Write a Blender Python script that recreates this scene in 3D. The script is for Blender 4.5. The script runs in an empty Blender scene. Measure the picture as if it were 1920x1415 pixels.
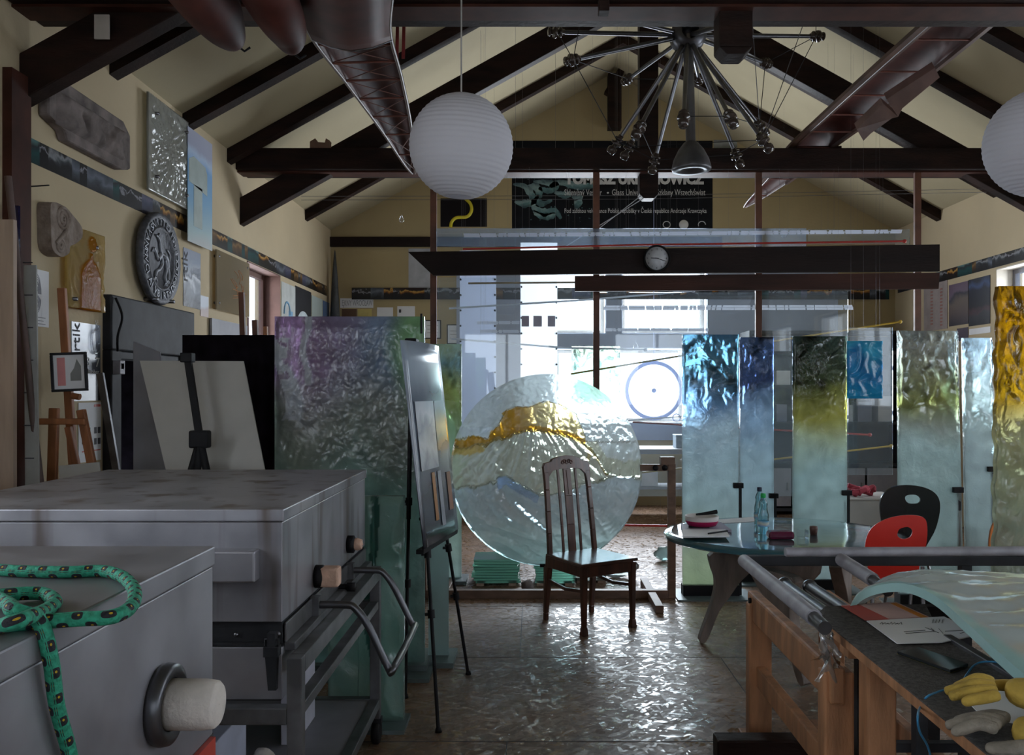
import bpy, bmesh, math, random
from mathutils import Vector, Matrix, noise, geometry
random.seed(7)
S = bpy.context.scene
COL = S.collection
F = 1650.0; EYE = 1.6; CX = 1000.0; HY = 730.0
PI = math.pi
# ---------------- camera, sky, exposure ----------------
cam = bpy.data.objects.new('camera', bpy.data.cameras.new('camera'))
COL.objects.link(cam); S.camera = cam
cam.data.sensor_fit = 'HORIZONTAL'; cam.data.sensor_width = 36.0
cam.data.lens = F / 1920.0 * 36.0
cam.location = (0, 0, EYE); cam.rotation_euler = (PI / 2, 0, 0)
cam.data.shift_x = -(CX - 960.0) / 1920.0
cam.data.shift_y = (HY - 707.5) / 1920.0
cam.data.clip_start = 0.05; cam.data.clip_end = 200
S.view_settings.view_transform = 'Standard'; S.view_settings.look = 'None'
S.view_settings.exposure = 0.0; S.view_settings.gamma = 1.0
S.view_settings.use_curve_mapping = False
try:
    S.cycles.use_denoising = True; S.cycles.denoiser = 'OPENIMAGEDENOISE'
    S.cycles.denoising_input_passes = 'RGB_ALBEDO_NORMAL'
except Exception: pass
S.cycles.max_bounces = 14; S.cycles.diffuse_bounces = 4; S.cycles.glossy_bounces = 5
S.cycles.transmission_bounces = 10; S.cycles.transparent_max_bounces = 24
S.cycles.caustics_reflective = False; S.cycles.caustics_refractive = True
S.cycles.sample_clamp_indirect = 8.0; S.cycles.blur_glossy = 0.5
SKY = 4.5
wd = bpy.data.worlds.new('overcast_sky'); S.world = wd; wd.use_nodes = True
wn = wd.node_tree; wn.nodes.clear()
wo = wn.nodes.new('ShaderNodeOutputWorld'); wb = wn.nodes.new('ShaderNodeBackground')
wb.inputs[0].default_value = (0.80, 0.90, 1.0, 1); wb.inputs[1].default_value = SKY
wn.links.new(wb.outputs[0], wo.inputs[0])
XL, XR, YB, YR = -2.8, 5.0, 12.16, -3.2
EAVE, XC, RSL = 3.80, 1.1, 0.556
def daylight(name, loc, rot, sx, sy, power, col=(0.86, 0.93, 1.0)):
    l = bpy.data.lights.new(name, 'AREA'); l.shape = 'RECTANGLE'; l.size = sx; l.size_y = sy
    l.energy = power; l.color = col
    o = bpy.data.objects.new(name, l); COL.objects.link(o); o.location = loc; o.rotation_euler = rot
    return o
# area lamps give the openings' daylight; unseen windows are added to light the hall
LEFT_WIN = [(8.6, 9.73, 1.3, 2.86), (1.0, 2.6, 1.3, 2.86), (-1.8, -0.3, 1.3, 2.86)]  # only the first is seen; the others are added for light
RIGHT_WIN = [(8.0, 9.5, 1.3, 2.9), (4.2, 6.2, 1.3, 2.9), (0.8, 2.8, 1.3, 2.9), (-2.4, -0.6, 1.3, 2.9)]  # past the first, unseen windows added to light the hall
BACK_WIN = [(-0.18, 1.0, 2.37, 3.29), (1.22, 2.40, 2.37, 3.29), (0.3, 2.1, 1.14, 2.17)]
ADDED_REAR_WIN = [(-1.6, 0.4, 1.2, 2.9), (1.8, 3.8, 1.2, 2.9)]  # unseen windows behind the viewer, added for their light
for (a, b, z0, z1) in LEFT_WIN:
    daylight('window_daylight', (XL - 0.12, (a + b) / 2, (z0 + z1) / 2), (0, -PI / 2, 0), z1 - z0 - .1, b - a - .1, (15 if a > 3 else 12) * (b - a))
for (a, b, z0, z1) in RIGHT_WIN:
    daylight('window_daylight', (XR + 0.12, (a + b) / 2, (z0 + z1) / 2), (0, PI / 2, 0), z1 - z0 - .1, b - a - .1, (15 if a > 3 else 5) * (b - a))
for (a, b, z0, z1) in BACK_WIN:
    daylight('window_daylight', ((a + b) / 2, YB + 0.12, (z0 + z1) / 2), (-PI / 2, 0, 0), b - a - .06, z1 - z0 - .06, 66 * (b - a) * (z1 - z0))
for (a, b, z0, z1) in ADDED_REAR_WIN:
    daylight('window_daylight', ((a + b) / 2, YR - 0.12, (z0 + z1) / 2), (PI / 2, 0, 0), b - a - .1, z1 - z0 - .1, 3 * (b - a))
# ---------------- projection helpers (measured from the photograph) ----------------
def W(px, py, Y): return Vector(((px - CX) * Y / F, Y, EYE - (py - HY) * Y / F))
def G(px, py, z=0.0):
    Y = (EYE - z) * F / (py - HY); return Vector(((px - CX) * Y / F, Y, z))
def LW(px, py, X=XL):
    Y = X * F / (px - CX); return (Y, EYE - (py - HY) * Y / F)
# ---------------- materials ----------------
def mat(name):
    m = bpy.data.materials.new(name); m.use_nodes = True; nt = m.node_tree; nt.nodes.clear()
    out = nt.nodes.new('ShaderNodeOutputMaterial'); return m, nt, out
def node(nt, t, **kw):
    n = nt.nodes.new(t)
    for k, v in kw.items():
        if k.startswith('i_'):
            key = k[2:].replace('_', ' ')
            n.inputs[int(key) if key.isdigit() else key].default_value = v
        else: setattr(n, k, v)
    return n
def ramp(nt, stops, fac=None, interp='LINEAR'):
    r = nt.nodes.new('ShaderNodeValToRGB'); r.color_ramp.interpolation = interp
    e = r.color_ramp.elements
    e.remove(e[1]); e[0].position = stops[0][0]; e[0].color = (*stops[0][1][:3], 1)
    for p, c in stops[1:]: e.new(p).color = (*c[:3], 1)
    if fac is not None: nt.links.new(fac, r.inputs[0])
    return r
def coords(nt, scale=(1, 1, 1), kind='Object', rot=(0, 0, 0)):
    t = nt.nodes.new('ShaderNodeTexCoord'); mp = nt.nodes.new('ShaderNodeMapping')
    mp.inputs['Scale'].default_value = scale; mp.inputs['Rotation'].default_value = rot
    nt.links.new(t.outputs[kind], mp.inputs[0]); return mp.outputs[0]
def surf(name, col, rough=0.6, metal=0.0, var=0.12, scale=6.0, bump=0.0, bscale=40.0, stretch=(1, 1, 1), col2=None, coat=0.0, spec=0.5, alpha=None):
    m, nt, out = mat(name)
    b = node(nt, 'ShaderNodeBsdfPrincipled'); b.inputs['Roughness'].default_value = rough
    b.inputs['Metallic'].default_value = metal; b.inputs['Coat Weight'].default_value = coat
    b.inputs['Specular IOR Level'].default_value = spec
    c = coords(nt, stretch)
    n = node(nt, 'ShaderNodeTexNoise', i_Scale=scale, i_Detail=5.0); nt.links.new(c, n.inputs['Vector'])
    c2 = col2 if col2 else tuple(x * (1 - var) for x in col); c1 = col if col2 else tuple(min(1, x * (1 + var)) for x in col)
    r = ramp(nt, [(0.35, c2), (0.65, c1)], n.outputs[0]); nt.links.new(r.outputs[0], b.inputs['Base Color'])
    if bump:
        n2 = node(nt, 'ShaderNodeTexNoise', i_Scale=bscale, i_Detail=4.0); nt.links.new(c, n2.inputs['Vector'])
        bp = node(nt, 'ShaderNodeBump', i_Strength=bump, i_Distance=0.01); nt.links.new(n2.outputs[0], bp.inputs['Height'])
        nt.links.new(bp.outputs[0], b.inputs['Normal'])
    nt.links.new(b.outputs[0], out.inputs[0]); return m
def clear_glass(name, tint=(0.93, 0.97, 0.97), refl=0.10, haze=0.04, hcol=(0.5, 0.6, 0.68), rough=0.02):
    m, nt, out = mat(name)
    tr = node(nt, 'ShaderNodeBsdfTransparent'); tr.inputs[0].default_value = (*tint, 1)
    g = node(nt, 'ShaderNodeBsdfGlossy'); g.inputs['Roughness'].default_value = rough
    d = node(nt, 'ShaderNodeBsdfDiffuse'); d.inputs[0].default_value = (*hcol, 1)
    t2 = node(nt, 'ShaderNodeBsdfTranslucent'); t2.inputs[0].default_value = (*hcol, 1)
    a = nt.nodes.new('ShaderNodeMixShader'); a.inputs[0].default_value = 0.6
    nt.links.new(d.outputs[0], a.inputs[1]); nt.links.new(t2.outputs[0], a.inputs[2])
    n = node(nt, 'ShaderNodeTexNoise', i_Scale=2.2, i_Detail=6.0); nt.links.new(coords(nt), n.inputs['Vector'])
    mr = node(nt, 'ShaderNodeMapRange'); mr.inputs['To Min'].default_value = haze * .4; mr.inputs['To Max'].default_value = haze * 1.6
    nt.links.new(n.outputs[0], mr.inputs['Value'])
    b = nt.nodes.new('ShaderNodeMixShader'); nt.links.new(mr.outputs[0], b.inputs[0])
    nt.links.new(tr.outputs[0], b.inputs[1]); nt.links.new(a.outputs[0], b.inputs[2])
    lw = node(nt, 'ShaderNodeFresnel'); lw.inputs[0].default_value = 1.45
    mm = node(nt, 'ShaderNodeMath', operation='MULTIPLY'); mm.inputs[1].default_value = refl / 0.05
    nt.links.new(lw.outputs[0], mm.inputs[0])
    c = nt.nodes.new('ShaderNodeMixShader'); nt.links.new(mm.outputs[0], c.inputs[0])
    nt.links.new(b.outputs[0], c.inputs[1]); nt.links.new(g.outputs[0], c.inputs[2])
    nt.links.new(c.outputs[0], out.inputs[0]); return m
def cast_glass(name, frost=None, ior=1.30, bump=0.35, bscale=18.0, gloss=1.0, clear=0.30, trans=0.68):
    """thick cast glass; the colour of the melt comes from the colour attribute, its alpha says how frosted it is"""
    m, nt, out = mat(name)
    at = node(nt, 'ShaderNodeAttribute', attribute_name='Col')
    n = node(nt, 'ShaderNodeTexNoise', i_Scale=bscale, i_Detail=5.0, i_Distortion=1.2); nt.links.new(coords(nt), n.inputs['Vector'])
    bp = node(nt, 'ShaderNodeBump', i_Strength=bump, i_Distance=0.012); nt.links.new(n.outputs[0], bp.inputs['Height'])
    rf = node(nt, 'ShaderNodeBsdfRefraction', i_Roughness=0.05, i_IOR=ior)
    nt.links.new(at.outputs['Color'], rf.inputs['Color']); nt.links.new(bp.outputs[0], rf.inputs['Normal'])
    tr = node(nt, 'ShaderNodeBsdfTransparent'); nt.links.new(at.outputs['Color'], tr.inputs[0])
    m1 = nt.nodes.new('ShaderNodeMixShader'); m1.inputs[0].default_value = clear
    nt.links.new(rf.outputs[0], m1.inputs[1]); nt.links.new(tr.outputs[0], m1.inputs[2])
    tl = node(nt, 'ShaderNodeBsdfTranslucent'); df = node(nt, 'ShaderNodeBsdfDiffuse')
    for q in (tl, df):
        nt.links.new(at.outputs['Color'], q.inputs[0]); nt.links.new(bp.outputs[0], q.inputs['Normal'])
    m2 = nt.nodes.new('ShaderNodeMixShader'); m2.inputs[0].default_value = trans
    nt.links.new(df.outputs[0], m2.inputs[1]); nt.links.new(tl.outputs[0], m2.inputs[2])
    m3 = nt.nodes.new('ShaderNodeMixShader')
    if frost is None: nt.links.new(at.outputs['Alpha'], m3.inputs[0])
    else: m3.inputs[0].default_value = frost
    nt.links.new(m1.outputs[0], m3.inputs[1]); nt.links.new(m2.outputs[0], m3.inputs[2])
    g = node(nt, 'ShaderNodeBsdfGlossy'); g.inputs['Roughness'].default_value = 0.07; nt.links.new(bp.outputs[0], g.inputs['Normal'])
    fr = node(nt, 'ShaderNodeFresnel'); fr.inputs[0].default_value = 1.5; nt.links.new(bp.outputs[0], fr.inputs['Normal'])
    mm = node(nt, 'ShaderNodeMath', operation='MULTIPLY', use_clamp=True); mm.inputs[1].default_value = gloss; nt.links.new(fr.outputs[0], mm.inputs[0])
    m4 = nt.nodes.new('ShaderNodeMixShader'); nt.links.new(mm.outputs[0], m4.inputs[0])
    nt.links.new(m3.outputs[0], m4.inputs[1]); nt.links.new(g.outputs[0], m4.inputs[2])
    nt.links.new(m4.outputs[0], out.inputs[0]); return m
def translucent(name, col, share=0.6, rough=0.6):
    m, nt, out = mat(name)
    b = node(nt, 'ShaderNodeBsdfDiffuse'); b.inputs[0].default_value = (*col, 1)
    t = node(nt, 'ShaderNodeBsdfTranslucent'); t.inputs[0].default_value = (*col, 1)
    x = nt.nodes.new('ShaderNodeMixShader'); x.inputs[0].default_value = share
    nt.links.new(b.outputs[0], x.inputs[1]); nt.links.new(t.outputs[0], x.inputs[2]); nt.links.new(x.outputs[0], out.inputs[0]); return m
def print_mat(name, stops, scale=3.0, rough=0.35, axis='Z', warp=0.5, detail=6.0, spec=0.5):
    """a printed picture: colour stops run up the sheet, disturbed by noise"""
    m, nt, out = mat(name); b = node(nt, 'ShaderNodeBsdfPrincipled'); b.inputs['Roughness'].default_value = rough
    b.inputs['Specular IOR Level'].default_value = spec
    t = nt.nodes.new('ShaderNodeTexCoord'); sp = nt.nodes.new('ShaderNodeSeparateXYZ'); nt.links.new(t.outputs['Generated'], sp.inputs[0])
    n = node(nt, 'ShaderNodeTexNoise', i_Scale=scale, i_Detail=detail, i_Distortion=0.8); nt.links.new(t.outputs['Object'], n.inputs['Vector'])
    ma = node(nt, 'ShaderNodeMath', operation='MULTIPLY_ADD'); ma.inputs[1].default_value = warp
    nt.links.new(n.outputs[0], ma.inputs[0]); nt.links.new(sp.outputs[axis], ma.inputs[2])
    sb = node(nt, 'ShaderNodeMath', operation='SUBTRACT'); sb.inputs[1].default_value = warp * 0.5; nt.links.new(ma.outputs[0], sb.inputs[0])
    r = ramp(nt, stops, sb.outputs[0]); nt.links.new(r.outputs[0], b.inputs['Base Color']); nt.links.new(b.outputs[0], out.inputs[0]); return m
def osb_mat():
    m, nt, out = mat('osb_floor'); b = node(nt, 'ShaderNodeBsdfPrincipled')
    t = nt.nodes.new('ShaderNodeTexCoord')
    wv = node(nt, 'ShaderNodeTexNoise', i_Scale=2.5, i_Detail=2.0); nt.links.new(t.outputs['Object'], wv.inputs['Vector'])
    def flakes(rot, sc, off):
        mp = nt.nodes.new('ShaderNodeMapping'); mp.inputs['Rotation'].default_value = (0, 0, rot); mp.inputs['Location'].default_value = (off, off * 2, 0)
        nt.links.new(t.outputs['Object'], mp.inputs[0]); m2_ = nt.nodes.new('ShaderNodeMapping'); m2_.inputs['Scale'].default_value = (sc, sc * 4.2, 1); nt.links.new(mp.outputs[0], m2_.inputs[0]); mp = m2_
        v = node(nt, 'ShaderNodeTexVoronoi', i_Scale=1.0); v.voronoi_dimensions = '2D'; v.inputs['Randomness'].default_value = 1.0
        nt.links.new(mp.outputs[0], v.inputs['Vector']); return v
    v1 = flakes(0.35, 13, 3.1); v2 = flakes(-0.8, 14, 7.7); v3 = flakes(1.35, 12, 1.7)
    def sepr(v):
        s = nt.nodes.new('ShaderNodeSeparateColor'); nt.links.new(v.outputs['Color'], s.inputs[0]); return s
    s1, s2, s3 = sepr(v1), sepr(v2), sepr(v3)
    gt = node(nt, 'ShaderNodeMath', operation='GREATER_THAN'); gt.inputs[1].default_value = .5; nt.links.new(s1.outputs[1], gt.inputs[0])
    gt2 = node(nt, 'ShaderNodeMath', operation='GREATER_THAN'); gt2.inputs[1].default_value = .6; nt.links.new(s2.outputs[1], gt2.inputs[0])
    mx = node(nt, 'ShaderNodeMix', data_type='FLOAT'); nt.links.new(gt.outputs[0], mx.inputs[0]); nt.links.new(s2.outputs[0], mx.inputs[2]); nt.links.new(s1.outputs[0], mx.inputs[3])
    mx2 = node(nt, 'ShaderNodeMix', data_type='FLOAT'); nt.links.new(gt2.outputs[0], mx2.inputs[0]); nt.links.new(mx.outputs[0], mx2.inputs[2]); nt.links.new(s3.outputs[0], mx2.inputs[3])
    r = ramp(nt, [(0, (.18, .105, .062)), (.5, (.25, .145, .085)), (.85, (.33, .20, .12)), (1, (.42, .29, .18))], mx2.outputs[0])
    dn = node(nt, 'ShaderNodeTexNoise', i_Scale=1.1, i_Detail=6.0); nt.links.new(t.outputs['Object'], dn.inputs['Vector'])
    dr = ramp(nt, [(.3, (.45, .43, .42)), (.7, (1, 1, 1))], dn.outputs[0])
    mm = node(nt, 'ShaderNodeMix', data_type='RGBA', blend_type='MULTIPLY'); mm.inputs[0].default_value = 1
    nt.links.new(r.outputs[0], mm.inputs[6]); nt.links.new(dr.outputs[0], mm.inputs[7]); nt.links.new(mm.outputs[2], b.inputs['Base Color'])
    rr = ramp(nt, [(0, (.60, .60, .60)), (.55, (.50, .50, .50)), (.76, (.40, .40, .40)), (.90, (.13, .13, .13))], mx2.outputs[0]); nt.links.new(rr.outputs[0], b.inputs['Roughness'])
    # every flake lies at its own slight tilt
    vm = nt.nodes.new('ShaderNodeCombineXYZ')
    for k, s_ in ((0, s1), (1, s2)):
        a = node(nt, 'ShaderNodeMath', operation='MULTIPLY_ADD'); a.inputs[1].default_value = .09; a.inputs[2].default_value = -.045
        nt.links.new(s_.outputs[2], a.inputs[0]); nt.links.new(a.outputs[0], vm.inputs[k])
    ge = nt.nodes.new('ShaderNodeNewGeometry'); ad = node(nt, 'ShaderNodeVectorMath', operation='ADD'); nt.links.new(ge.outputs['Normal'], ad.inputs[0]); nt.links.new(vm.outputs[0], ad.inputs[1])
    nm = node(nt, 'ShaderNodeVectorMath', operation='NORMALIZE'); nt.links.new(ad.outputs[0], nm.inputs[0])
    bp = node(nt, 'ShaderNodeBump', i_Strength=.12, i_Distance=.002); nt.links.new(mx2.outputs[0], bp.inputs['Height']); nt.links.new(nm.outputs[0], bp.inputs['Normal'])
    nt.links.new(bp.outputs[0], b.inputs['Normal']); nt.links.new(b.outputs[0], out.inputs[0]); return m
def kiln_mat(stain=.0):
    m, nt, out = mat('scuffed_sheet_steel' if not stain else 'rust_streaked_sheet_steel'); b = node(nt, 'ShaderNodeBsdfPrincipled'); b.inputs['Metallic'].default_value = .65
    n = node(nt, 'ShaderNodeTexNoise', i_Scale=5.0, i_Detail=7.0); nt.links.new(coords(nt), n.inputs['Vector'])
    r = ramp(nt, [(.3, (.27, .265, .295)), (.7, (.40, .395, .43))], n.outputs[0])
    st = node(nt, 'ShaderNodeTexNoise', i_Scale=1.0, i_Detail=3.0); nt.links.new(coords(nt, (9, 9, .8)), st.inputs['Vector'])
    sr = ramp(nt, [(.54, (0, 0, 0)), (.66, (stain, stain, stain))], st.outputs[0])
    mx = node(nt, 'ShaderNodeMix', data_type='RGBA'); nt.links.new(sr.outputs[0], mx.inputs[0]); nt.links.new(r.outputs[0], mx.inputs[6]); mx.inputs[7].default_value = (.13, .09, .07, 1)
    nt.links.new(mx.outputs[2], b.inputs['Base Color'])
    rr = ramp(nt, [(.3, (.33, .33, .33)), (.7, (.48, .48, .48))], n.outputs[0]); nt.links.new(rr.outputs[0], b.inputs['Roughness'])
    sc = node(nt, 'ShaderNodeTexNoise', i_Scale=60.0, i_Detail=3.0); nt.links.new(coords(nt, (1, .08, 1)), sc.inputs['Vector'])
    bp = node(nt, 'ShaderNodeBump', i_Strength=.08, i_Distance=.003); nt.links.new(sc.outputs[0], bp.inputs['Height']); nt.links.new(bp.outputs[0], b.inputs['Normal'])
    nt.links.new(b.outputs[0], out.inputs[0]); return m
def rope_mat():
    m, nt, out = mat('flecked_green_rope'); b = node(nt, 'ShaderNodeBsdfPrincipled'); b.inputs['Roughness'].default_value = .75
    uv = nt.nodes.new('ShaderNodeUVMap'); sp = nt.nodes.new('ShaderNodeSeparateXYZ'); nt.links.new(uv.outputs[0], sp.inputs[0])
    # fleck mask from uv: u along, v around
    def fl(ph, lo):
        a = node(nt, 'ShaderNodeMath', operation='MULTIPLY_ADD'); a.inputs[1].default_value = 150.0; a.inputs[2].default_value = ph; nt.links.new(sp.outputs[0], a.inputs[0])
        v = node(nt, 'ShaderNodeMath', operation='MULTIPLY'); v.inputs[1].default_value = 4 * PI; nt.links.new(sp.outputs[1], v.inputs[0])
        ad = node(nt, 'ShaderNodeMath', operation='SINE'); nt.links.new(a.outputs[0], ad.inputs[0])
        sv = node(nt, 'ShaderNodeMath', operation='SINE'); nt.links.new(v.outputs[0], sv.inputs[0])
        mu = node(nt, 'ShaderNodeMath', operation='MULTIPLY'); nt.links.new(ad.outputs[0], mu.inputs[0]); nt.links.new(sv.outputs[0], mu.inputs[1])
        g = node(nt, 'ShaderNodeMath', operation='GREATER_THAN'); g.inputs[1].default_value = lo; nt.links.new(mu.outputs[0], g.inputs[0]); return g
    g1 = fl(0, .30); g2 = fl(.3, .95)
    n = node(nt, 'ShaderNodeTexNoise', i_Scale=120.0, i_Detail=3.0); nt.links.new(coords(nt), n.inputs['Vector'])
    base = ramp(nt, [(.3, (.01, .17, .10)), (.7, (.03, .36, .22))], n.outputs[0])
    m1 = node(nt, 'ShaderNodeMix', data_type='RGBA'); nt.links.new(g1.outputs[0], m1.inputs[0]); nt.links.new(base.outputs[0], m1.inputs[6]); m1.inputs[7].default_value = (.006, .006, .012, 1)
    m2 = node(nt, 'ShaderNodeMix', data_type='RGBA'); nt.links.new(g2.outputs[0], m2.inputs[0]); nt.links.new(m1.outputs[2], m2.inputs[6]); m2.inputs[7].default_value = (.45, .30, .01, 1)
    nt.links.new(m2.outputs[2], b.inputs['Base Color'])
    bp = node(nt, 'ShaderNodeBump', i_Strength=.9, i_Distance=.004); nt.links.new(n.outputs[0], bp.inputs['Height']); nt.links.new(bp.outputs[0], b.inputs['Normal'])
    nt.links.new(b.outputs[0], out.inputs[0]); return m
M = {}
M['plaster'] = surf('cream_plaster', (.52, .42, .27), .85, var=.05, scale=1.5, bump=.15, bscale=30)
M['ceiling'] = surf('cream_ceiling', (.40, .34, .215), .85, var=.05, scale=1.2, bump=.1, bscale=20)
M['gable'] = surf('ochre_cream_plaster', (.42, .33, .175), .85, var=.05, scale=1.5, bump=.15, bscale=30)
M['reveal'] = surf('white_plaster', (.70, .64, .55), .8, var=.05)
M['osb'] = osb_mat()
M['beam'] = surf('dark_oiled_timber', (.016, .007, .005), .6, var=.5, scale=3, stretch=(1, 1, 4), bump=.3, bscale=25, spec=.2)
M['soffit'] = surf('red_brown_soffit', (.05, .016, .010), .6, var=.3, scale=6, spec=.2)
M['beam_red'] = surf('red_brown_lath', (.13, .045, .022), .5, var=.3, scale=6)
M['board_dark'] = surf('nearly_black_board', (.012, .006, .005), .6, var=.4, scale=3, stretch=(.3, 1, 2), bump=.2, spec=.2)
M['board_red'] = surf('red_brown_board', (.040, .013, .008), .6, var=.4, scale=4, stretch=(.3, 1, 3), bump=.2, spec=.25)
M['frame_wood'] = surf('brown_frame_wood', (.15, .085, .055), .55, var=.25, scale=8, stretch=(1, 1, 3))
M['chair_wood'] = surf('polished_walnut', (.070, .022, .012), .33, var=.35, scale=8, stretch=(3, 3, .6), coat=.1)
M['easel_wood'] = surf('orange_easel_wood', (.34, .13, .05), .5, var=.25, scale=7, stretch=(3, 3, .6))
M['bench_wood'] = surf('worn_bench_timber', (.36, .17, .08), .6, var=.3, scale=6, stretch=(3, 3, .6), bump=.2, bscale=50)
M['pale_wood'] = surf('pale_pine', (.44, .33, .26), .7, var=.15, scale=5, stretch=(3, 3, .4))
M['steel'] = kiln_mat(); M['steel_stained'] = kiln_mat(.8)
M['steel_dark'] = surf('dark_painted_steel', (.024, .025, .029), .6, metal=0, spec=.2, var=.3, scale=8)
M['steel_mid'] = surf('grey_square_tube', (.13, .13, .14), .4, metal=.6, var=.3, scale=9)
M['pipe'] = surf('dusty_grey_pipe', (.30, .29, .32), .55, metal=.2, var=.2, scale=12)
M['tube_dark'] = surf('dark_steel_tube', (.10, .10, .11), .35, metal=.8, var=.2)
M['chrome'] = surf('dull_chrome', (.22, .22, .24), .35, metal=1.0, var=.15)
M['black'] = surf('black_plastic', (.008, .008, .010), .6, spec=.2, var=.2)
M['black_cloth'] = surf('black_velvet', (.008, .006, .010), .95, var=.4, scale=10, spec=.1)
M['white_board'] = surf('off_white_board', (.40, .385, .36), .65, var=.05)
M['grey_board'] = surf('grey_board', (.22, .22, .25), .6, var=.1)
M['paper'] = surf('white_paper', (.78, .78, .80), .8, var=.03)
M['ink'] = surf('dark_ink', (.05, .05, .06), .7)
M['white_ink'] = surf('white_lettering', (.62, .62, .62), .6)
M['brick'] = surf('pink_firebrick', (.62, .40, .30), .9, var=.15, scale=20, bump=.4, bscale=80)
M['ceramic'] = surf('white_ceramic_plug', (.66, .60, .55), .9, var=.1, scale=20, bump=.3, bscale=90)
M['red_paint'] = surf('red_paint', (.48, .055, .035), .5, var=.1)
M['red_shell'] = surf('red_lacquered_ply', (.62, .022, .012), .35, var=.05, coat=.2)
M['black_shell'] = surf('blue_black_lacquered_ply', (.008, .009, .013), .25, var=.1, coat=.3)
M['stone'] = surf('weathered_stone', (.17, .14, .13), .9, var=.4, scale=7, bump=.8, bscale=14)
M['plaster_cast'] = surf('dusty_plaster_cast', (.33, .27, .23), .9, var=.35, scale=14, bump=.7, bscale=40, col2=(.20, .15, .12))
M['seal'] = surf('dark_cast_metal', (.07, .072, .085), .55, metal=.2, var=.35, scale=25, bump=.5, bscale=40)
M['seal_light'] = surf('rubbed_cast_metal', (.26, .27, .30), .5, metal=.3, var=.2)
M['pane'] = clear_glass('clear_pane', (.95, .98, .985), .07, .05)
M['hazy_pane'] = clear_glass('reflection_hazed_pane', (.88, .93, .96), .09, .20, (.38, .47, .60))  # blue grey reflection on the upper pane, put into its haze colour
M['sheet_cast'] = cast_glass('milky_turquoise_glass', bump=.12, bscale=9, trans=.35, clear=.2)
M['window_glass'] = clear_glass('window_glass', (.97, .98, 1), .03, .02)
M['cast'] = cast_glass('cast_glass')
M['cast_soft'] = cast_glass('smooth_cast_glass', bump=.12, bscale=9)
M['cast_matt'] = cast_glass('matt_cast_glass', gloss=.12, bump=.3)
M['edge_glass'] = cast_glass('green_edged_glass', frost=.5, bump=.1)
M['table_glass'] = cast_glass('blue_table_glass', bump=.05, bscale=6, gloss=1.6, clear=.3)
M['rice_paper'] = translucent('ribbed_rice_paper', (.72, .71, .76), .25)
M['banner_film'] = translucent('white_banner_film', (.93, .95, .98), .85)
M['plate'] = surf('blue_grey_steel_plate', (.14, .18, .19), .45, metal=.5, var=.15)
M['felt'] = surf('grey_felt', (.085, .078, .075), .98, var=.35, scale=90, bump=.6, bscale=200)
M['kayak'] = surf('red_brown_varnish', (.070, .019, .014), .55, var=.35, scale=4, spec=.15)
M['kayak_rib'] = surf('red_brown_rib', (.15, .045, .030), .4, var=.2)
M['kayak_side'] = surf('brown_gunwale', (.085, .045, .032), .45, var=.25, scale=5)
M['rope'] = rope_mat()
M['grey_wall'] = surf('blue_grey_field', (.34, .38, .48), .8, var=.08, scale=2)
M['porcelain'] = surf('brown_insulator', (.05, .035, .03), .2, var=.2, coat=.4)
M['legcast'] = surf('grey_brown_cast_leg', (.20, .16, .14), .65, var=.25, scale=7, stretch=(2, 2, .5), bump=.4, bscale=20)
M['leather'] = surf('yellow_work_leather', (.42, .28, .05), .9, var=.25, scale=14, bump=.5, bscale=60)
M['suede'] = surf('grey_worn_suede', (.24, .21, .17), .95, var=.25, scale=20, bump=.5, bscale=80)
M['concrete'] = surf('sill_board', (.55, .5, .44), .7, var=.1)
M['rust_rev'] = surf('brown_reveal', (.14, .07, .055), .75, var=.15)
def flat(name, c, r=.6, **k):
    k.setdefault('spec', .15 if max(c) < .05 and 'skin' not in name else .4)
    return surf(name, c, r, **k)
FZ = [print_mat('workshop_photo_%d' % k, st, sc, .3, warp=1.2, spec=.3) for k, (st, sc) in enumerate((
    ([(0, (.008, .008, .010)), (.45, (.02, .02, .024)), (.62, (.05, .06, .07)), (.8, (.25, .26, .28)), (1, (.02, .02, .02))], 9),
    ([(0, (.01, .012, .016)), (.4, (.06, .07, .09)), (.6, (.14, .16, .20)), (1, (.05, .06, .08))], 6),
    ([(0, (.006, .006, .006)), (.5, (.015, .01, .008)), (.66, (.30, .12, .02)), (.74, (.5, .3, .08)), (.85, (.02, .01, .01))], 7),
    ([(0, (.006, .03, .032)), (.5, (.01, .07, .075)), (.8, (.02, .02, .025)), (1, (.1, .2, .2))], 5),
    ([(0, (.01, .01, .01)), (.5, (.10, .05, .02)), (.7, (.22, .13, .05)), (1, (.03, .02, .02))], 6),
    ([(0, (.006, .006, .008)), (.6, (.012, .012, .016)), (.72, (.3, .3, .34)), (.78, (.02, .02, .02))], 12),
    ([(0, (.02, .02, .04)), (.5, (.05, .06, .11)), (.7, (.12, .12, .18)), (1, (.03, .03, .05))], 6)))]
def photo_strip(name, label, a0, a1, z0, z1, boxf, seed):
    s = MB(); rnd = random.Random(seed); a = a0; last = 0
    while a < a1:
        w = min(rnd.choice((.09, .13, .18, .26, .34)), a1 - a); k = rnd.choice([q for q in (0, 0, 1, 2, 3, 4, 5, 5, 6) if q != last]); last = k
        s.box(*boxf(a, a + w, z0, z1), k); a += w
    return tag(s.build(name, FZ), label, 'photo strip')
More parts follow.
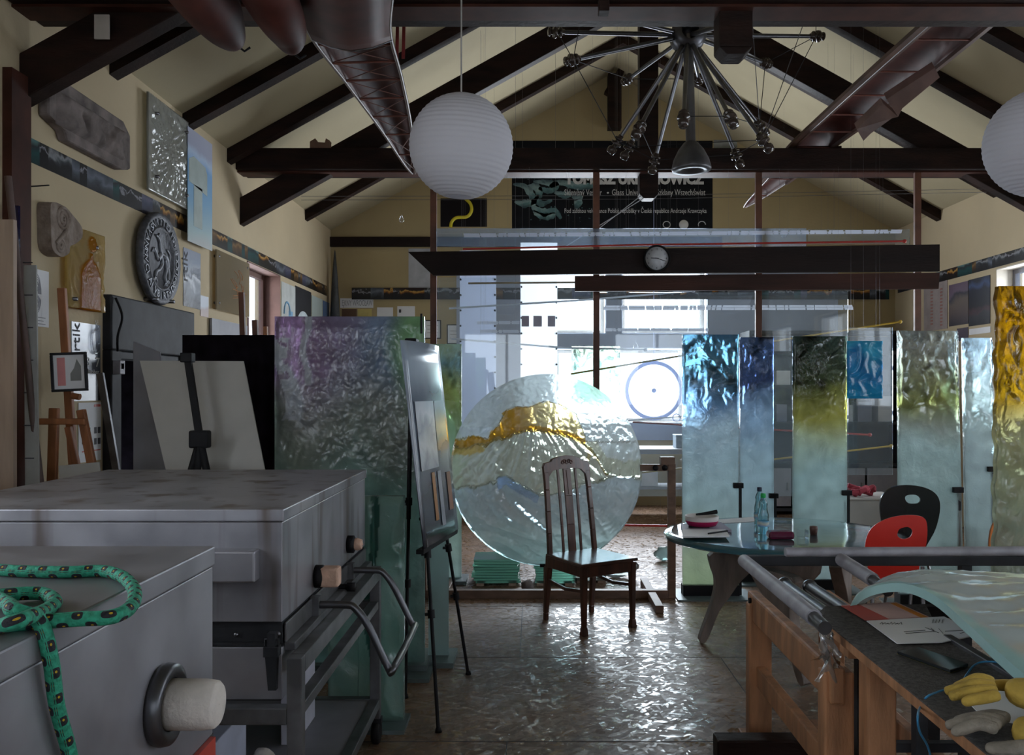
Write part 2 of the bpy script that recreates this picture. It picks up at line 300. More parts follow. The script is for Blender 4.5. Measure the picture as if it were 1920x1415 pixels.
# ---------------- mesh building ----------------
class MB:
    def __init__(s): s.v = []; s.f = []; s.mi = []; s.c = None; s.smooth = []; s.uv = None
    def add(s, vs, fs, mi=0, smooth=False):
        o = len(s.v); s.v += [tuple(v) for v in vs]; s.f += [[i + o for i in f] for f in fs]
        s.mi += [mi] * len(fs); s.smooth += [smooth] * len(fs); return s
    def box(s, a, b, mi=0, M_=None):
        x0, y0, z0 = a; x1, y1, z1 = b
        vs = [Vector(p) for p in ((x0, y0, z0), (x1, y0, z0), (x1, y1, z0), (x0, y1, z0), (x0, y0, z1), (x1, y0, z1), (x1, y1, z1), (x0, y1, z1))]
        if M_ is not None: vs = [M_ @ v for v in vs]
        return s.add(vs, [[0, 3, 2, 1], [4, 5, 6, 7], [0, 1, 5, 4], [1, 2, 6, 5], [2, 3, 7, 6], [3, 0, 4, 7]], mi)
    def bar(s, p, q, w, h, up=(0, 0, 1), mi=0, taper=1.0):
        """rectangular bar from p to q, w across, h along up"""
        p = Vector(p); q = Vector(q); d = (q - p).normalized(); u = Vector(up); x = d.cross(u)
        if x.length < 1e-4: x = d.cross(Vector((1, 0, 0)))
        x.normalize(); u = x.cross(d).normalized(); vs = []
        for c, t in ((p, 1.0), (q, taper)):
            for sx, sy in ((-1, -1), (1, -1), (1, 1), (-1, 1)): vs.append(c + x * sx * w * t / 2 + u * sy * h * t / 2)
        return s.add(vs, [[0, 1, 2, 3], [7, 6, 5, 4], [0, 4, 5, 1], [1, 5, 6, 2], [2, 6, 7, 3], [3, 7, 4, 0]], mi)
    def tube(s, pts, r, n=10, mi=0, cap=True, closed=False, uv=False):
        pts = [Vector(p) for p in pts]; k = len(pts); rr = r if isinstance(r, (list, tuple)) else [r] * k
        vs = []; prev = None
        for i, p in enumerate(pts):
            if closed: t = pts[(i + 1) % k] - pts[i - 1]
            else: t = (pts[min(i + 1, k - 1)] - pts[max(i - 1, 0)])
            if t.length < 1e-9: t = Vector((0, 0, 1))
            t.normalize()
            if prev is None:
                a = t.cross(Vector((0, 0, 1)));
                if a.length < .05: a = t.cross(Vector((1, 0, 0)))
            else: a = prev - t * prev.dot(t)
            a.normalize(); prev = a; b = t.cross(a)
            for j in range(n):
                an = 2 * PI * j / n; vs.append(p + (a * math.cos(an) + b * math.sin(an)) * rr[i])
        fs = []
        for i in range(k if closed else k - 1):
            for j in range(n):
                i2 = (i + 1) % k; fs.append([i * n + j, i * n + (j + 1) % n, i2 * n + (j + 1) % n, i2 * n + j])
        s.add(vs, fs, mi, True)
        if cap and not closed:
            s.add(vs[:n], [list(range(n))[::-1]], mi); s.add(vs[-n:], [list(range(n))], mi)
        return s
    def lathe(s, prof, c=(0, 0, 0), axis=(0, 0, 1), n=32, mi=0, smooth=True):
        """prof: list of (radius, distance along axis)"""
        ax = Vector(axis).normalized(); a = ax.cross(Vector((1, 0, 0)))
        if a.length < .1: a = ax.cross(Vector((0, 1, 0)))
        a.normalize(); b = ax.cross(a); c = Vector(c); vs = []; fs = []
        for (r, h) in prof:
            for j in range(n):
                t = 2 * PI * j / n; vs.append(c + ax * h + (a * math.cos(t) + b * math.sin(t)) * max(r, 1e-5))
        for i in range(len(prof) - 1):
            for j in range(n): fs.append([i * n + j, i * n + (j + 1) % n, (i + 1) * n + (j + 1) % n, (i + 1) * n + j])
        return s.add(vs, fs, mi, smooth)
    def prism(s, pts, vec, holes=(), mi=0, smooth=False):
        """closed outline swept along vec; holes are outlines too"""
        vec = Vector(vec); loops = [[Vector(p) for p in pts]] + [[Vector(p) for p in h] for h in holes]
        flat_ = [p for l in loops for p in l]; tris = geometry.tessellate_polygon(loops); n = len(flat_)
        s.add(flat_ + [p + vec for p in flat_], [list(t) for t in tris] + [[i + n for i in t][::-1] for t in tris], mi)
        o = len(s.v) - 2 * n; k = 0; fs = []
        for l in loops:
            m = len(l)
            for i in range(m): a = k + i; b = k + (i + 1) % m; fs.append([a, b, b + n, a + n])
            k += m
        s.f += [[i + o for i in f] for f in fs]; s.mi += [mi] * len(fs); s.smooth += [smooth] * len(fs)
        return s
    def build(s, name, m=None, parent=None, origin=None, bevel=0.0, local=False):
        me = bpy.data.meshes.new(name)
        v = s.v if origin is None else [tuple(Vector(p) - Vector(origin)) for p in s.v]
        me.from_pydata(v, [], s.f); me.update()
        ms = m if isinstance(m, (list, tuple)) else [m]
        for x in ms:
            if x is not None: me.materials.append(x)
        for p, k, sm in zip(me.polygons, s.mi, s.smooth): p.material_index = min(k, len(ms) - 1); p.use_smooth = sm
        if s.c is not None:
            ca = me.color_attributes.new('Col', 'FLOAT_COLOR', 'POINT')
            for i, c in enumerate(s.c): ca.data[i].color = c
        bm = bmesh.new(); bm.from_mesh(me); bmesh.ops.recalc_face_normals(bm, faces=bm.faces); bm.to_mesh(me); bm.free()
        o = bpy.data.objects.new(name, me); COL.objects.link(o)
        if origin is not None: o.location = origin
        if parent is not None:
            o.parent = parent
            if not local: o.matrix_parent_inverse = wm(parent).inverted()
        if bevel:
            b = o.modifiers.new('bevel', 'BEVEL'); b.width = bevel; b.segments = 2; b.limit_method = 'ANGLE'; b.angle_limit = math.radians(40)
        return o
def tag(o, label=None, cat=None, group=None, kind=None):
    if label: o['label'] = label
    if cat: o['category'] = cat
    if group: o['group'] = group
    if kind: o['kind'] = kind
    return o
def empty(name, loc=(0, 0, 0), rz=0.0, label=None, cat=None, group=None, kind=None):
    o = bpy.data.objects.new(name, None); COL.objects.link(o); o.location = loc; o.rotation_euler = (0, 0, rz); o.empty_display_size = .1
    return tag(o, label, cat, group, kind)
def wm(o):
    m = o.matrix_basis.copy()
    return wm(o.parent) @ o.matrix_parent_inverse @ m if o.parent else m
def thing(name, label, cat, group=None, loc=(0, 0, 0), rz=0.0): return empty(name, loc, rz, label, cat, group)
def text_mesh(s, size, org, right, up, extrude=0.001, align='LEFT', width=None, bold=0.0):
    cu = bpy.data.curves.new('lettering', 'FONT'); cu.body = s; cu.size = size; cu.extrude = extrude; cu.align_x = align; cu.offset = bold; cu.resolution_u = 3
    ob = bpy.data.objects.new('lettering', cu); COL.objects.link(ob)
    me = bpy.data.meshes.new_from_object(ob.evaluated_get(bpy.context.evaluated_depsgraph_get()))
    bpy.data.objects.remove(ob); bpy.data.curves.remove(cu)
    r = Vector(right).normalized(); u = Vector(up).normalized(); n = r.cross(u); k = 1.0
    if width:
        xs = [v.co.x for v in me.vertices]; w = (max(xs) - min(xs)) if xs else 1; k = width / w if w else 1
    vs = [Vector(org) + r * (v.co.x * k) + u * v.co.y + n * v.co.z for v in me.vertices]; fs = [list(p.vertices) for p in me.polygons]
    bpy.data.meshes.remove(me); return vs, fs
def add_text(mb, *a, mi=0, **k):
    vs, fs = text_mesh(*a, **k); mb.add(vs, fs, mi)
def copy_tree(o, parent=None):
    c = o.copy(); COL.objects.link(c); c.parent = parent
    for ch in list(o.children): copy_tree(ch, c)
    return c
def smoothcurve(pts, n=8, closed=False):
    pts = [Vector(p) for p in pts]; out = []; k = len(pts)
    for i in range(k if closed else k - 1):
        p0 = pts[(i - 1) % k] if closed or i > 0 else pts[0]; p1 = pts[i]; p2 = pts[(i + 1) % k]
        p3 = pts[(i + 2) % k] if closed or i + 2 < k else pts[-1]
        for j in range(n):
            t = j / n; out.append(0.5 * ((2 * p1) + (-p0 + p2) * t + (2 * p0 - 5 * p1 + 4 * p2 - p3) * t * t + (-p0 + 3 * p1 - 3 * p2 + p3) * t ** 3))
    if not closed: out.append(pts[-1])
    return out
def slab(name, p0, right, h, th, nx, nz, hf, cf, m=None, parent=None, outline=None, lean=0.0):
    """upright cast slab: p0 bottom left front, relief hf(u,v) in metres toward the viewer, colour cf(u,v)->rgba"""
    p0 = Vector(p0); R = Vector(right); wlen = R.length; N = Vector((R.y, -R.x, 0)).normalized(); U = (Vector((0, 0, 1)) - N * lean).normalized()
    s = MB(); vs = []; fs = []; cs = []
    for side in (0, 1):
        for j in range(nz + 1):
            v = j / nz
            for i in range(nx + 1):
                u = i / nx; uu = u
                if outline: l, r_ = outline(v); uu = l + (r_ - l) * u
                q = p0 + R * uu + U * (h * v)
                edge = min(u, 1 - u, v, 1 - v); e = min(1, edge * 30)
                d = hf(u * wlen, v * h) * e if side == 0 else -th + 0.3 * hf(u * wlen + 3.3, v * h + 1.1) * e
                vs.append(q + N * d); cs.append(cf(u, v))
    a = nx + 1; off = a * (nz + 1)
    for j in range(nz):
        for i in range(nx):
            k = j * a + i; fs.append([k, k + 1, k + a + 1, k + a]); fs.append([off + k, off + k + a, off + k + a + 1, off + k + 1])
    for j in range(nz):
        k = j * a; fs.append([k, k + a, off + k + a, off + k]); k += nx; fs.append([k, off + k, off + k + a, k + a])
    for i in range(nx):
        k = i; fs.append([k, off + k, off + k + 1, k + 1]); k += nz * a; fs.append([k, k + 1, off + k + 1, off + k])
    s.add(vs, fs, 0, True); s.c = cs
    o = s.build(name, m or M['cast'], parent)
    em = o.modifiers.new('edge', 'EDGE_SPLIT'); em.split_angle = math.radians(50)
    return o
def nz_(x, y, s=1.0, z=0.0): return noise.noise(Vector((x * s, y * s, z)))
def folds(x, y, s, seed, warp=.6):
    a = nz_(x, y, s * .7, seed) * warp; b = nz_(x, y, s * .7, seed + 9) * warp
    return 1 - 2 * abs(nz_(x + a / s * 2, y + b / s * 2, s, seed + 3))
def lerp(a, b, t): t = max(0, min(1, t)); return tuple(p + (q - p) * t for p, q in zip(a, b))
def sstep(a, b, x): t = max(0, min(1, (x - a) / (b - a))); return t * t * (3 - 2 * t)
# ================= the hall =================
def wall_cells(name, axis, pos, th, a0, a1, z0, z1, holes, m, topf=None):
    """wall along an axis with rectangular openings (a0,a1,z0,z1)"""
    s = MB(); As = sorted({a0, a1, *[h[0] for h in holes], *[h[1] for h in holes]}); Zs = sorted({z0, z1, *[h[2] for h in holes], *[h[3] for h in holes]})
    for i in range(len(As) - 1):
        for j in range(len(Zs) - 1):
            ca = (As[i] + As[i + 1]) / 2; cz = (Zs[j] + Zs[j + 1]) / 2
            if any(h[0] < ca < h[1] and h[2] < cz < h[3] for h in holes): continue
            if axis == 'Y': s.box((min(pos, pos + th), As[i], Zs[j]), (max(pos, pos + th), As[i + 1], Zs[j + 1]))
            else: s.box((As[i], min(pos, pos + th), Zs[j]), (As[i + 1], max(pos, pos + th), Zs[j + 1]))
    return tag(s.build(name, m), kind='structure')
DOOR = (5.85, 6.92, 0.0, 1.98)
LEAVE = [h for h in LEFT_WIN]
wall_cells('wall_left', 'Y', XL, -0.28, YR - .28, YB + .28, 0, EAVE, LEFT_WIN + [DOOR], M['plaster'])
wall_cells('wall_right', 'Y', XR, 0.28, YR - .28, YB + .28, 0, EAVE, RIGHT_WIN, M['plaster'])
bw = wall_cells('wall_back', 'X', YB, 0.28, XL, XR, 0, EAVE, BACK_WIN, M['gable'])
wall_cells('wall_rear', 'X', YR, -0.28, XL, XR, 0, EAVE, ADDED_REAR_WIN, M['plaster'])
APEX = EAVE + (XR - XC) * RSL
for nm, y, t in (('wall_gable_back', YB, .28), ('wall_gable_rear', YR, -.28)):
    tag(MB().prism([(XL, y, EAVE), (XR, y, EAVE), (XC, y, APEX)], (0, t, 0)).build(nm, M['gable']), kind='structure')
# a blue grey field over the wall round the back windows
s = MB()
holes = BACK_WIN; As = [-1.06, -.18, .3, 1.0, 1.22, 2.1, 2.4, 4.2]; Zs = [.9, 1.14, 2.17, 2.37, 3.29, 3.42]
for i in range(len(As) - 1):
    for j in range(len(Zs) - 1):
        ca = (As[i] + As[i + 1]) / 2; cz = (Zs[j] + Zs[j + 1]) / 2
        if any(h[0] < ca < h[1] and h[2] < cz < h[3] for h in holes): continue
        s.box((As[i], YB - .03, Zs[j]), (As[i + 1], YB, Zs[j + 1]))
tag(s.build('trim_1', M['grey_wall']), kind='structure')
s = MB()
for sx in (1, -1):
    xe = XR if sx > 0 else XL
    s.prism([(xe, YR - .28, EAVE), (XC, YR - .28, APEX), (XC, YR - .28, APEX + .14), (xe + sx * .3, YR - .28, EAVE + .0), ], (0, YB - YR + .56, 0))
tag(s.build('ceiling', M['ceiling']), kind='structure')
s = MB(); s.box((XL - .3, YR - .3, -.12), (XR + .3, YB + .3, 0)); tag(s.build('floor', M['osb']), kind='structure')
# seams between the floor boards
s = MB()
for y in (4.0, 5.26, 6.5, 7.75, 9.0): s.box((XL, y - .002, 0), (XR, y + .002, .0012))
for i, y in enumerate((2.75, 4.0, 5.26, 6.5, 7.75)):
    for k in range(4):
        x = -2.6 + (i % 2) * 1.2 + k * 2.5 + (.02 if i else -.02); s.box((x - .002, y, 0), (x + .002, y + 1.25, .0012))
tag(s.build('trim_2', M['ink']), kind='structure')
# windows
def window(n, axis, pos, a0, a1, z0, z1, out, m_frame, bars=1, trans=False):
    root = empty('window_%d' % n, ((pos, (a0 + a1) / 2, z0) if axis == 'Y' else ((a0 + a1) / 2, pos, z0)), kind='structure')
    f = MB(); w = .06; d = .05
    def B(u0, u1, v0, v1, mb, dd=d, off=0.0):
        p0 = pos + out * (.17 + off); p1 = p0 + out * dd
        if axis == 'Y': mb.box((min(p0, p1), u0, v0), (max(p0, p1), u1, v1))
        else: mb.box((u0, min(p0, p1), v0), (u1, max(p0, p1), v1))
    B(a0, a0 + w, z0, z1, f); B(a1 - w, a1, z0, z1, f); B(a0 + w, a1 - w, z0, z0 + w, f); B(a0 + w, a1 - w, z1 - w, z1, f)
    for k in range(1, bars + 1):
        c = a0 + (a1 - a0) * k / (bars + 1); B(c - .03, c + .03, z0 + w, z1 - w, f)
    f.build('window_frame', m_frame, root)
    g = MB(); B(a0 + w, a1 - w, z0 + w, z1 - w, g, .008, .02); g.build('pane', M['window_glass'], root)
    return root
k = 1
for (a, b, z0, z1) in LEFT_WIN: window(k, 'Y', XL, a, b, z0, z1, -1, M['rust_rev'] if k == 1 else M['white_board']); k += 1
for (a, b, z0, z1) in RIGHT_WIN: window(k, 'Y', XR, a, b, z0, z1, 1, M['grey_board']); k += 1
for (a, b, z0, z1) in BACK_WIN: window(k, 'X', YB, a, b, z0, z1, 1, M['white_board'], 0); k += 1
for (a, b, z0, z1) in ADDED_REAR_WIN: window(k, 'X', YR, a, b, z0, z1, -1, M['white_board']); k += 1
for k_, (a, b, z0, z1) in enumerate(BACK_WIN):  # reveals lined white, the window glare put into their colour
    s = MB(); s.box((a, YB, z0), (a + .012, YB + .168, z1)); s.box((b - .012, YB, z0), (b, YB + .168, z1)); s.box((a, YB, z0), (b, YB + .168, z0 + .012)); s.box((a, YB, z1 - .012), (b, YB + .168, z1))
    tag(s.build('trim_%d' % (60 + k_), flat('glare_white_reveal_%d' % k_, (.8, .82, .86))), kind='structure')
# brown lining of the left window by the posters
a, b, z0, z1 = LEFT_WIN[0]; s = MB()
s.box((XL - .168, b - .012, z0), (XL + .004, b, z1)); s.box((XL - .168, a, z0), (XL + .004, a + .012, z1)); s.box((XL - .168, a, z1 - .012), (XL + .004, b, z1)); s.box((XL - .168, a, z0), (XL + .03, b, z0 + .02))
tag(s.build('trim_3', M['rust_rev']), kind='structure')
a, b, z0, z1 = RIGHT_WIN[0]; s = MB()
s.box((XR - .004, b - .012, z0), (XR + .168, b, z1)); s.box((XR - .004, a, z0), (XR + .168, a + .012, z1)); s.box((XR - .004, a, z1 - .012), (XR + .168, b, z1)); s.box((XR - .03, a, z0), (XR + .168, b, z0 + .02))
tag(s.build('trim_4', M['reveal']), kind='structure')
# ---------------- roof timbers ----------------
def roofz(x): return EAVE + (min(x - XL, XR - x)) * RSL
def truss(y, tag_n):
    t = empty('roof_truss', (XC, y, 3.66), label='dark timber roof truss with tie beam, principal rafters and king post, %s' % tag_n, cat='roof truss', kind='structure')
    for dy in (-.13, .13):
        s = MB(); s.box((XL, y + dy - .05, 3.67), (XR, y + dy + .05, 3.87)); s.build('tie_beam', M['beam'], t, bevel=.006)
    s = MB(); s.box((XL, y - .13, 3.652), (XR, y + .05, 3.668)); s.build('soffit_lath', M['soffit'], t)
    for sx in (-1, 1):
        xe = XL if sx < 0 else XR; s = MB(); z0 = 3.17
        xi = XC + sx * .09; dz = abs(xi - xe) * RSL
        s.prism([(xe, y - .06, z0), (xi, y - .06, z0 + dz), (xi, y - .06, z0 + dz + .26), (xe, y - .06, z0 + .26)], (0, .12, 0))
        s.build('principal_rafter', M['beam'], t, bevel=.006)
    s = MB(); s.box((XC - .09, y - .08, 3.46), (XC + .09, y + .08, 3.46 + 2.15)); s.prism([(XC - .09, y - .08, 3.46), (XC + .09, y - .08, 3.46), (XC + .05, y - .08, 3.42), (XC - .05, y - .08, 3.42)], (0, .16, 0)); s.build('king_post', M['beam'], t, bevel=.006)
    return t
truss(4.85, 'nearest the viewer'); truss(8.45, 'halfway down the hall')
# last truss stands against the gable: hanging post with its two braces
t = empty('roof_truss', (XC, 11.95, 5.1), label='hanging post and slim braces of the truss against the gable', cat='roof truss', kind='structure')
s = MB(); s.box((XC - .09, 11.87, 5.13), (XC + .09, 12.03, APEX - .1)); s.build('king_post', M['beam'], t)
s = MB(); s.bar((XC - .1, 11.95, 5.6), (XC + .14, 11.95, 6.0), .09, .12, (0, 1, 0)); s.build('brace', M['beam'], t)
n = 5
for y in (-1.4, -.2, 1.03, 2.24, 3.45, 4.5, 5.87, 7.08, 8.1, 9.5, 10.85):
    for sx in (-1, 1):
        xe = XL if sx < 0 else XR; s = MB(); rise = (XR - XC) * RSL
        s.prism([(xe, y - .06, EAVE - .12), (XC, y - .06, APEX - .12), (XC, y - .06, APEX + .01), (xe, y - .06, EAVE + .01)], (0, .12, 0))
        tag(s.build('trim_%d' % n, M['beam']), kind='structure'); n += 1
# corner post and its red brown lining at the left edge
s = MB(); s.box((XL, 4.64, 0), (XL + .05, 4.82, 3.3)); tag(s.build('trim_%d' % n, M['soffit']), kind='structure'); n += 1
s = MB(); s.box((XL, YB - .05, EYE + 267 * YB / F), (2.6, YB, EYE + 285 * YB / F)); tag(s.build('trim_%d' % n, M['board_dark']), kind='structure'); n += 1
# short post hanging below the nearest tie beam, left of the metal chandelier
s = MB(); s.box((.345, 4.62, 3.59), (.40, 4.70, 3.95)); tag(s.build('hanging_post', M['beam'], bevel=.004), 'short dark timber stub under the nearest tie beam above the middle of the hall', 'post', kind='structure')
# ---------------- door in the left wall: steel casing, leaf, darkness behind ----------------
d = empty('door_1', (XL, 6.4, 0), kind='structure')
s = MB(); x0, x1 = XL - .05, XL + .06
s.box((x0, 5.72, 1.86), (x1, 7.12, 2.22)); s.box((x0, 5.72, 0), (x1, 5.86, 1.86)); s.box((x0, 6.9, 0), (x1, 7.12, 1.86)); s.box((x0, 5.86, 1.80), (x1 - .03, 6.9, 1.86))
s.build('steel_casing', M['steel_dark'], d, bevel=.01)
s = MB(); s.box((XL - 1.2, 5.7, 0), (XL - 1.15, 7.2, 2.3)); s.box((XL - 1.2, 5.66, 0), (XL - .28, 5.7, 2.3)); s.box((XL - 1.2, 7.2, 0), (XL - .28, 7.24, 2.3)); s.box((XL - 1.2, 5.66, 2.3), (XL - .28, 7.24, 2.34)); s.build('passage_dark', M['black_cloth'], d)  # black box behind the door, the passage darkness put into its colour
s = MB(); s.box((XL - .12, 6.45, .01), (XL - .07, 6.9, 1.79)); s.build('door_leaf', flat('dark_grey_leaf', (.10, .10, .12)), d)
s = MB()
for z in (1.5, 1.93): s.box((XL + .06, 7.0, z), (XL + .11, 7.06, z + .10))
s.build('hinge', M['chrome'], d)
s = MB(); s.tube(smoothcurve([(XL + .07, 5.75, 2.2), (XL + .10, 5.78, 2.08), (XL + .09, 5.74, 1.95), (XL + .08, 5.76, 1.85)]), .008); s.build('cable', M['black'], d)
# ---------------- photo friezes ----------------
a, b, c = LEFT_WIN[0][:3]
def flat_thing(name, label, cat, mb, m, group=None): return tag(mb.build(name, m), label, cat, group)
photo_strip('photo_frieze', 'long strip of dark workshop photographs running along the left wall', 4.85, YB - .25, 2.865, 3.0, lambda a, b, c, d: ((XL + .001, a, c), (XL + .006, b, d)), 4)
photo_strip('photo_frieze', 'strip of dark photographs along the back wall above the certificates', XL + .3, 4.9, 2.84, 3.0, lambda a, b, c, d: ((a, YB - .045, c), (b, YB - .038, d)), 9)
photo_strip('photo_frieze', 'strip of dark photographs on the right wall above the window and posters', 4.0, YB - .1, 2.92, 3.05, lambda a, b, c, d: ((XR - .006, a, c), (XR - .001, b, d)), 15)
# ---------------- left wall pictures ----------------
def lw(px0, px1, yt, yb, th=.006, off=0.0):
    """rectangle on the left wall: left and right pixel columns, top and bottom rows at the left one"""
    a = LW(px0, yt); b = LW(px0, yb); c = LW(px1, 700); return (XL + off, a[0], b[1]), (XL + off + th, c[0], a[1])
def lposter(name, label, cat, px0, px1, yt, yb, m, th=.004, off=.001):
    s = MB(); s.box(*lw(px0, px1, yt, yb, th, off)); return tag(s.build(name, m), label, cat)
pm = print_mat
# carved stone
s = MB(); Y0, Y1, Z0, Z1 = 4.97, 5.97, 3.06, 3.40
out = [(Y0, Z0 + .09), (Y0, Z1 - .09), (Y0 + .05, Z1), (Y1 - .10, Z1 - .01), (Y1, Z1 - .08), (Y1, Z0 + .03), (Y1 - .12, Z0), (Y0 + .2, Z0), (Y0 + .17, Z0 + .05)]
s.prism([(XL, y, z) for y, z in out], (.07, 0, 0))
st = s.build('carved_stone', M['stone'], bevel=.015); tag(st, 'dark carved stone block with worn relief high on the left wall', 'carved stone')
s = MB(); gn = 40; gm = 14; vs = []
for j in range(gm + 1):
    for i in range(gn + 1):
        y = Y0 + .06 + (Y1 - Y0 - .16) * i / gn; z = Z0 + .06 + (Z1 - Z0 - .14) * j / gm
        e = min(1, min(i, gn - i, j, gm - j) / 1.5); vs.append((XL + .068 + e * (.035 * folds(y, z, 7, 3) + .012), y, z))
s.add(vs, [[j * (gn + 1) + i, j * (gn + 1) + i + 1, (j + 1) * (gn + 1) + i + 1, (j + 1) * (gn + 1) + i] for j in range(gm) for i in range(gn)], 0, True)
s.build('relief', M['stone'], st)
# clear glass relief on stand-offs
Y0, Y1, Z0, Z1 = 6.29, 7.02, 3.03, 3.73
g = thing('glass_relief', 'clear glass relief panel with feathery pattern pinned high on the left wall', 'glass panel', loc=(XL, 6.6, Z0))
s = MB(); gn, gm = 60, 60; vs = []; cs = []
for side in (0, 1):
    for j in range(gm + 1):
        for i in range(gn + 1):
            u = i / gn; v = j / gm; y = Y0 + (Y1 - Y0) * u; z = Z0 + (Z1 - Z0) * v
            a_ = math.atan2(v - .5, u - .5); r_ = math.hypot(v - .5, u - .5); f = math.sin(a_ * 22 + 6 * nz_(u, v, 5)) * math.sin(r_ * 40 + 5 * nz_(u, v, 4, 3)); ins = sstep(.0, .12, min(u, 1 - u, v, 1 - v))
            vs.append((XL + (.05 + .012 * f * ins if side == 0 else .035), y, z)); cs.append((.88, .89, .83, .80))
A = gn + 1; off = A * (gm + 1); fs = []
for j in range(gm):
    for i in range(gn): q = j * A + i; fs += [[q, q + 1, q + A + 1, q + A], [off + q, off + q + A, off + q + A + 1, off + q + 1]]
for j in range(gm):
    q = j * A; fs += [[q, q + A, off + q + A, off + q]]; q += gn; fs += [[q, off + q, off + q + A, q + A]]
for i in range(gn):
    q = i; fs += [[q, off + q, off + q + 1, q + 1]]; q += gm * A; fs += [[q, q + 1, off + q + 1, off + q]]
s.add(vs, fs, 0, True); s.c = cs; s.build('relief_glass', M['cast'], g)
for y, z in ((Y0 + .12, Z0 + .12), (Y0 + .12, Z1 - .12), (Y1 - .07, Z0 + .1), (Y1 - .07, Z1 - .1)):
    s = MB(); s.lathe([(.001, 0), (.012, 0), (.012, .075), (.001, .075)], (XL, y, z), (1, 0, 0), 12); s.build('stand_off', M['chrome'], g)
# blue poster
Y0, Y1 = 6.98, 7.51; z1 = 3.69; z0 = 2.78
g = tag(MB().box((XL + .055, Y0, z0), (XL + .06, Y1, z1)).build('wall_poster', pm('blue_poster_print', [(0, (.42, .45, .45)), (.12, (.36, .50, .52)), (.4, (.22, .42, .62)), (.7, (.20, .38, .64)), (.8, (.45, .55, .70)), (.86, (.36, .38, .50)), (1, (.40, .42, .52))], 2.5, warp=.2)), 'tall blue poster with a pale T shaped sculpture on the left wall', 'poster')
s = MB(); s.box((XL + .06, Y0 + .12, 2.92), (XL + .062, Y0 + .30, 3.255)); s.prism([(XL + .06, Y0 + .02, 3.26), (XL + .06, Y0 + .02, 3.44), (XL + .06, Y0 + .12, 3.48), (XL + .06, Y1 - .16, 3.45), (XL + .06, Y1 - .12, 3.40), (XL + .06, Y1 - .12, 3.22)], (.002, 0, 0)); s.build('printed_sculpture', flat('poster_pale_grey_green', (.34, .40, .38), .5), g)
# scroll corbel
g = thing('scroll_corbel', 'dusty plaster scroll corbel fixed to the left wall below the photo strip', 'corbel', loc=(XL, 5.1, 2.38))
s = MB(); sp = []
prof = [(4.96, 2.63), (5.0, 2.665), (5.12, 2.66), (5.20, 2.63), (5.30, 2.58), (5.31, 2.52), (5.24, 2.47), (5.17, 2.44), (5.16, 2.40), (5.08, 2.365), (5.0, 2.38), (4.97, 2.42), (4.965, 2.5)]
s.prism([(XL, p.x, p.y) for p in smoothcurve([(a, b, 0) for a, b in prof], 4, True)], (.08, 0, 0), smooth=False); s.build('scroll_body', M['plaster_cast'], g, bevel=.012)
s = MB()
for c, r0 in (((5.09, 2.585), .075), ((5.06, 2.425), .045)):
    pts = [(XL + .08, c[0] + math.cos(a * .35) * r0 * (1 - a / 44), c[1] + math.sin(a * .35) * r0 * (1 - a / 44)) for a in range(40)]; s.tube(pts, .010, 8)
s.tube(smoothcurve([(XL + .08, 5.16, 2.60), (XL + .085, 5.10, 2.51), (XL + .08, 5.01, 2.43)]), .013, 8); s.build('scroll_rim', M['plaster_cast'], g)
# amber glass panel
Y0, Y1, Z0, Z1 = 5.20, 5.62, 2.09, 2.575
g = thing('amber_glass_relief', 'amber cast glass relief with bell shape hung on the left wall', 'glass panel', loc=(XL, 5.5, Z0))
s = MB(); gn, gm = 50, 60; vs = []; cs = []
for side in (0, 1):
    for j in range(gm + 1):
        for i in range(gn + 1):
            u = i / gn; v = j / gm; w = .30 * (1 if v < .45 else max(0, 1 - (v - .45) / .20) ** .5) if v < .65 else 0
            if .65 <= v < .72: w = .05
            ins = 1 if abs(u - .55) < w or math.hypot((u - .6) * .8, (v - .84)) < .1 else 0
            f = folds(u * 2, v * 2, 3, 5)
            vs.append((XL + (.055 + (.012 * f if not ins else .018) if side == 0 else .03), Y0 + (Y1 - Y0) * u, Z0 + (Z1 - Z0) * v))
            cs.append((.60, .27, .02, .92) if ins else (.80, .66, .34, .75))
A = gn + 1; off = A * (gm + 1); fs = []
for j in range(gm):
    for i in range(gn): q = j * A + i; fs += [[q, q + 1, q + A + 1, q + A], [off + q, off + q + A, off + q + A + 1, off + q + 1]]
for j in range(gm):
    q = j * A; fs += [[q, q + A, off + q + A, off + q]]; q += gn; fs += [[q, off + q, off + q + A, q + A]]
for i in range(gn):
    q = i; fs += [[q, off + q, off + q + 1, q + 1]]; q += gm * A; fs += [[q, q + 1, off + q + 1, off + q]]
s.add(vs, fs, 0, True); s.c = cs; s.build('relief_glass', M['cast_matt'], g)
for y, z in ((Y0 + .05, Z0 + .05), (Y1 - .12, Z1 - .09)):
    s = MB(); s.lathe([(.001, 0), (.012, 0), (.012, .08), (.001, .08)], (XL, y, z), (1, 0, 0), 12); s.build('stand_off', M['chrome'], g)
# pinned drawing
g = lposter('pinned_drawing', 'white sheet with a pencil drawing of an ornate emblem on the left wall', 'drawing', 42, 90, 498, 608, M['paper'])
s = MB(); yc, zc = 4.95, 2.14
for k in range(7):
    rz = .11 - k * .013; rr = .045 - k * .005
    s.tube([(XL + .006, yc + math.cos(t * .3) * rr * (1 + .1 * math.sin(t * 3)), zc + math.sin(t * .3) * rz) for t in range(21)], .0015, 5, cap=False)
s.tube([(XL + .006, yc + .02 * math.sin(t * .5), zc - .08 + t * .008) for t in range(20)], .003, 5)
for k in range(3): s.box((XL + .005, 4.86, 2.005 - k * .018), (XL + .0062, 5.04 - .02 * (k % 2), 2.010 - k * .018))
s.build('pencil_lines', flat('pencil_grey', (.35, .35, .38), .7), g)
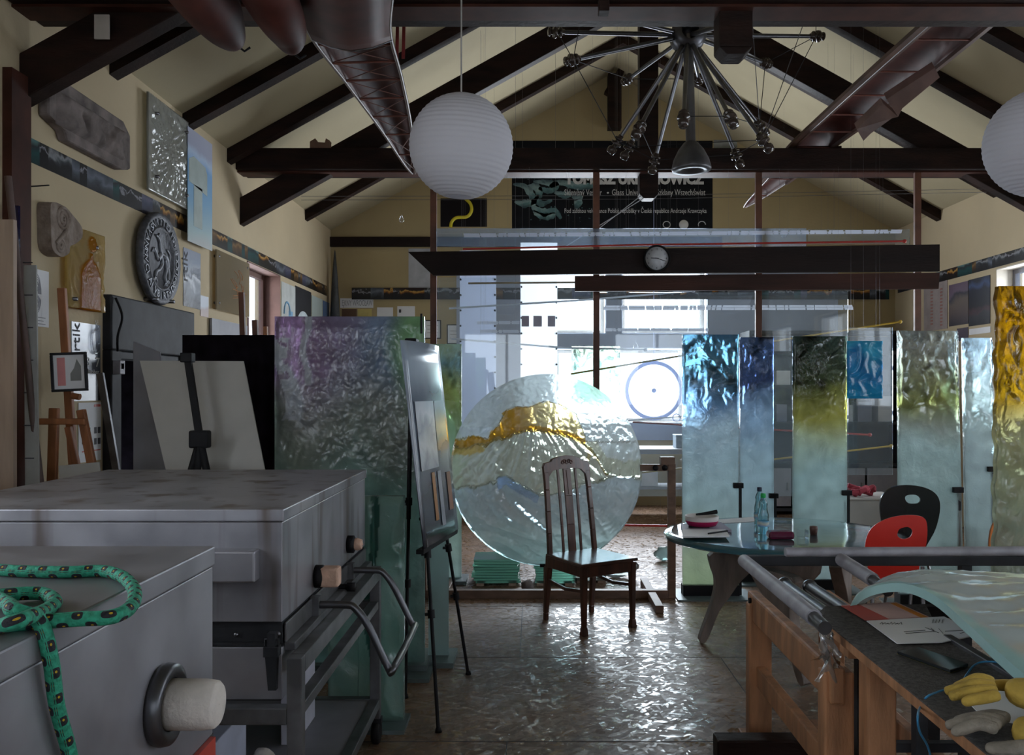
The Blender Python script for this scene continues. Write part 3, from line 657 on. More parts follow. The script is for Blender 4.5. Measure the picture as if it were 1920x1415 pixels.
# round seal
c = Vector((XL, 6.45, 2.556)); R_ = .335
g = thing('cast_seal', 'large round dark metal seal with lettering and a heraldic animal on left wall', 'seal', loc=c)
s = MB(); s.lathe([(.001, .03), (R_ - .02, .03), (R_, .035), (R_ + .004, .06), (R_ - .01, .085), (R_ - .035, .075), (R_ - .10, .072), (R_ - .105, .082), (R_ - .115, .082), (R_ - .125, .068), (.001, .068)], c, (1, 0, 0), 64); s.build('disc', M['seal'], g)
s = MB(); txt = 'TRIBVIAICVMNAVSNVLLIGIS+ECOD+ED+'
for k, ch in enumerate(txt):
    an = -PI * .5 + .32 - k * 2 * PI / len(txt); rad = R_ - .068
    ce = c + Vector((.075, math.cos(an) * rad, math.sin(an) * rad)); up = Vector((0, -math.cos(an), -math.sin(an))); ri = Vector((0, -math.sin(an), math.cos(an)))
    add_text(s, ch, .075, ce - up * .026 - ri * .018, ri, up, extrude=.008)
s.build('raised_lettering', M['seal_light'], g)
s = MB()
def blob(pts, r):
    s.tube(smoothcurve([(XL + .072, c.y + a, c.z + b) for a, b in pts], 5), r, 8)
blob([(-.06, .15), (-.03, .12), (-.02, .08), (.0, .04), (.05, .03), (.09, .0), (.1, -.05)], [.012] * 20 + [.022] * 11)
blob([(-.13, .06), (-.09, .03), (-.06, -.01)], .012); blob([(-.06, -.01), (-.01, .03)], .02)
blob([(.0, .02), (.02, -.03), (-.03, -.08), (-.08, -.1), (-.1, -.14)], .012)
blob([(.06, .0), (.09, -.06), (.06, -.12), (.08, -.16)], .014); blob([(.1, -.03), (.13, -.09), (.12, -.14)], .013)
blob([(.1, .08), (.15, .05), (.14, .0)], .008)
for a, b in ((-.1, -.14), (.08, -.16), (.12, -.14), (-.13, .06)):
    for q in (-.03, 0, .03): blob([(a, b), (a + q, b - .03)], .006)
blob([(-.06, .15), (-.09, .16)], .01); blob([(-.05, .16), (-.03, .18)], .006)
s.build('heraldic_animal', M['seal_light'], g)
for y, z in ((c.y - .12, c.z - R_ + .03), (c.y + .17, c.z - R_ + .04)):
    s = MB(); s.lathe([(.001, 0), (.014, 0), (.014, .10), (.001, .10)], (XL, y, z), (1, 0, 0), 12); s.build('stand_off', M['chrome'], g)
silver = pm('silver_poster_print', [(0, (.05, .05, .06)), (.3, (.3, .33, .38)), (.42, (.75, .78, .84)), (.5, (.12, .14, .18)), (.62, (.40, .44, .52)), (.8, (.30, .36, .46)), (1, (.36, .40, .50))], 5, .2, warp=.9)
g = lposter('foil_poster', 'narrow silvery poster with sideways black lettering right of the round seal', 'poster', 343, 375, 463, 573, silver)
s = MB(); add_text(s, 'rtik', .15, (XL + .007, 7.11, 2.46), (0, 0, 1), (0, -1, 0), width=.24); s.build('lettering', M['ink'], g)
lposter('small_photograph', 'small reddish photograph below the silvery poster on the left wall', 'photograph', 375, 390, 553, 592, pm('small_photo_print', [(0, (.25, .12, .09)), (.45, (.2, .1, .08)), (.6, (.3, .33, .4)), (1, (.35, .38, .45))], 6))
g = thing('amber_drawing_glass', 'pale glass sheet with orange scribbled lines left of the small left window', 'glass panel', loc=(XL, 8.1, 2.31))
s = MB(); s.box((XL + .03, 7.66, 2.30), (XL + .045, 8.54, 2.82)); s.c = [(.80, .68, .48, .7)] * 8; s.build('glass_sheet', M['cast_soft'], g)
s = MB(); rnd = random.Random(3)
for k in range(12):
    a = (8.15 + rnd.uniform(-.2, .2), 2.6 + rnd.uniform(-.15, .15)); b = (8.25 + rnd.uniform(-.25, .2), 2.5 + rnd.uniform(-.12, .15)); s.tube(smoothcurve([(XL + .047, a[0], a[1]), (XL + .047, (a[0] + b[0]) / 2 + .05, (a[1] + b[1]) / 2), (XL + .047, b[0], b[1])], 4), .003, 5)
s.build('scribbled_lines', flat('orange_line', (.45, .18, .05)), g)
for y, z in ((7.72, 2.77), (7.72, 2.36), (8.48, 2.77)):
    s = MB(); s.lathe([(.001, 0), (.012, 0), (.012, .05), (.001, .05)], (XL, y, z), (1, 0, 0), 10); s.build('stand_off', M['chrome'], g)
lposter('leaning_board', 'grey board leaning on the wall under the pale glass sheet', 'panel', 391, 458, 596, 720, M['grey_board'], .02, .01)
g = lposter('pale_poster', 'pale poster with blue arch and yellow patch right of the left window', 'poster', 527, 553, 527, 760, flat('pale_sheet', (.52, .54, .52)))
s = MB(); s.tube([(XL + .006, 9.98 + .12 * math.cos(t * PI / 12), 2.45 + .14 * math.sin(t * PI / 12)) for t in range(13)], .012, 6); s.box((XL + .005, 10.05, 2.2), (XL + .007, 10.22, 2.5)); s.build('printed_arch', flat('poster_blue', (.2, .4, .6)), g)
g = lposter('dark_arch_poster', 'dark poster with a white arch shape on the left wall', 'poster', 553, 583, 535, 760, flat('near_black_sheet', (.03, .03, .035), .4))
s = MB(); s.prism([(XL + .005, 10.7 + .30 * math.cos(t * PI / 14), 2.35 + .2 * math.sin(t * PI / 14)) for t in range(15)], (.002, 0, 0), holes=[[(XL + .005, 10.72 + .2 * math.cos(t * PI / 14), 2.36 + .12 * math.sin(t * PI / 14)) for t in range(15)]]); s.build('printed_arch', flat('arch_white', (.55, .62, .65)), g)
lposter('landscape_poster', 'poster with green foot and pale sky near the far left corner', 'poster', 584, 604, 553, 760, pm('green_poster_print', [(0, (.3, .35, .2)), (.55, (.04, .16, .06)), (.66, (.05, .2, .08)), (.7, (.42, .48, .44)), (1, (.45, .52, .50))], 3, warp=.1))
lposter('blue_poster', 'narrow blue poster nearest the far left corner', 'poster', 605, 617, 563, 760, flat('deep_blue_sheet', (.10, .16, .30)))
# 3 - 7 oktober poster and the sheet below
g = lposter('event_poster', 'silver and black event poster with date lettering left of the steel door', 'poster', 133, 187, 602, 752, pm('event_poster_print', [(0, (.012, .012, .014)), (.28, (.02, .02, .025)), (.42, (.10, .11, .14)), (.6, (.08, .09, .11)), (.7, (.22, .25, .32)), (.85, (.48, .53, .62)), (1, (.34, .38, .48))], 4, .25, warp=.45))
s = MB(); add_text(s, '3  7', .085, (XL + .007, 5.49, 1.745), (0, 1, 0), (0, 0, 1), width=.17); add_text(s, 'oktober', .04, (XL + .007, 5.49, 1.70), (0, 1, 0), (0, 0, 1), width=.17); s.build('date_lettering', M['white_ink'], g)
s = MB(); add_text(s, 'rtik', .12, (XL + .007, 5.42, 1.83), (0, 0, 1), (0, -1, 0), width=.17); s.build('name_lettering', M['ink'], g)
s = MB(); s.tube(smoothcurve([(XL + .012, 5.62, 2.04), (XL + .012, 5.62, 1.99), (XL + .012, 5.56, 1.95), (XL + .012, 5.56, 1.86), (XL + .012, 5.6, 1.83), (XL + .012, 5.65, 1.86), (XL + .012, 5.65, 1.95), (XL + .012, 5.63, 1.99)], 5), .008, 8); s.build('glass_loop', M['window_glass'], g)
g = lposter('notice_sheet', 'white notice with red edges and small dark photographs behind the wooden easel', 'poster', 146, 188, 755, 868, M['paper'])
s = MB(); s.box((XL + .005, 5.6, 1.49), (XL + .0065, 5.68, 1.505)); s.box((XL + .005, 5.45, 1.21), (XL + .0065, 5.68, 1.217)); s.build('red_edge', M['red_paint'], g)
s = MB()
for y0, y1, z0, z1 in ((5.45, 5.55, 1.26, 1.36), (5.6, 5.63, 1.25, 1.29), (5.645, 5.68, 1.25, 1.29), (5.6, 5.63, 1.32, 1.36), (5.645, 5.68, 1.32, 1.36)): s.box((XL + .005, y0, z0), (XL + .0065, y1, z1))
s.build('printed_photographs', M['ink'], g)
# intercom box by the door
s = MB(); s.box((XL + .06, 5.73, 1.70), (XL + .11, 5.80, 1.79)); s.box((XL + .11, 5.74, 1.73), (XL + .08, 5.79, 1.775))
tag(s.build('door_latch_box', M['pipe'], bevel=.004), 'small grey metal box on the near jamb of the steel door', 'box')
# ---------------- things leaning in the left edge ----------------
s = MB(); s.prism([(-2.70, 4.40, 0.0), (-2.60, 4.40, 0.0), (-2.60, 4.40, 2.45), (-2.70, 4.40, 2.45)], (0, .03, 0))
tag(s.build('pale_plank', M['pale_wood']), 'tall pale wooden plank upright at the far left edge', 'plank')
s = MB(); s.prism([(-2.62, 4.55, 0), (-2.545, 4.55, 0), (-2.60, 4.60, 2.25), (-2.665, 4.60, 2.25)], (0, .012, 0))
g = tag(s.build('measuring_strip', flat('grey_white_strip', (.38, .38, .36))), 'grey strip with cross marks standing right of the pale plank', 'strip')
s = MB()
for k in range(9):
    z = .9 + k * .17; x = -2.622 - .045 * z / 2.25; s.box((x, 4.555 + .05 * z / 2.25 - .008, z), (x + .05, 4.555 + .05 * z / 2.25 - .004, z + .006))
s.build('cross_mark', M['ink'], g)
p1 = W(15, 330, 4.5); p2 = W(80, 915, 4.62); dd = (p2 - p1); p3 = p2 + dd * (p2.z / -dd.z) if dd.z else p2; p3 = p2 + dd * (p2.z / (p1.z - p2.z))
s = MB(); s.tube([p1, (p1 + p3) / 2 + Vector((-.01, 0, 0)), p3], [.017, .018, .016], 10); tag(s.build('wooden_pole', surf('grey_brown_pole', (.10, .06, .05), .6, var=.3)), 'long grey brown wooden pole leaning left of the pinned drawing', 'pole')
s = MB(); s.prism([W(22, 385, 4.62), W(34, 385, 4.62), W(34, 520, 4.62), W(26, 520, 4.62)], (0, .02, 0)); s.c = [(.10, .08, .30, .3)] * 8
tag(s.build('violet_glass_offcut', M['cast_soft']), 'dark violet glass offcut on the post above the pale plank', 'glass piece')
s = MB(); s.tube([(XL, 4.9, 2.73), (XL + .12, 4.87, 2.73)], .004, 6); tag(s.build('wall_nail', M['steel_dark']), 'thin nail sticking out of the left wall near the scroll corbel', 'nail')
# white tag on near principal
s = MB(); c = W(193, 52, 4.74); s.box((c.x - .04, 4.725, c.z - .065), (c.x + .04, 4.735, c.z + .065), M_=None); tag(s.build('paper_tag', flat('grey_white_tag', (.45, .42, .40))), 'small white tag fixed to the nearest roof truss at top left', 'tag')
# ================= back wall =================
def bposter(name, label, cat, px0, px1, y0, y1, m, Y=YB - .032, th=.004, parent=None):
    a = W(px0, y1, Y); b = W(px1, y0, Y); s = MB(); s.box((a.x, Y - th, a.z), (b.x, Y, b.z)); return tag(s.build(name, m), label, cat)
YG = YB - .001
g = bposter('exhibition_banner', 'wide black exhibition banner with pale lettering on the gable wall', 'banner', 960, 1336, 264, 428, flat('black_banner', (.006, .007, .010), .5), YG)
def bl(t, px, py, h, wpx, bold=0.0):
    s = MB(); p = W(px, py, YG - .006); add_text(s, t, h * YG / F * 1.35, p, (1, 0, 0), (0, 0, 1), width=wpx * YG / F, bold=bold); s.build('lettering_line', M['white_ink'], g)
bl('ARWA Wrocław - Galerie skleněného umění a', 1000, 293, 10, 186); bl('I  sklářství', 1201, 293, 10, 60)
bl('TOMASZ URBANOWICZ', 1060, 344, 19, 262, .012)
bl('Skleněný Vesmír', 1058, 366, 12, 70); bl('•', 1137, 366, 10, 4); bl('Glass Universe', 1147, 366, 12, 64); bl('•', 1219, 366, 10, 4); bl('Szklany Wszechświat', 1231, 366, 12, 91)
bl('Pod záštitou velvyslance Polské republiky v České republice Andrzeje Krawczyka', 1058, 399, 9, 266)
s = MB()
for k, (px, kind) in enumerate(((1250, 0), (1282, 1), (1316, 2))):
    c = W(px, 421, YG - .006)
    if kind == 1: s.lathe([(.001, 0), (.065, 0), (.065, .003), (.001, .003)], c, (0, -1, 0), 24)
    else: s.tube([c + Vector((math.cos(t * .45) * .05, 0, math.sin(t * .45) * .045)) for t in range(15 if kind == 0 else 9)], .006, 6)
c = W(982, 287, YG - .006); s.tube([c + Vector((-.05, 0, -.04)), c + Vector((0, 0, .07)), c + Vector((.07, 0, -.05))], .006, 5); s.build('emblem', M['white_ink'], g)
# the pale turquoise glass splashes printed on the left half
SPM = pm('turquoise_splash_print', [(0, (.02, .05, .06)), (.4, (.10, .20, .21)), (.6, (.22, .32, .32)), (1, (.04, .08, .1))], 9, warp=.9)
rnd = random.Random(11)
sp_ = [[(962, 345), (985, 350), (1000, 370), (1015, 382), (1035, 375)], [(1000, 340), (1025, 342), (1040, 348), (1030, 358), (1010, 352)], [(1010, 365), (1000, 385), (1020, 398), (1040, 395), (1052, 410)],
       [(965, 378), (985, 382), (1005, 376)], [(1030, 350), (1050, 342), (1090, 350), (1120, 346)], [(1072, 368), (1085, 372), (1080, 392)], [(1040, 360), (1060, 366), (1070, 360)], [(1000, 395), (1012, 404), (1030, 406), (1040, 400)], [(990, 348), (1008, 352), (1012, 372)]]
for ln in sp_:
    s = MB(); pts = smoothcurve([W(x, y, YG - .006) for x, y in ln], 6); n_ = len(pts); vs = []
    for i, p in enumerate(pts):
        d_ = (pts[min(i + 1, n_ - 1)] - pts[max(i - 1, 0)]).normalized(); nn = Vector((-d_.z, 0, d_.x)); w_ = .012 + .045 * abs(math.sin(i / n_ * PI)) * rnd.uniform(.6, 1.2); vs += [p + nn * w_, p - nn * w_]
    s.add(vs, [[2 * i, 2 * i + 1, 2 * i + 3, 2 * i + 2] for i in range(n_ - 1)]); s.build('printed_splash', SPM, g)
s = MB()
for k in range(50):
    c = W(rnd.uniform(962, 1120), rnd.uniform(335, 420), YG - .006); r_ = rnd.uniform(.004, .012); s.add([c + Vector((r_ * math.cos(a), 0, r_ * math.sin(a))) for a in (0, 1.5, 3, 4.5)], [[0, 1, 2, 3]])
tag(s.build('printed_droplets', SPM, g), kind='stuff')
g = bposter('landscape_poster', 'small picture with pale clouds beside the black banner behind the chandelier', 'poster', 1338, 1382, 262, 286, pm('cloud_print', [(0, (.08, .09, .06)), (.4, (.18, .19, .16)), (.7, (.35, .37, .36)), (1, (.2, .2, .2))], 5), YG)
bposter('black_poster', 'square black poster behind the paper lantern with the yellow tube', 'poster', 826, 913, 372, 425, flat('black_sheet', (.008, .006, .008), .5), YG)
s = MB(); s.tube(smoothcurve([W(x, y, 11.9) for x, y in ((872, 372), (882, 382), (884, 395), (876, 406), (856, 408), (847, 416), (845, 426))], 6), .022, 10)
q = W(872, 372, 11.9); s.tube([q, (q.x, 11.9, roofz(q.x) - .01)], .003, 6)
tag(s.build('yellow_glass_tube', flat('yellow_glass', (.62, .52, .03), .2)), 'bent yellow glass tube hanging just below the large paper lantern', 'glass tube')
bposter('white_poster', 'large blank white sheet on the back wall left of the dark boards', 'poster', 766, 812, 466, 540, flat('blue_white_sheet', (.42, .43, .46)), YB)
g = bposter('lettered_strip', 'white strip of paper with city lettering under the photo strip at far left', 'sign', 638, 700, 559, 577, M['paper'], YB)
s = MB(); p = W(641, 573, YB - .006); add_text(s, 'ĘKNY WROCŁAW', .11, p, (1, 0, 0), (0, 0, 1), width=57 * YB / F); s.build('lettering', flat('grey_lettering', (.3, .3, .32)), g)
bposter('brown_print', 'brown print under the lettered strip', 'print', 641, 669, 579, 640, flat('brown_sheet', (.13, .07, .04)), YB)
bposter('yellow_print', 'yellow print beside the brown one under the lettered strip', 'print', 671, 697, 579, 640, flat('yellow_sheet', (.55, .45, .16)), YB)
bposter('paper_sheet', 'small white sheet above the big purple slab', 'paper', 707, 737, 576, 640, M['paper'], YB)
g = bposter('paper_sheet', 'small white sheet with black mark, nearer the brown lath', 'paper', 745, 778, 574, 640, M['paper'], YB)
s = MB(); a = W(748, 586, YB - .037); s.box((a.x, a.y - .002, a.z), (a.x + .03, a.y, a.z + .045)); s.build('printed_mark', M['ink'], g)
def framed(label, px0, px1, y0, y1, Y=YB):
    a = W(px0, y1, Y); b = W(px1, y0, Y); t = .014; g = thing('framed_certificate', label, 'picture frame', loc=((a.x + b.x) / 2, Y, a.z))
    s = MB()
    for q in (((a.x, Y - .02, a.z), (b.x, Y, a.z + t)), ((a.x, Y - .02, b.z - t), (b.x, Y, b.z)), ((a.x, Y - .02, a.z + t), (a.x + t, Y, b.z - t)), ((b.x - t, Y - .02, a.z + t), (b.x, Y, b.z - t))): s.box(*q)
    s.build('frame', M['steel_dark'], g); s = MB(); s.box((a.x + t, Y - .01, a.z + t), (b.x - t, Y - .004, b.z - t))
    for k in range(3): s.box((a.x + t + .03, Y - .012, a.z + .08 + k * .05), (b.x - t - .03, Y - .0101, a.z + .084 + k * .05), 1)
    s.build('certificate', [M['paper'], M['ink']], g)
framed('framed certificate immediately right of the purple slab', 795, 827, 600, 635); framed('smaller framed certificate seen through glass beside the brown lath', 838, 867, 608, 645)
# dark cone in the corner
s = MB(); s.lathe([(.095, -1.0), (.095, .2), (.09, .8), (.07, 1.5), (.04, 2.1), (.012, 2.45), (.001, 2.5)], (-2.695, 11.95, 1.0), (0, 0, 1), 24)
tag(s.build('dark_cone', surf('slate_grey_cone', (.055, .06, .065), .6, var=.3)), 'tall dark grey cone standing in the far left corner', 'cone')
# right wall posters: columns of pixels on X=XR
def rposter(name, label, cat, px0, px1, yt, yb, m):
    a = LW(px0, yt, XR); b = LW(px0, yb, XR); c = LW(px1, 700, XR); s = MB(); s.box((XR - .006, min(a[0], c[0]), b[1]), (XR - .001, max(a[0], c[0]), a[1])); return tag(s.build(name, m), label, cat)
g = rposter('print_sheet', 'pale sheet with two faint red columns beside the dark posters on the right wall', 'poster', 1733, 1777, 536, 622, flat('mauve_sheet', (.30, .25, .24)))
s = MB()
for px in (1748, 1766):
    y, z = LW(px, 540, XR)
    for k in range(12): s.box((XR - .009, y - .03, z - k * .04 - .02), (XR - .0062, y + .03, z - k * .04))
s.build('red_column', flat('faint_red', (.30, .13, .11)), g)
rposter('mountain_poster', 'brownish violet poster of a mountain on the right wall', 'poster', 1780, 1816, 535, 612, pm('mountain_print', [(0, (.05, .045, .06)), (.3, (.12, .09, .09)), (.55, (.16, .13, .11)), (.68, (.05, .05, .07)), (.75, (.16, .12, .17)), (1, (.13, .08, .13))], 3))
g = rposter('night_poster', 'black and blue poster with small red lights on the right wall', 'poster', 1817, 1857, 525, 612, pm('night_print', [(0, (.01, .01, .015)), (.25, (.03, .03, .04)), (.3, (.07, .03, .04)), (.4, (.01, .01, .015)), (.75, (.012, .014, .03)), (.85, (.04, .07, .17)), (1, (.01, .012, .025))], 5, warp=.35))
rposter('violet_poster', 'dim violet sheet below the mountain poster on the right wall', 'poster', 1795, 1816, 616, 640, flat('violet_sheet', (.08, .06, .09)))
rposter('label_strip', 'white strip with small marks below the black and blue poster', 'sign', 1818, 1858, 617, 628, M['paper'])
# ================= the hanging glass partition =================
YP = 8.25
def lath(px, y1, label, Y=8.34):
    a = W(px, 0, Y); b = W(px, y1, Y); s = MB(); s.box((a.x - .03, Y - .02, b.z), (a.x + .03, Y + .02, 3.66)); return tag(s.build('hanging_lath', M['beam_red'], bevel=.003), label, 'lath', 'laths of the glass partition')
lath(813, 1045, 'leftmost red brown lath hanging from the tie beam, beside the certificates'); lath(1118, 735, 'red brown lath hanging behind the top of the round glass')
lath(1422, 760, 'red brown lath hanging left of the dark green slab'); lath(1720, 700, 'rightmost red brown lath, by the right wall posters')
def dark_board(label, pts, m, Y=8.0, th=.045):
    s = MB(); s.prism([W(x, y, Y) for x, y in pts], (0, th, 0)); return tag(s.build('timber_board', m), label, 'board', 'dark boards of the glass partition')
b1 = dark_board('long nearly black board with pointed left end carrying the clock', [(765, 472), (1762, 458), (1762, 508), (812, 516)], M['board_dark'])
b2 = dark_board('shorter red brown board right under the long black one', [(1078, 517), (1762, 511), (1760, 541), (1078, 546)], M['board_red'])
for px, b in ((813, b1), (1118, b1), (1422, b1), (1721, b1), (1118, b2), (1422, b2), (1721, b2)):
    p = W(px, 488 if b is b1 else 528, 8.0); s = MB(); s.tube([(p.x, 8.03, p.z), (p.x, 8.33, p.z)], .008, 8); s.build('spacer_bolt', M['chrome'], b)
c = W(1232, 484, 7.955); g = thing('wall_clock', 'round clock with pale face and dark rim on the long black board', 'clock', loc=c)
s = MB(); s.lathe([(.001, .045), (.118, .045), (.122, .03), (.122, .0), (.114, -.012), (.106, -.004), (.104, .012)], c, (0, 1, 0), 48); s.build('rim', M['black'], g)
s = MB(); s.lathe([(.001, .008), (.107, .008), (.107, .014), (.001, .014)], c, (0, 1, 0), 48); s.build('dial', flat('grey_white_dial', (.50, .50, .52)), g)
s = MB()
for k in range(12):
    a = k * PI / 6; p = c + Vector((math.sin(a) * .085, .005, math.cos(a) * .085)); add_text(s, str(k or 12), .022, p + Vector((-.007 if k < 10 and k else -.012, 0, -.008)), (1, 0, 0), (0, 0, 1))
s.build('numerals', M['ink'], g)
for nm, an, L, w in (('hour_hand', math.radians(-87), .055, .007), ('minute_hand', math.radians(108), .085, .005)):
    d_ = Vector((math.sin(an), 0, math.cos(an))); s = MB(); s.bar(c + Vector((0, .002, 0)) - d_ * .015, c + Vector((0, .002, 0)) + d_ * L, w, .002, (0, 1, 0)); s.build(nm, M['ink'], g)
def pane(label, px0, px1, y0, y1, Y, m, th=.008, name='hanging_glass_sheet', clips=True):
    a = W(px0, y1, Y); b = W(px1, y0, Y); s = MB(); s.box((a.x, Y, a.z), (b.x, Y + th, b.z)); o = tag(s.build(name, m), label, 'glass sheet')
    if clips:
        s = MB()
        for x in (a.x + .25, b.x - .25):
            s.tube([(x, Y + .004, b.z - .01), (x, Y + .004, 3.66 if Y > 8 else roofz(x) - .02)], .0006, 4)
        s.build('suspension_wire', M['chrome'], o)
    return o
pane('pane with a painted blue grey reflection across the top of the partition', 818, 1512, 428, 462, 8.22, M['hazy_pane'])
pane('clearer pane at the upper right end of the partition', 1514, 1706, 430, 458, 8.22, M['pane'])
pane('tall clear pane between the leftmost lath and the lath behind the round glass', 822, 1112, 520, 930, 8.24, M['pane'])
pane('clear pane behind the blue black slabs', 1124, 1416, 548, 930, 8.24, M['pane'])
pane('clear pane between the two right laths', 1428, 1590, 546, 930, 8.24, M['pane'])
pane('clear pane around the blue glass square', 1588, 1674, 614, 890, 7.55, M['pane'])
# strip of pale letter-like marks and coloured glass rods
FRM = translucent('frosted_marks', (.86, .88, .94), .5)
def frost_strip(label, x0, x1, y, h, Y, slope, seed):
    s = MB(); rnd = random.Random(seed); x = float(x0)
    while x < x1:
        w_ = rnd.choice((6, 9, 14, 22, 30)); yy = y - (x - x0) * slope; p = W(x, yy + h / 2, Y); q = W(min(x + w_, x1), yy - h / 2, Y); sk = rnd.uniform(-.012, .012)
        s.prism([(p.x, Y, p.z), (q.x, Y, p.z), (q.x + sk, Y, q.z), (p.x + sk, Y, q.z)], (0, .004, 0)); x += w_ + rnd.choice((1.2, 2, 2.6))
    a = W(x0, y, Y); b = W(x1, y - (x1 - x0) * slope, Y); s.bar((a.x, Y + .006, a.z), (b.x, Y + .006, b.z), .004, .006)
    g = tag(s.build('frosted_strip', FRM), label, 'glass strip', 'frosted strips of the partition'); s = MB()
    for t in (.1, .9): p = a.lerp(b, t); s.tube([(p.x, Y + .006, p.z), (p.x, Y + .01, 3.66 if Y < 8.4 else roofz(p.x) - .02)], .0006, 4)
    s.build('suspension_wire', M['chrome'], g); return g
frost_strip('long strip of broken white marks across the top pane of the partition', 870, 1690, 441, 7, 8.2, .009, 5)
frost_strip('white marked strip just below the shorter board, from the bright windows to the right', 1132, 1600, 577, 9, 8.55, .002, 6)
frost_strip('white marked strip under the upper windows, above the glass ball', 1134, 1329, 618, 6, 8.56, 0, 7)
frost_strip('short white marked strip between the two hanging films, upper one', 895, 974, 605, 6, 8.57, .01, 8)
frost_strip('short white marked strip between the two hanging films, lower one', 900, 974, 621, 6, 8.58, .0, 9)
def rod(label, pts, Y, col, r=.009, trans=True):
    P = [W(x, y, Y) for x, y in pts]; s = MB(); s.tube(P, r, 8); s.lathe([(.001, -.02), (.016, -.012), (.018, 0), (.016, .012), (.001, .02)], P[-1], (1, 0, 0), 10)
    o = tag(s.build('glass_rod', col), label, 'glass rod', 'thin glass rods strung across the partition')
    s = MB()
    for t in (.15, .85): p = P[0].lerp(P[-1], t); s.tube([p, (p.x, Y, 3.66 if Y < 8.4 else roofz(p.x) - .02)], .0006, 4)
    s.build('suspension_wire', M['chrome'], o); return o
RED = flat('red_glass_rod', (.52, .05, .04), .25); YEL = flat('yellow_glass_rod', (.60, .40, .05), .25); WHT = translucent('white_glass_rod', (.82, .86, .92), .4); BRN = flat('brown_glass_rod', (.34, .22, .07), .3)
rod('long red glass rod just above the black board with the clock', [(868, 467), (1200, 459), (1696, 452)], 8.15, RED)
rod('brown glass rod touching the shorter board at its left end', [(878, 531), (1000, 530), (1100, 529)], 8.32, BRN)
rod('white glass rod rising to the right above the hanging film', [(842, 578), (1100, 562), (1300, 545)], 8.45, WHT)
rod('white glass rod falling to the right above the round glass', [(846, 635), (1060, 652), (1210, 655)], 8.47, WHT)
rod('yellow glass rod climbing from the round glass towards the blue square', [(1070, 701), (1380, 650), (1688, 603)], 8.6, YEL)
rod('yellow glass rod behind the slabs at table height', [(1198, 886), (1450, 861), (1671, 836)], 8.5, YEL)
rod('red glass rod behind the slabs below the blue square', [(1186, 791), (1400, 803), (1631, 815)], 8.5, RED)
rod('red glass rod low behind the round glass and frame post', [(1160, 984), (1252, 986)], 8.5, RED, .012)
rod('pale glass rod across the bright window under the hanging hoop', [(1080, 795), (1288, 780)], 8.7, WHT, .006)
for k, (y0, y1) in enumerate(((368, 366), (375, 372))):
    a = W(565, y0, 8.85); b = W(1850, y1 - 12, 8.85); s = MB(); s.tube([a, (a + b) / 2 - Vector((0, 0, .03)), b], .0022, 5); tag(s.build('steel_wire', M['steel_mid']), 'thin steel wire stretched across the hall %s' % ('above its twin' if k == 0 else 'below its twin'), 'wire')
for px, label in ((753, 'tiny glass drop on a thread left of the big lantern'), (1192, 'small glass ball hanging in front of the bright windows'), (1470, 'small glass drop hanging right of the clock')):
    yy = {753: 412, 1192: 650, 1470: 440}[px]; c = W(px, yy, 8.9); s = MB(); s.lathe([(.001, .05), (.012, .03), (.028, 0), (.022, -.02), (.001, -.03)], c, (0, 0, 1), 14); s.tube([c + Vector((0, 0, .04)), (c.x, c.y, roofz(c.x) - .01)], .0009, 5)
    tag(s.build('glass_drop', M['window_glass']), label, 'glass ornament')
# diagonal cords from the king post
s = MB()
s.tube([W(1208, 362, 8.4), W(1118, 432, 8.5)], .004, 6); s.tube([W(1222, 362, 8.4), W(1060, 462, 8.5)], .004, 6); tag(s.build('taut_cord', flat('pale_cord', (.40, .40, .42))), 'pair of pale taut cords slanting down from the middle king post', 'cord')
# hanging films with eyelets
def film(label, px0, px1, y0, y1, Y, m, step=29):
    a = W(px0, y1, Y); b = W(px1, y0, Y); g = thing('hanging_film', label, 'banner', 'eyeleted films hanging behind the partition', loc=((a.x + b.x) / 2, Y, a.z)); s = MB(); n_ = 24
    vs = []
    for j in range(n_ + 1):
        z = a.z + (b.z - a.z) * j / n_
        for i in range(3): vs.append((a.x + (b.x - a.x) * i / 2, Y + .015 * math.sin(j * .7 + i), z))
    vs2 = [(x, y + .003, z) for x, y, z in vs]; k = len(vs); fs = []
    for j in range(n_):
        for i in range(2): q = j * 3 + i; fs += [[q, q + 1, q + 4, q + 3], [k + q, k + q + 3, k + q + 4, k + q + 1]]
    s.add(vs + vs2, fs, 0, True); s.build('film', m, g)
    s = MB(); y = y0 + 25
    while y < y1 - 5:
        for px in (px0 + 1.7, px1 - 1.7): p = W(px, y, Y); s.lathe([(.001, -.03), (.010, -.03), (.010, .03), (.001, .03)], p, (0, 1, 0), 8)
        y += step
    s.build('eyelet', M['steel_dark'], g); s = MB()
    for x in (a.x + .02, b.x - .02): s.tube([(x, Y, b.z - .01), (x, Y, roofz(x) - .01)], .001, 4)
    s.build('suspension_wire', M['chrome'], g)
    return g
film('blue white hanging film with dark eyelets left of the brightest window', 862, 930, 470, 905, 9.4, translucent('grey_film', (.62, .66, .76), .6))
film('brilliant white hanging film in front of the bright window above the round glass', 976, 1045, 455, 770, 9.4, M['banner_film'])
g = bposter('window_drawing', 'printed drawing of a door and yellow patch on the blue grey wall, left side', 'print', 846, 928, 655, 700, pm('pale_drawing_print', [(0, (.45, .45, .42)), (.5, (.5, .5, .48)), (.8, (.40, .42, .46)), (1, (.38, .42, .50))], 4))
for k, (x0, y0, x1, y1) in enumerate(((978, 592, 992, 612), (1000, 592, 1016, 612), (1027, 592, 1041, 612))):
    bposter('small_print', ['small mauve print on the left of three hung against the white film', 'middle one of three small mauve prints against the white film', 'right one of three small mauve prints against the white film'][k], 'print', x0, x1, y0, y1, flat('mauve_print_%d' % k, (.35, .27, .38)), 9.37)
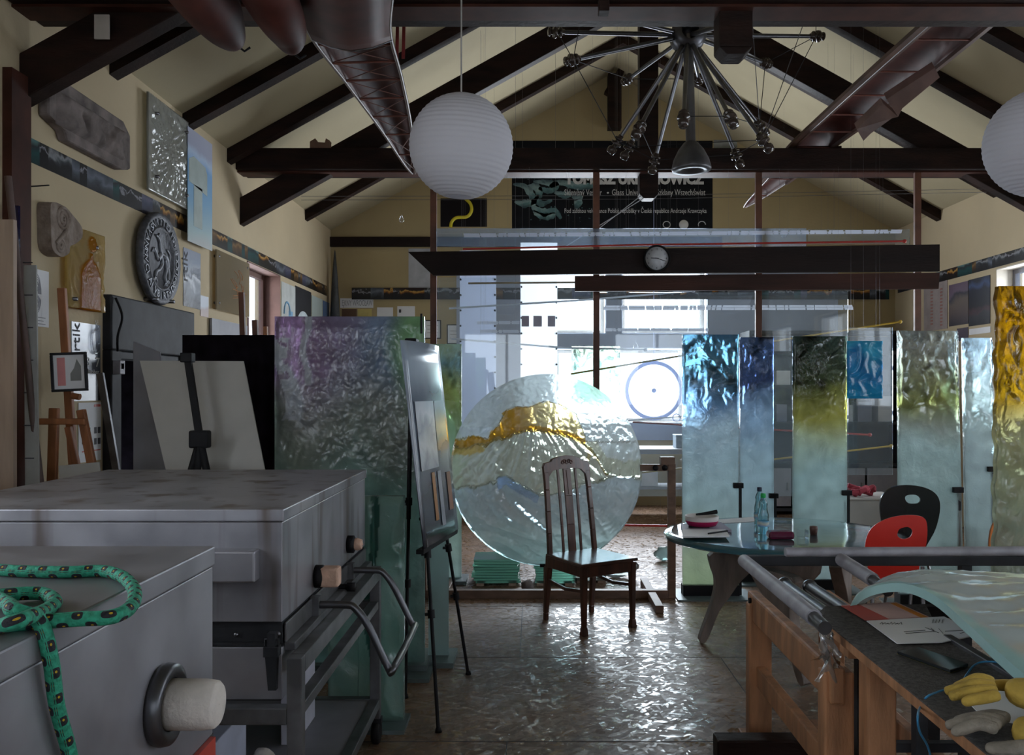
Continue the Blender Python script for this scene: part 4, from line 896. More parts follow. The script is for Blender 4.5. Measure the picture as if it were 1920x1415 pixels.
# glass hoop in the lower window
s = MB(); c = W(1226, 732, 11.7); s.tube([c + Vector((math.cos(t * PI / 24) * .36, 0, math.sin(t * PI / 24) * .37)) for t in range(48)], .026, 8, closed=True); s.lathe([(.001, -.02), (.03, -.02), (.03, .02), (.001, .02)], c, (0, 1, 0), 12); s.tube([c + Vector((0, 0, .37)), c + Vector((0, 0, .5)), (c.x, c.y, roofz(c.x) - .01)], .004, 6)
s.tube([c + Vector((.30, 0, -.36)) + Vector((math.cos(t * .4) * .05, 0, math.sin(t * .4) * .05)) for t in range(17)], .008, 6)
tag(s.build('hanging_hoop', translucent('pale_blue_hoop', (.42, .46, .60), .4)), 'pale blue hoop hanging before the lower bright window', 'hoop')
# ================= cast glass slabs =================
def relief(zs, h, amp, seed, sc=6.0, low=.05):
    """deep folds above height zs, nearly smooth below"""
    def f(x, y):
        t = sstep(zs - .10, zs + .06, y + .05 * nz_(x, y, 6, seed)); a = folds(x, y * .8, sc, seed) * .7 + folds(x, y, sc * 2.3, seed + 4) * .3
        return 1.25 * amp * (t * a + (1 - t) * (low * 2 * nz_(x, y, 9, seed) + low * folds(x, y, 22, seed + 2) * .5))
    return f
def band(stops, seed, w, h, sc=3.0, warp=.06, refraction_dark=1.0):
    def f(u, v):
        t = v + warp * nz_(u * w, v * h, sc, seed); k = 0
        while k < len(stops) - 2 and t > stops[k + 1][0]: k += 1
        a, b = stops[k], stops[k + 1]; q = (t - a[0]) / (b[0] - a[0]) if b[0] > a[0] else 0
        c = lerp(a[1], b[1], q); dk = sstep(.30, .42, .62 - c[3] ) * refraction_dark  # darkens folds of the clear top: refraction lines painted into the colour
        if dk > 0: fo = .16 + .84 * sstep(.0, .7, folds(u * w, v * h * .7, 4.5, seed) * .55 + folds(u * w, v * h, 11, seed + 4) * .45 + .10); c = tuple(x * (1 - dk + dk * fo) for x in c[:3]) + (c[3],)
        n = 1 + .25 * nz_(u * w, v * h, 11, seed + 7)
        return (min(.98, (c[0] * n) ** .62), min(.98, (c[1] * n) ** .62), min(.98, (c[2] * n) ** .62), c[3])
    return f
def standing_slab(label, px0, px1, y0, Y, zb, rz, amp, stops, seed, th=.035, nx=70, nz=150, outline=None, clamp=None, sc=6, lean=0.0, post_h=1.0, cast='cast', plate=True, base=True, low=.05, dx=0.0):
    a = W(px0, y0, Y); b = W(px1, y0, Y); w = b.x - a.x; h = a.z - zb
    g = thing('glass_slab', label, 'glass slab', 'upright cast glass slabs', loc=((a.x + b.x) / 2, Y, 0))
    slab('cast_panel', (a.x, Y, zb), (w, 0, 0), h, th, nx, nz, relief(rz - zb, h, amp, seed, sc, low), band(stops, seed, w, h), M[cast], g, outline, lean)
    if base:
        s = MB(); s.box((a.x + .0, Y - .03, .012), (b.x, Y + .08, zb)); s.build('black_socket', M['black'], g)
    if plate:
        s = MB(); s.box((a.x - .06, Y - .16, 0), (b.x + .10, Y + .22, .012)); s.build('base_plate', M['plate'], g)
    if clamp:
        x = b.x + .012; s = MB(); s.box((x - .008, Y, .012), (x + .012, Y + .03, post_h)); s.build('clamp_post', M['steel_dark'], g)
        s = MB(); s.box((x - .055, Y - .03, post_h - .02), (x + .02, Y + .05, post_h + .02)); s.build('clamp', M['black'], g, bevel=.003)
    return g
T = (.62, .80, .80, .62); T2 = (.56, .76, .79, .55)
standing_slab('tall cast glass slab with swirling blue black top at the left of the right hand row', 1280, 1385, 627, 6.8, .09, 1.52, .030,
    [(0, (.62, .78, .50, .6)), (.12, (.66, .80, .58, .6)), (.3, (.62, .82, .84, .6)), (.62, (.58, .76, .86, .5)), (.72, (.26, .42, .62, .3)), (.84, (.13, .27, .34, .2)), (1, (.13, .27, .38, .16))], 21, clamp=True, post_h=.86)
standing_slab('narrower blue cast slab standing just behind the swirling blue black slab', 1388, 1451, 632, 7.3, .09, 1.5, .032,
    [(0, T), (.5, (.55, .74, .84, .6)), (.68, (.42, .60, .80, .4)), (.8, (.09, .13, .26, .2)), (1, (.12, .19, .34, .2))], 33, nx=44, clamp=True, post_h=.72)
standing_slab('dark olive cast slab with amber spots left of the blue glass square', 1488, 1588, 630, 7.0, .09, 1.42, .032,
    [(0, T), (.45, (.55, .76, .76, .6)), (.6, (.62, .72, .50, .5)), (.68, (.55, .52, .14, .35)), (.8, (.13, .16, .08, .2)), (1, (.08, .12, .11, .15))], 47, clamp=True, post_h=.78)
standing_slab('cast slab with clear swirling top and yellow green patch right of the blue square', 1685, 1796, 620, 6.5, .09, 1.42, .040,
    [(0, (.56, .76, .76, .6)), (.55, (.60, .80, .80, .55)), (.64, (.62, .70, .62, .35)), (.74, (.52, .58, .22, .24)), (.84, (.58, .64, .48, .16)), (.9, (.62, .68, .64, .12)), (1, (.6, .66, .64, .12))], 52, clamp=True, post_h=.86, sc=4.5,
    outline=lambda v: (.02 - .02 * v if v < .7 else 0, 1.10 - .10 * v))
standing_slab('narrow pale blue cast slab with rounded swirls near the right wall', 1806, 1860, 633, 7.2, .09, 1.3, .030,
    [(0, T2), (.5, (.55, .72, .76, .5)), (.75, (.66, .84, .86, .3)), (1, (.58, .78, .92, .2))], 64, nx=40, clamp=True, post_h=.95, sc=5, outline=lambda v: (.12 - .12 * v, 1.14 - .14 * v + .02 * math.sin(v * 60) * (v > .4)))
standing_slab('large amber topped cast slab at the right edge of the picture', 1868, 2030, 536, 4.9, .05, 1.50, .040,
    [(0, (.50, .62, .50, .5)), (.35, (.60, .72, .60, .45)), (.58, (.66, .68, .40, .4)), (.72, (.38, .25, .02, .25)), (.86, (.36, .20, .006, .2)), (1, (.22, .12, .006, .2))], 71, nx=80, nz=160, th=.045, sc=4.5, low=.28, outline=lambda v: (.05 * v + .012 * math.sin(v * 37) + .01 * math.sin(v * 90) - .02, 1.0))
# the big purple slab left, with holes of clear melt
def purple(u, v):
    x = u * .86; y = v * 2.0; n = nz_(x, y, 3, 5)
    top = lerp((.44, .33, .48, .34), (.38, .46, .60, .34), sstep(.25, .65, u + .2 * n)); top = lerp(top, (.40, .62, .40, .34), sstep(.72, .95, u + .1 * n))
    mid = (.42, .46, .44, .38); low = (.40, .58, .56, .45)
    t = v + .08 * n; c = lerp(low, mid, sstep(.45, .68, t)); c = lerp(c, top, sstep(.66, .88, t))
    # pale milky patch near the left edge
    cx_ = .085 + .05 * math.sin(v * 19); wd_ = .055 + .03 * nz_(x, y, 7, 8)
    if .70 < v < .94 and abs(u - cx_) < wd_ and nz_(x, y, 22, 3) > -.32: c = (.62, .64, .70, .75)
    if v > .80 and abs(u - .21 - .02 * math.sin(v * 40)) < .022: c = (.60, .62, .68, .65)
    n2 = 1 + .3 * nz_(x, y, 12, 2); return (min(.95, (c[0] * n2) ** .92), min(.95, (c[1] * n2) ** .92), min(.95, (c[2] * n2) ** .92), min(.8, c[3] + .12))
g = thing('glass_slab', 'big square cast slab, purple above and grey green below, behind the kilns', 'glass slab', 'upright cast glass slabs', loc=(-1.05, 5.0, 0))
def hp(x, y):
    t = sstep(.75, 1.25, y + .12 * nz_(x, y, 4, 1)); return (.5 + .5 * t) * (.006 * folds(x, y * .6, 3, 13) + .006 * folds(x, y * .7, 10, 17) + .004 * folds(x, y, 28, 19))
slab('cast_panel', (-1.47, 5.0, .03), (.85, 0, 0), 1.985, .04, 110, 220, hp, purple, M['cast'], g)
s = MB(); s.box((-1.5, 4.80, 0), (-.57, 5.25, .02)); s.box((-1.48, 4.94, .02), (-.60, 5.10, .05)); s.build('base_plate', M['plate'], g)
s = MB(); s.tube([W(790, 588, 4.98), W(790, 625, 4.98)], .006, 8); s.build('edge_pin', M['black'], g)
# green narrow slab beside the kiln
g = thing('glass_slab', 'narrow sea green cast slab standing against the back of the wheeled kiln', 'glass slab', 'upright cast glass slabs', loc=(-.8, 4.2, 0))
def gcol(u, v):
    c = lerp((.55, .80, .73, .5), (.70, .90, .86, .5), .5 + nz_(u * .35, v, 5, 3))
    k = abs(u - .58 - .06 * math.sin(v * 9) - .04 * nz_(u, v * 3, 3, 4))
    if k < .05: c = (.14, .34, .30, .4)
    return c
slab('cast_panel', (-.98, 4.2, .02), (.36, 0, 0), 1.07, .05, 50, 130, lambda x, y: .018 * folds(x, y * .6, 7, 91) + (.012 if .15 < x < .22 else 0), gcol, M['cast'], g)
s = MB(); s.box((-1.0, 4.08, 0), (-.60, 4.3, .02)); s.build('base_plate', M['plate'], g)
# yellow green slab left of the round glass
g = thing('glass_slab', 'yellow green cast slab directly left of the round mountain glass', 'glass slab', 'upright cast glass slabs', loc=(-.85, 7.35, 0))
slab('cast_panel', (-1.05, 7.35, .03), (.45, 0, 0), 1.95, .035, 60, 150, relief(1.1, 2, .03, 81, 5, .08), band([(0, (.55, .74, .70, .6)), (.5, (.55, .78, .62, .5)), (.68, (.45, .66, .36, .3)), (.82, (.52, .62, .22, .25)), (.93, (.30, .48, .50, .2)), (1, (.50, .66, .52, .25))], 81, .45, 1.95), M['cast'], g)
s = MB(); s.box((-1.1, 7.2, 0), (-.55, 7.5, .03)); s.build('base_plate', M['plate'], g)
# frosted plain glass behind the easel
s = MB(); s.box((-.62, 5.2, .03), (-.50, 5.21, 1.3)); s.box((-.66, 5.05, 0), (-.46, 5.35, .03), 1)
s.c = [(.62, .74, .74, .7)] * 16
tag(s.build('frosted_glass_strip', [M['edge_glass'], M['plate']]), 'narrow frosted glass strip on a foil base behind the black display easel', 'glass strip')
# hanging pale green relief
g = thing('hanging_glass_relief', 'pale green cast panel hanging in front of the bright back window', 'glass panel', loc=(.6, 8.6, 1.44))
a = W(1072, 760, 8.7); b = W(1163, 649, 8.7)
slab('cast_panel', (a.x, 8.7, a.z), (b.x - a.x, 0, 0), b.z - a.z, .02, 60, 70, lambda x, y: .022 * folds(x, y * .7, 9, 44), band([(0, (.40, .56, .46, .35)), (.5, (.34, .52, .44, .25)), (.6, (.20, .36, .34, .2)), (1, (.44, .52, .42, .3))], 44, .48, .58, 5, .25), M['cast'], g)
s = MB()
for x in (a.x + .03, b.x - .03): s.tube([(x, 8.7, b.z - .01), (x, 8.7, roofz(x) - .01)], .0008, 4)
s.build('suspension_wire', M['chrome'], g)
# blue square
g = thing('blue_glass_square', 'bright blue cast glass square hung on a clear pane', 'glass panel', loc=(2.7, 7.5, 1.5))
a = W(1588, 747, 7.5); b = W(1655, 639, 7.5)
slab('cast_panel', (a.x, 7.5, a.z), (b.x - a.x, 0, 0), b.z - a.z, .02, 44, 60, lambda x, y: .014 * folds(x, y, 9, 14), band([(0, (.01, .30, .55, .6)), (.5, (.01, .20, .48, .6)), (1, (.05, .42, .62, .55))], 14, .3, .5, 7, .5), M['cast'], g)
s = MB()
for x in (a.x + .03, b.x - .03): s.tube([(x, 7.49, b.z - .01), (x, 7.49, roofz(x) - .01)], .0006, 4)
s.build('suspension_wire', M['chrome'], g)
# ---------------- the round mountain glass in its wooden stand ----------------
YD = 6.75; sc_ = F / YD; dc = W(1024, 881, YD); RD = 180 / sc_
g = thing('round_glass_relief', 'large round cast glass with amber mountain ridge held in a wooden stand', 'glass disc', loc=(dc.x, YD, dc.z - RD))
def pl(pts):
    def f(x):
        if x <= pts[0][0]: return pts[0][1]
        for (a, b), (c, d) in zip(pts, pts[1:]):
            if x <= c: return b + (d - b) * (x - a) / (c - a)
        return pts[-1][1]
    return f
r_top = pl([(845, 828), (880, 818), (915, 822), (932, 800), (950, 768), (968, 762), (990, 764), (1008, 757), (1020, 752), (1045, 756), (1062, 764), (1080, 776), (1090, 800), (1100, 828)])
r_low = pl([(845, 836), (880, 836), (910, 830), (945, 818), (975, 808), (1005, 804), (1035, 810), (1060, 814), (1085, 824), (1108, 838), (1122, 862), (1135, 885), (1170, 895), (1205, 890)])
r_blue = pl([(845, 916), (900, 908), (930, 900), (948, 888), (975, 906), (1010, 924), (1040, 926), (1070, 915), (1100, 905), (1150, 892), (1175, 888), (1205, 900)])
def dk(px, py):
    j = 5 * nz_(px, py, .05, 1) + 3 * nz_(px, py, .13, 2); x = px + j; y = py + j; n = nz_(px, py, .03, 5)
    if y < r_top(x) or (x > 1100 and y < r_low(x) - 30): c = (.84, .92, .92, .50)
    elif y < r_low(x):
        left = sstep(1020, 960, x); c = lerp((.86, .74, .42, .42), (.72, .40, .05, .5), left)
        if r_low(x) - y < 7: c = (.60, .34, .05, .5)
        if x > 1100: c = (.80, .84, .70, .4)
    elif y < r_blue(x):
        c = (.80, .83, .72, .42)
        if x < 905 and y < r_low(x) + 16: c = (.76, .58, .22, .45)
        if y - r_low(x) < 5 and x < 1140: c = (.45, .34, .14, .4)
        if x > 1100 and y < 880 and n > 0: c = (.80, .72, .40, .4)
    else:
        c = lerp((.68, .79, .84, .42), (.54, .76, .76, .5), sstep(930, 1050, y + 20 * n))
        if y - r_blue(x) < 20 and 930 < x < 1010: c = (.50, .66, .88, .4)
        if y - r_blue(x) < 3: c = (.42, .46, .36, .4)
    m_ = 1 + .12 * nz_(px, py, .09, 9); return (min(.98, (c[0] * m_) ** .6), min(.98, (c[1] * m_) ** .6), min(.98, (c[2] * m_) ** .6), c[3] - (.14 if py > 800 else .04))
def dh(px, py):
    x = px; y = py; e = 0.0
    if y < r_top(x): e = .002 * nz_(x, y, .03, 1) + .004 * max(0, folds(x, y, .035, 8) - .6) * (y > r_top(x) - 60)
    elif y < r_low(x): e = .016 + .007 * folds(x * 1.6, y * .5, .03, 3)
    elif y < r_blue(x):
        an = math.atan2(y - 760, x - 1000); e = .006 + .012 * (1 - 2 * abs(nz_(an * 9 + .6 * nz_(x, y, .02, 3), 0, 1.0, 4))) + .009 * folds(x, y, .04, 6)
    else:
        p = x * .78 + y * -.1; q = x * .62 - y * .90; e = .010 + .022 * folds(x * .5 + y * .2, q * 1.3, .016, 7) + .004 * folds(x, y, .06, 2)
        e *= sstep(1062, 1010, y) * .85 + .15
    e += .003 * folds(x, y, .09, 12); return e * 1.6
nr, na = 105, 330; s = MB(); vs = []; cs = []
for side in (0, 1):
    for i in range(nr + 1):
        r_ = RD * (i / nr) ** .72
        for j in range(na):
            an = 2 * PI * j / na; x = dc.x + r_ * math.cos(an); z = dc.z + r_ * math.sin(an); px = CX + x * sc_; py = HY - (z - EYE) * sc_
            e = min(1, (RD - r_) / .02); vs.append((x, YD - dh(px, py) * e if side == 0 else YD + .028, z)); cs.append(dk(px, py))
off = (nr + 1) * na; fs = []
for i in range(nr):
    for j in range(na):
        a_ = i * na + j; b_ = i * na + (j + 1) % na; fs += [[a_, b_, b_ + na, a_ + na], [off + a_, off + a_ + na, off + b_ + na, off + b_]]
for j in range(na): a_ = nr * na + j; b_ = nr * na + (j + 1) % na; fs.append([a_, b_, off + b_, off + a_])
s.add(vs, fs, 0, True); s.c = cs; o = s.build('cast_disc', M['cast'], g); em = o.modifiers.new('edge', 'EDGE_SPLIT'); em.split_angle = math.radians(55)
g = thing('wooden_stand', 'low brown timber stand with side post and feet holding the round glass', 'stand', loc=(.2, YD, 0))
def fb(name, x0, y0, x1, y1, Y=YD, d0=-.03, d1=.03, m='frame_wood'):
    a = W(x0, y1, Y); b = W(x1, y0, Y); s = MB(); s.box((a.x, Y + d0, a.z), (b.x, Y + d1, b.z)); return s.build(name, M[m], g, bevel=.003)
fb('bottom_rail', 800, 1105, 1252, 1121); fb('side_post', 1252, 868, 1266, 1120); fb('side_post', 786, 868, 800, 1120); fb('clamp_arm', 1199, 870, 1252, 882); fb('clamp_arm', 800, 878, 848, 890, d0=-.035, d1=.035)
fb('post_head', 1238, 856, 1264, 870, d0=-.05, d1=.05); fb('foot_block', 1019, 1058, 1033, 1106); fb('foot_block_cap', 1012, 1056, 1040, 1062, m='black')
s = MB()
for px in (1228, 1245): s.lathe([(.001, -.045), (.022, -.045), (.022, -.03), (.001, -.03)], W(px, 876, YD), (0, 1, 0), 14)
s.build('bolt', M['black'], g)
for x0, x1 in ((1206, 1238), (846, 818)):
    a = W(x0, 1090, 7.25); b = W(x1, 1146, 6.25); s = MB(); s.bar((a.x, 7.2, .03), (b.x, 6.28, .03), .06, .055); s.build('foot', M['frame_wood'], g, bevel=.004)
# stacks of glass offcuts and stones behind the stand
def stack(label, px, py, wpx, n_, Y, hue, th=.022, rz0=.0):
    p = G(px, py, 0); g = thing('glass_sheet_stack', label, 'glass stack', loc=(p.x, Y, 0)); w = wpx * Y / F; rnd = random.Random(px); s = MB(); cs = []
    for k in range(n_):
        a = rz0 + rnd.uniform(-.06, .06); ox = rnd.uniform(-.01, .01); Mx = Matrix.Translation((p.x + ox, Y, .02 + k * th)) @ Matrix.Rotation(a, 4, 'Z'); s.box((-w / 2 * rnd.uniform(.93, 1.03), -.17, 0), (w / 2, .17, th * .8), 0, Mx); cs += [hue] * 8
    s.c = cs; s.build('stacked_sheets', M['edge_glass'], g)
    s = MB()
    for q in (-.35, .35): s.box((p.x + w * q - .03, Y - .18, 0), (p.x + w * q + .03, Y + .18, .02))
    s.build('bearer', M['pale_wood'], g)
    return g
stack('stack of green glass sheets left behind the stand of the round glass', 930, 1100, 84, 9, 7.35, (.50, .90, .76, .55)); stack('green glass stack with white top behind the dark chair', 1040, 1100, 74, 8, 7.35, (.55, .95, .82, .55), .02)
stack('low stack of whitish glass sheets right of the green stacks', 1110, 1100, 56, 6, 7.45, (.85, .92, .90, .6), .024)
def lump(name, label, c, r, m, seed, sq=(1, 1, 1), cat='stone', col=None):
    s = MB(); bm = bmesh.new(); bmesh.ops.create_icosphere(bm, subdivisions=3, radius=1.0); vs = []
    for v in bm.verts:
        d_ = v.co.normalized(); k = 1 + .28 * noise.noise(d_ * 1.6 + Vector((seed, 0, 0))); p = d_ * k * r; vs.append(Vector(c) + Vector((p.x * sq[0], p.y * sq[1], p.z * sq[2])))
    s.add(vs, [[q.index for q in f.verts] for f in bm.faces], 0, True); bm.free()
    if col: s.c = [col] * len(s.v)
    mz = min(v[2] for v in s.v); s.v = [(x, y, z - mz + (Vector(c).z - Vector(c).z)) if True else (x, y, z) for x, y, z in s.v]
    return tag(s.build(name, m), label, cat)
lump('grey_stone', 'small grey stone on the floor between the two green glass stacks', (-.05, 7.0, 0), .05, M['stone'], 3, (1.1, 1, .8))
lump('glass_lump', 'clear glass lump on the floor behind the chair, right side', (.72, 7.5, 0), .10, M['edge_glass'], 5, (1.7, 1, .9), 'glass lump', (.75, .82, .82, .6))
lump('glass_lump', 'small clear glass block behind the right foot of the wooden stand', (1.22, 8.2, 0), .07, M['edge_glass'], 8, (1.3, 1, .9), 'glass lump', (.6, .75, .75, .5))
# ================= furniture far behind the glass =================
g = thing('work_bench', 'long dark workbench under the back windows', 'bench', loc=(.6, 11.2, 0))
s = MB(); s.box((-1.0, 10.9, .80), (2.3, 11.6, .86)); s.build('bench_top', M['grey_board'], g)
for x in (-.95, .6, 2.2):
    s = MB(); s.box((x, 10.95, 0), (x + .06, 11.55, .8)); s.build('leg_frame', M['steel_dark'], g)
s = MB(); s.box((-.95, 11.0, .35), (2.25, 11.5, .38)); s.build('lower_shelf', M['grey_board'], g)
rnd = random.Random(9)
for k, x in enumerate((-.8, -.35, .15, 1.0, 1.35, 1.8)):
    w = rnd.uniform(.15, .28); h = rnd.uniform(.1, .22); zz = .861 if k % 2 else .381; s = MB(); s.box((x, 11.1, zz), (x + w, 11.35, zz + h)); s.box((x - .005, 11.095, zz + h), (x + w + .005, 11.355, zz + h + .02))
    tag(s.build('storage_box', flat('storage_box_%d' % k, ((.3, .3, .33), (.5, .5, .5), (.15, .15, .2), (.45, .42, .3), (.6, .6, .62), (.2, .25, .3))[k]), bevel=.004), ['grey box on the bench shelf, leftmost', 'pale box on the back bench, leftmost on top', 'dark box on the bench shelf in the middle', 'straw coloured box on the back bench top, middle', 'white box on the bench shelf at right', 'blue grey box on the back bench top, right end'][k], 'box')
g = thing('shelf_unit', 'dark shelf unit with pale doors behind the partition on the right', 'shelf', loc=(3.2, 11.3, 0))
s = MB(); X0, X1 = 2.75, 4.75
s.box((X0, 11.2, 0), (X0 + .04, 11.7, 2.35)); s.box((X1 - .04, 11.2, 0), (X1, 11.7, 2.35))
for z in (.05, .62, 1.15, 1.62, 2.05, 2.31): s.box((X0 + .04, 11.2, z), (X1 - .04, 11.7, z + .04))
s.box((X0 + .04, 11.66, .05), (X1 - .04, 11.70, 2.3)); s.build('carcase', M['steel_dark'], g)
for k in range(4):
    x = X0 + .08 + k * .47; s = MB(); s.box((x, 11.17, .12), (x + .44, 11.2, .60)); o = s.build('door', M['grey_board'], g); s = MB(); s.box((x + .39, 11.15, .33), (x + .41, 11.17, .42)); s.build('door_handle', M['chrome'], o)
for k in range(14):
    x = X0 + .1 + (k % 7) * .26; z = (1.19, 1.66)[k // 7]; s = MB(); w = rnd.uniform(.12, .2); s.box((x, 11.25, z), (x + w, 11.5, z + rnd.uniform(.18, .34))); s.box((x + .02, 11.246, z + .05), (x + w - .02, 11.25, z + .1))
    tag(s.build('file_box', flat('file_box_%d' % k, rnd.choice(((.12, .13, .18), (.35, .36, .4), (.2, .14, .1), (.5, .5, .5), (.06, .07, .1))))), 'box on the %s shelf of the dark shelf unit, %s from the left' % (('middle', 'upper')[k // 7], ('first', 'second', 'third', 'fourth', 'fifth', 'sixth', 'seventh')[k % 7]), 'box', 'boxes in the dark shelf unit')
# white crate with folded red cloth
s = MB(); a = W(1575, 937, 7.75); b = W(1690, 937, 7.75); s.box((a.x, 7.7, .02), (b.x, 8.2, a.z)); s.box((a.x - .015, 7.69, a.z), (b.x + .015, 8.21, a.z + .02)); s.box((a.x + .03, 7.7, 0), (b.x - .03, 8.2, .02))
tag(s.build('white_cabinet', M['white_board'], bevel=.006), 'low white cabinet carrying a red cloth behind the black chair', 'cabinet')
s = MB(); c = Vector((2.92, 7.85, a.z + .05)); rnd = random.Random(2)
for k in range(9):
    p = c + Vector((rnd.uniform(-.09, .09), rnd.uniform(-.06, .06), rnd.uniform(-.005, .04))); s.tube(smoothcurve([p, p + Vector((rnd.uniform(-.08, .08), rnd.uniform(-.05, .05), .02)), p + Vector((rnd.uniform(-.1, .1), 0, -.015))], 5), .022, 8)
tag(s.build('red_cloth', surf('crumpled_red_cloth', (.42, .06, .09), .9, var=.3)), 'crumpled red cloth on the low white cabinet', 'cloth')
# ================= paper lanterns =================
def lantern(px, py, rpx, Y, label, topz):
    c = W(px, py, Y); R_ = rpx * Y / F; g = thing('paper_lantern', label, 'lamp', 'round white paper lanterns', loc=c); s = MB(); n_ = 26; prof = []
    for i in range(n_ * 4 + 1):
        th = .26 + (PI - .52) * i / (n_ * 4); rb = R_ * (1 - .010 * abs(math.cos(i * PI / 4)) ** .7 + .004); prof.append((rb * math.sin(th), -rb * math.cos(th)))
    tilt = Vector((.06, -.05, 1)).normalized(); s.lathe(prof, c, tilt, 64); o = s.build('shade', M['rice_paper'], g)
    s = MB(); s.tube([c + Vector((math.cos(t * PI / 12) * R_ * .255, math.sin(t * PI / 12) * R_ * .255, R_ * .966)) for t in range(24)], .003, 6, closed=True); s.tube([c + Vector((-R_ * .25, 0, R_ * .966)), c + Vector((R_ * .25, 0, R_ * .966))], .0025, 6); s.build('wire_frame', M['chrome'], g)
    s = MB(); s.tube([c + Vector((0, 0, R_ * .8)), (c.x, c.y, topz)], .0045, 8); s.build('cord', flat('pale_flex', (.4, .38, .36)), g)
    s = MB(); s.lathe([(.001, .06), (.018, .06), (.018, .0), (.02, -.01), (.03, -.04), (.03, -.07), (.001, -.10)], c + Vector((0, 0, R_ * .5)), (0, 0, 1), 16); s.build('bulb', M['paper'], g)
    return g
lantern(865, 275, 97, 4.62, 'round white paper lantern hanging left of centre', 3.66); lantern(1952, 268, 100, 4.62, 'round white paper lantern cut by the right edge of the picture', 3.66)
# ================= metal star chandelier =================
YH = 6.2; hc = W(1290, 66, YH); kk = YH / F
g = thing('star_chandelier', 'large dark metal star shaped chandelier with insulators and a bell end', 'chandelier', loc=hc)
s = MB(); s.lathe([(.06, -.10), (.10, -.09), (.125, -.05), (.125, .05), (.10, .09), (.06, .10)], hc, (0, 1, 0), 28); s.lathe([(.001, -.03), (.05, -.03), (.05, .06), (.001, .06)], hc, (0, 1, 0), 20); s.build('hub', M['tube_dark'], g)
RL = .96
arms = [(1045, 60, -1, 0), (1075, 112, -1, 0), (1178, 148, 1, 0), (1530, 68, 1, 0), (1435, 118, 1, 0), (1092, 18, -1, 0), (1395, 12, 1, 0), (1310, 148, 1, 0), (1365, 45, -1, 0),
        (1158, 265, 1, 1), (1200, 238, -1, 1), (1180, 275, 1, 1), (1228, 300, 1, 1), (1282, 218, -1, 1), (1368, 218, -1, 1), (1380, 290, 1, 1), (1424, 235, 1, 1), (1430, 262, -1, 1)]
ends = []
for (x, y, sd, low) in arms:
    dx = (x - 1290) * kk; dz = -(y - 66) * kk; r2 = dx * dx + dz * dz; L = max(RL, math.sqrt(r2) + .02); dy = sd * math.sqrt(max(0, L * L - r2)) * .8
    e = W(x, y, YH + dy); u = (e - hc).normalized(); ends.append(e); s = MB(); s.tube([hc + u * .10, e], [.017, .014], 10)
    o = s.build('arm', M['chrome'] if low else M['tube_dark'], g)
    s = MB(); prof = [(.001, -.05), (.02, -.05), (.02, -.03), (.036, -.028), (.036, -.015), (.018, -.012), (.018, .005), (.042, .008), (.042, .024), (.018, .028), (.02, .05)]
    prof += [(.033, .055), (.036, .07), (.03, .10), (.001, .105)] if low else [(.03, .052), (.03, .062), (.001, .064)]
    s.lathe(prof, e, u, 16); s.build('insulator', M['porcelain'], o)
be = W(1296, 300, YH); u = (be - hc).normalized(); s = MB(); s.tube([hc, be], [.036, .034], 14); s.build('central_tube', M['chrome'], g)
s = MB(); s.lathe([(.034, -.13), (.05, -.12), (.09, -.07), (.125, 0), (.14, .06), (.135, .075), (.085, .075), (.07, .05), (.03, .045)], be, u, 36); s.build('bell_end', M['steel_mid'], g)
s = MB()
for a, b in ((0, 1), (1, 2), (3, 4), (9, 11), (10, 12), (12, 15), (15, 17), (13, 14), (14, 16), (1, 9), (5, 1), (2, 7), (4, 16), (11, 17), (9, 12), (3, 17)): s.tube([ends[a], ends[b]], .003, 5)
s.build('tie_wire', M['steel_dark'], g)
s = MB()
for x, y in ((1410, 50), (1522, 20)): s.tube([W(x, y - 20, 6.3), ends[16] if x < 1500 else ends[17]], .003, 5)
for dx in (-.05, .06): s.tube([hc + Vector((dx, 0, .1)), hc + Vector((dx * 2, 0, roofz(hc.x) - hc.z - .02))], .004, 5)
s.tube([ends[3], (ends[3].x, ends[3].y, roofz(ends[3].x) - .03)], .003, 5); s.tube([ends[0], (ends[0].x, ends[0].y, roofz(ends[0].x) - .03)], .003, 5)
s.build('suspension_cable', M['steel_mid'], g)
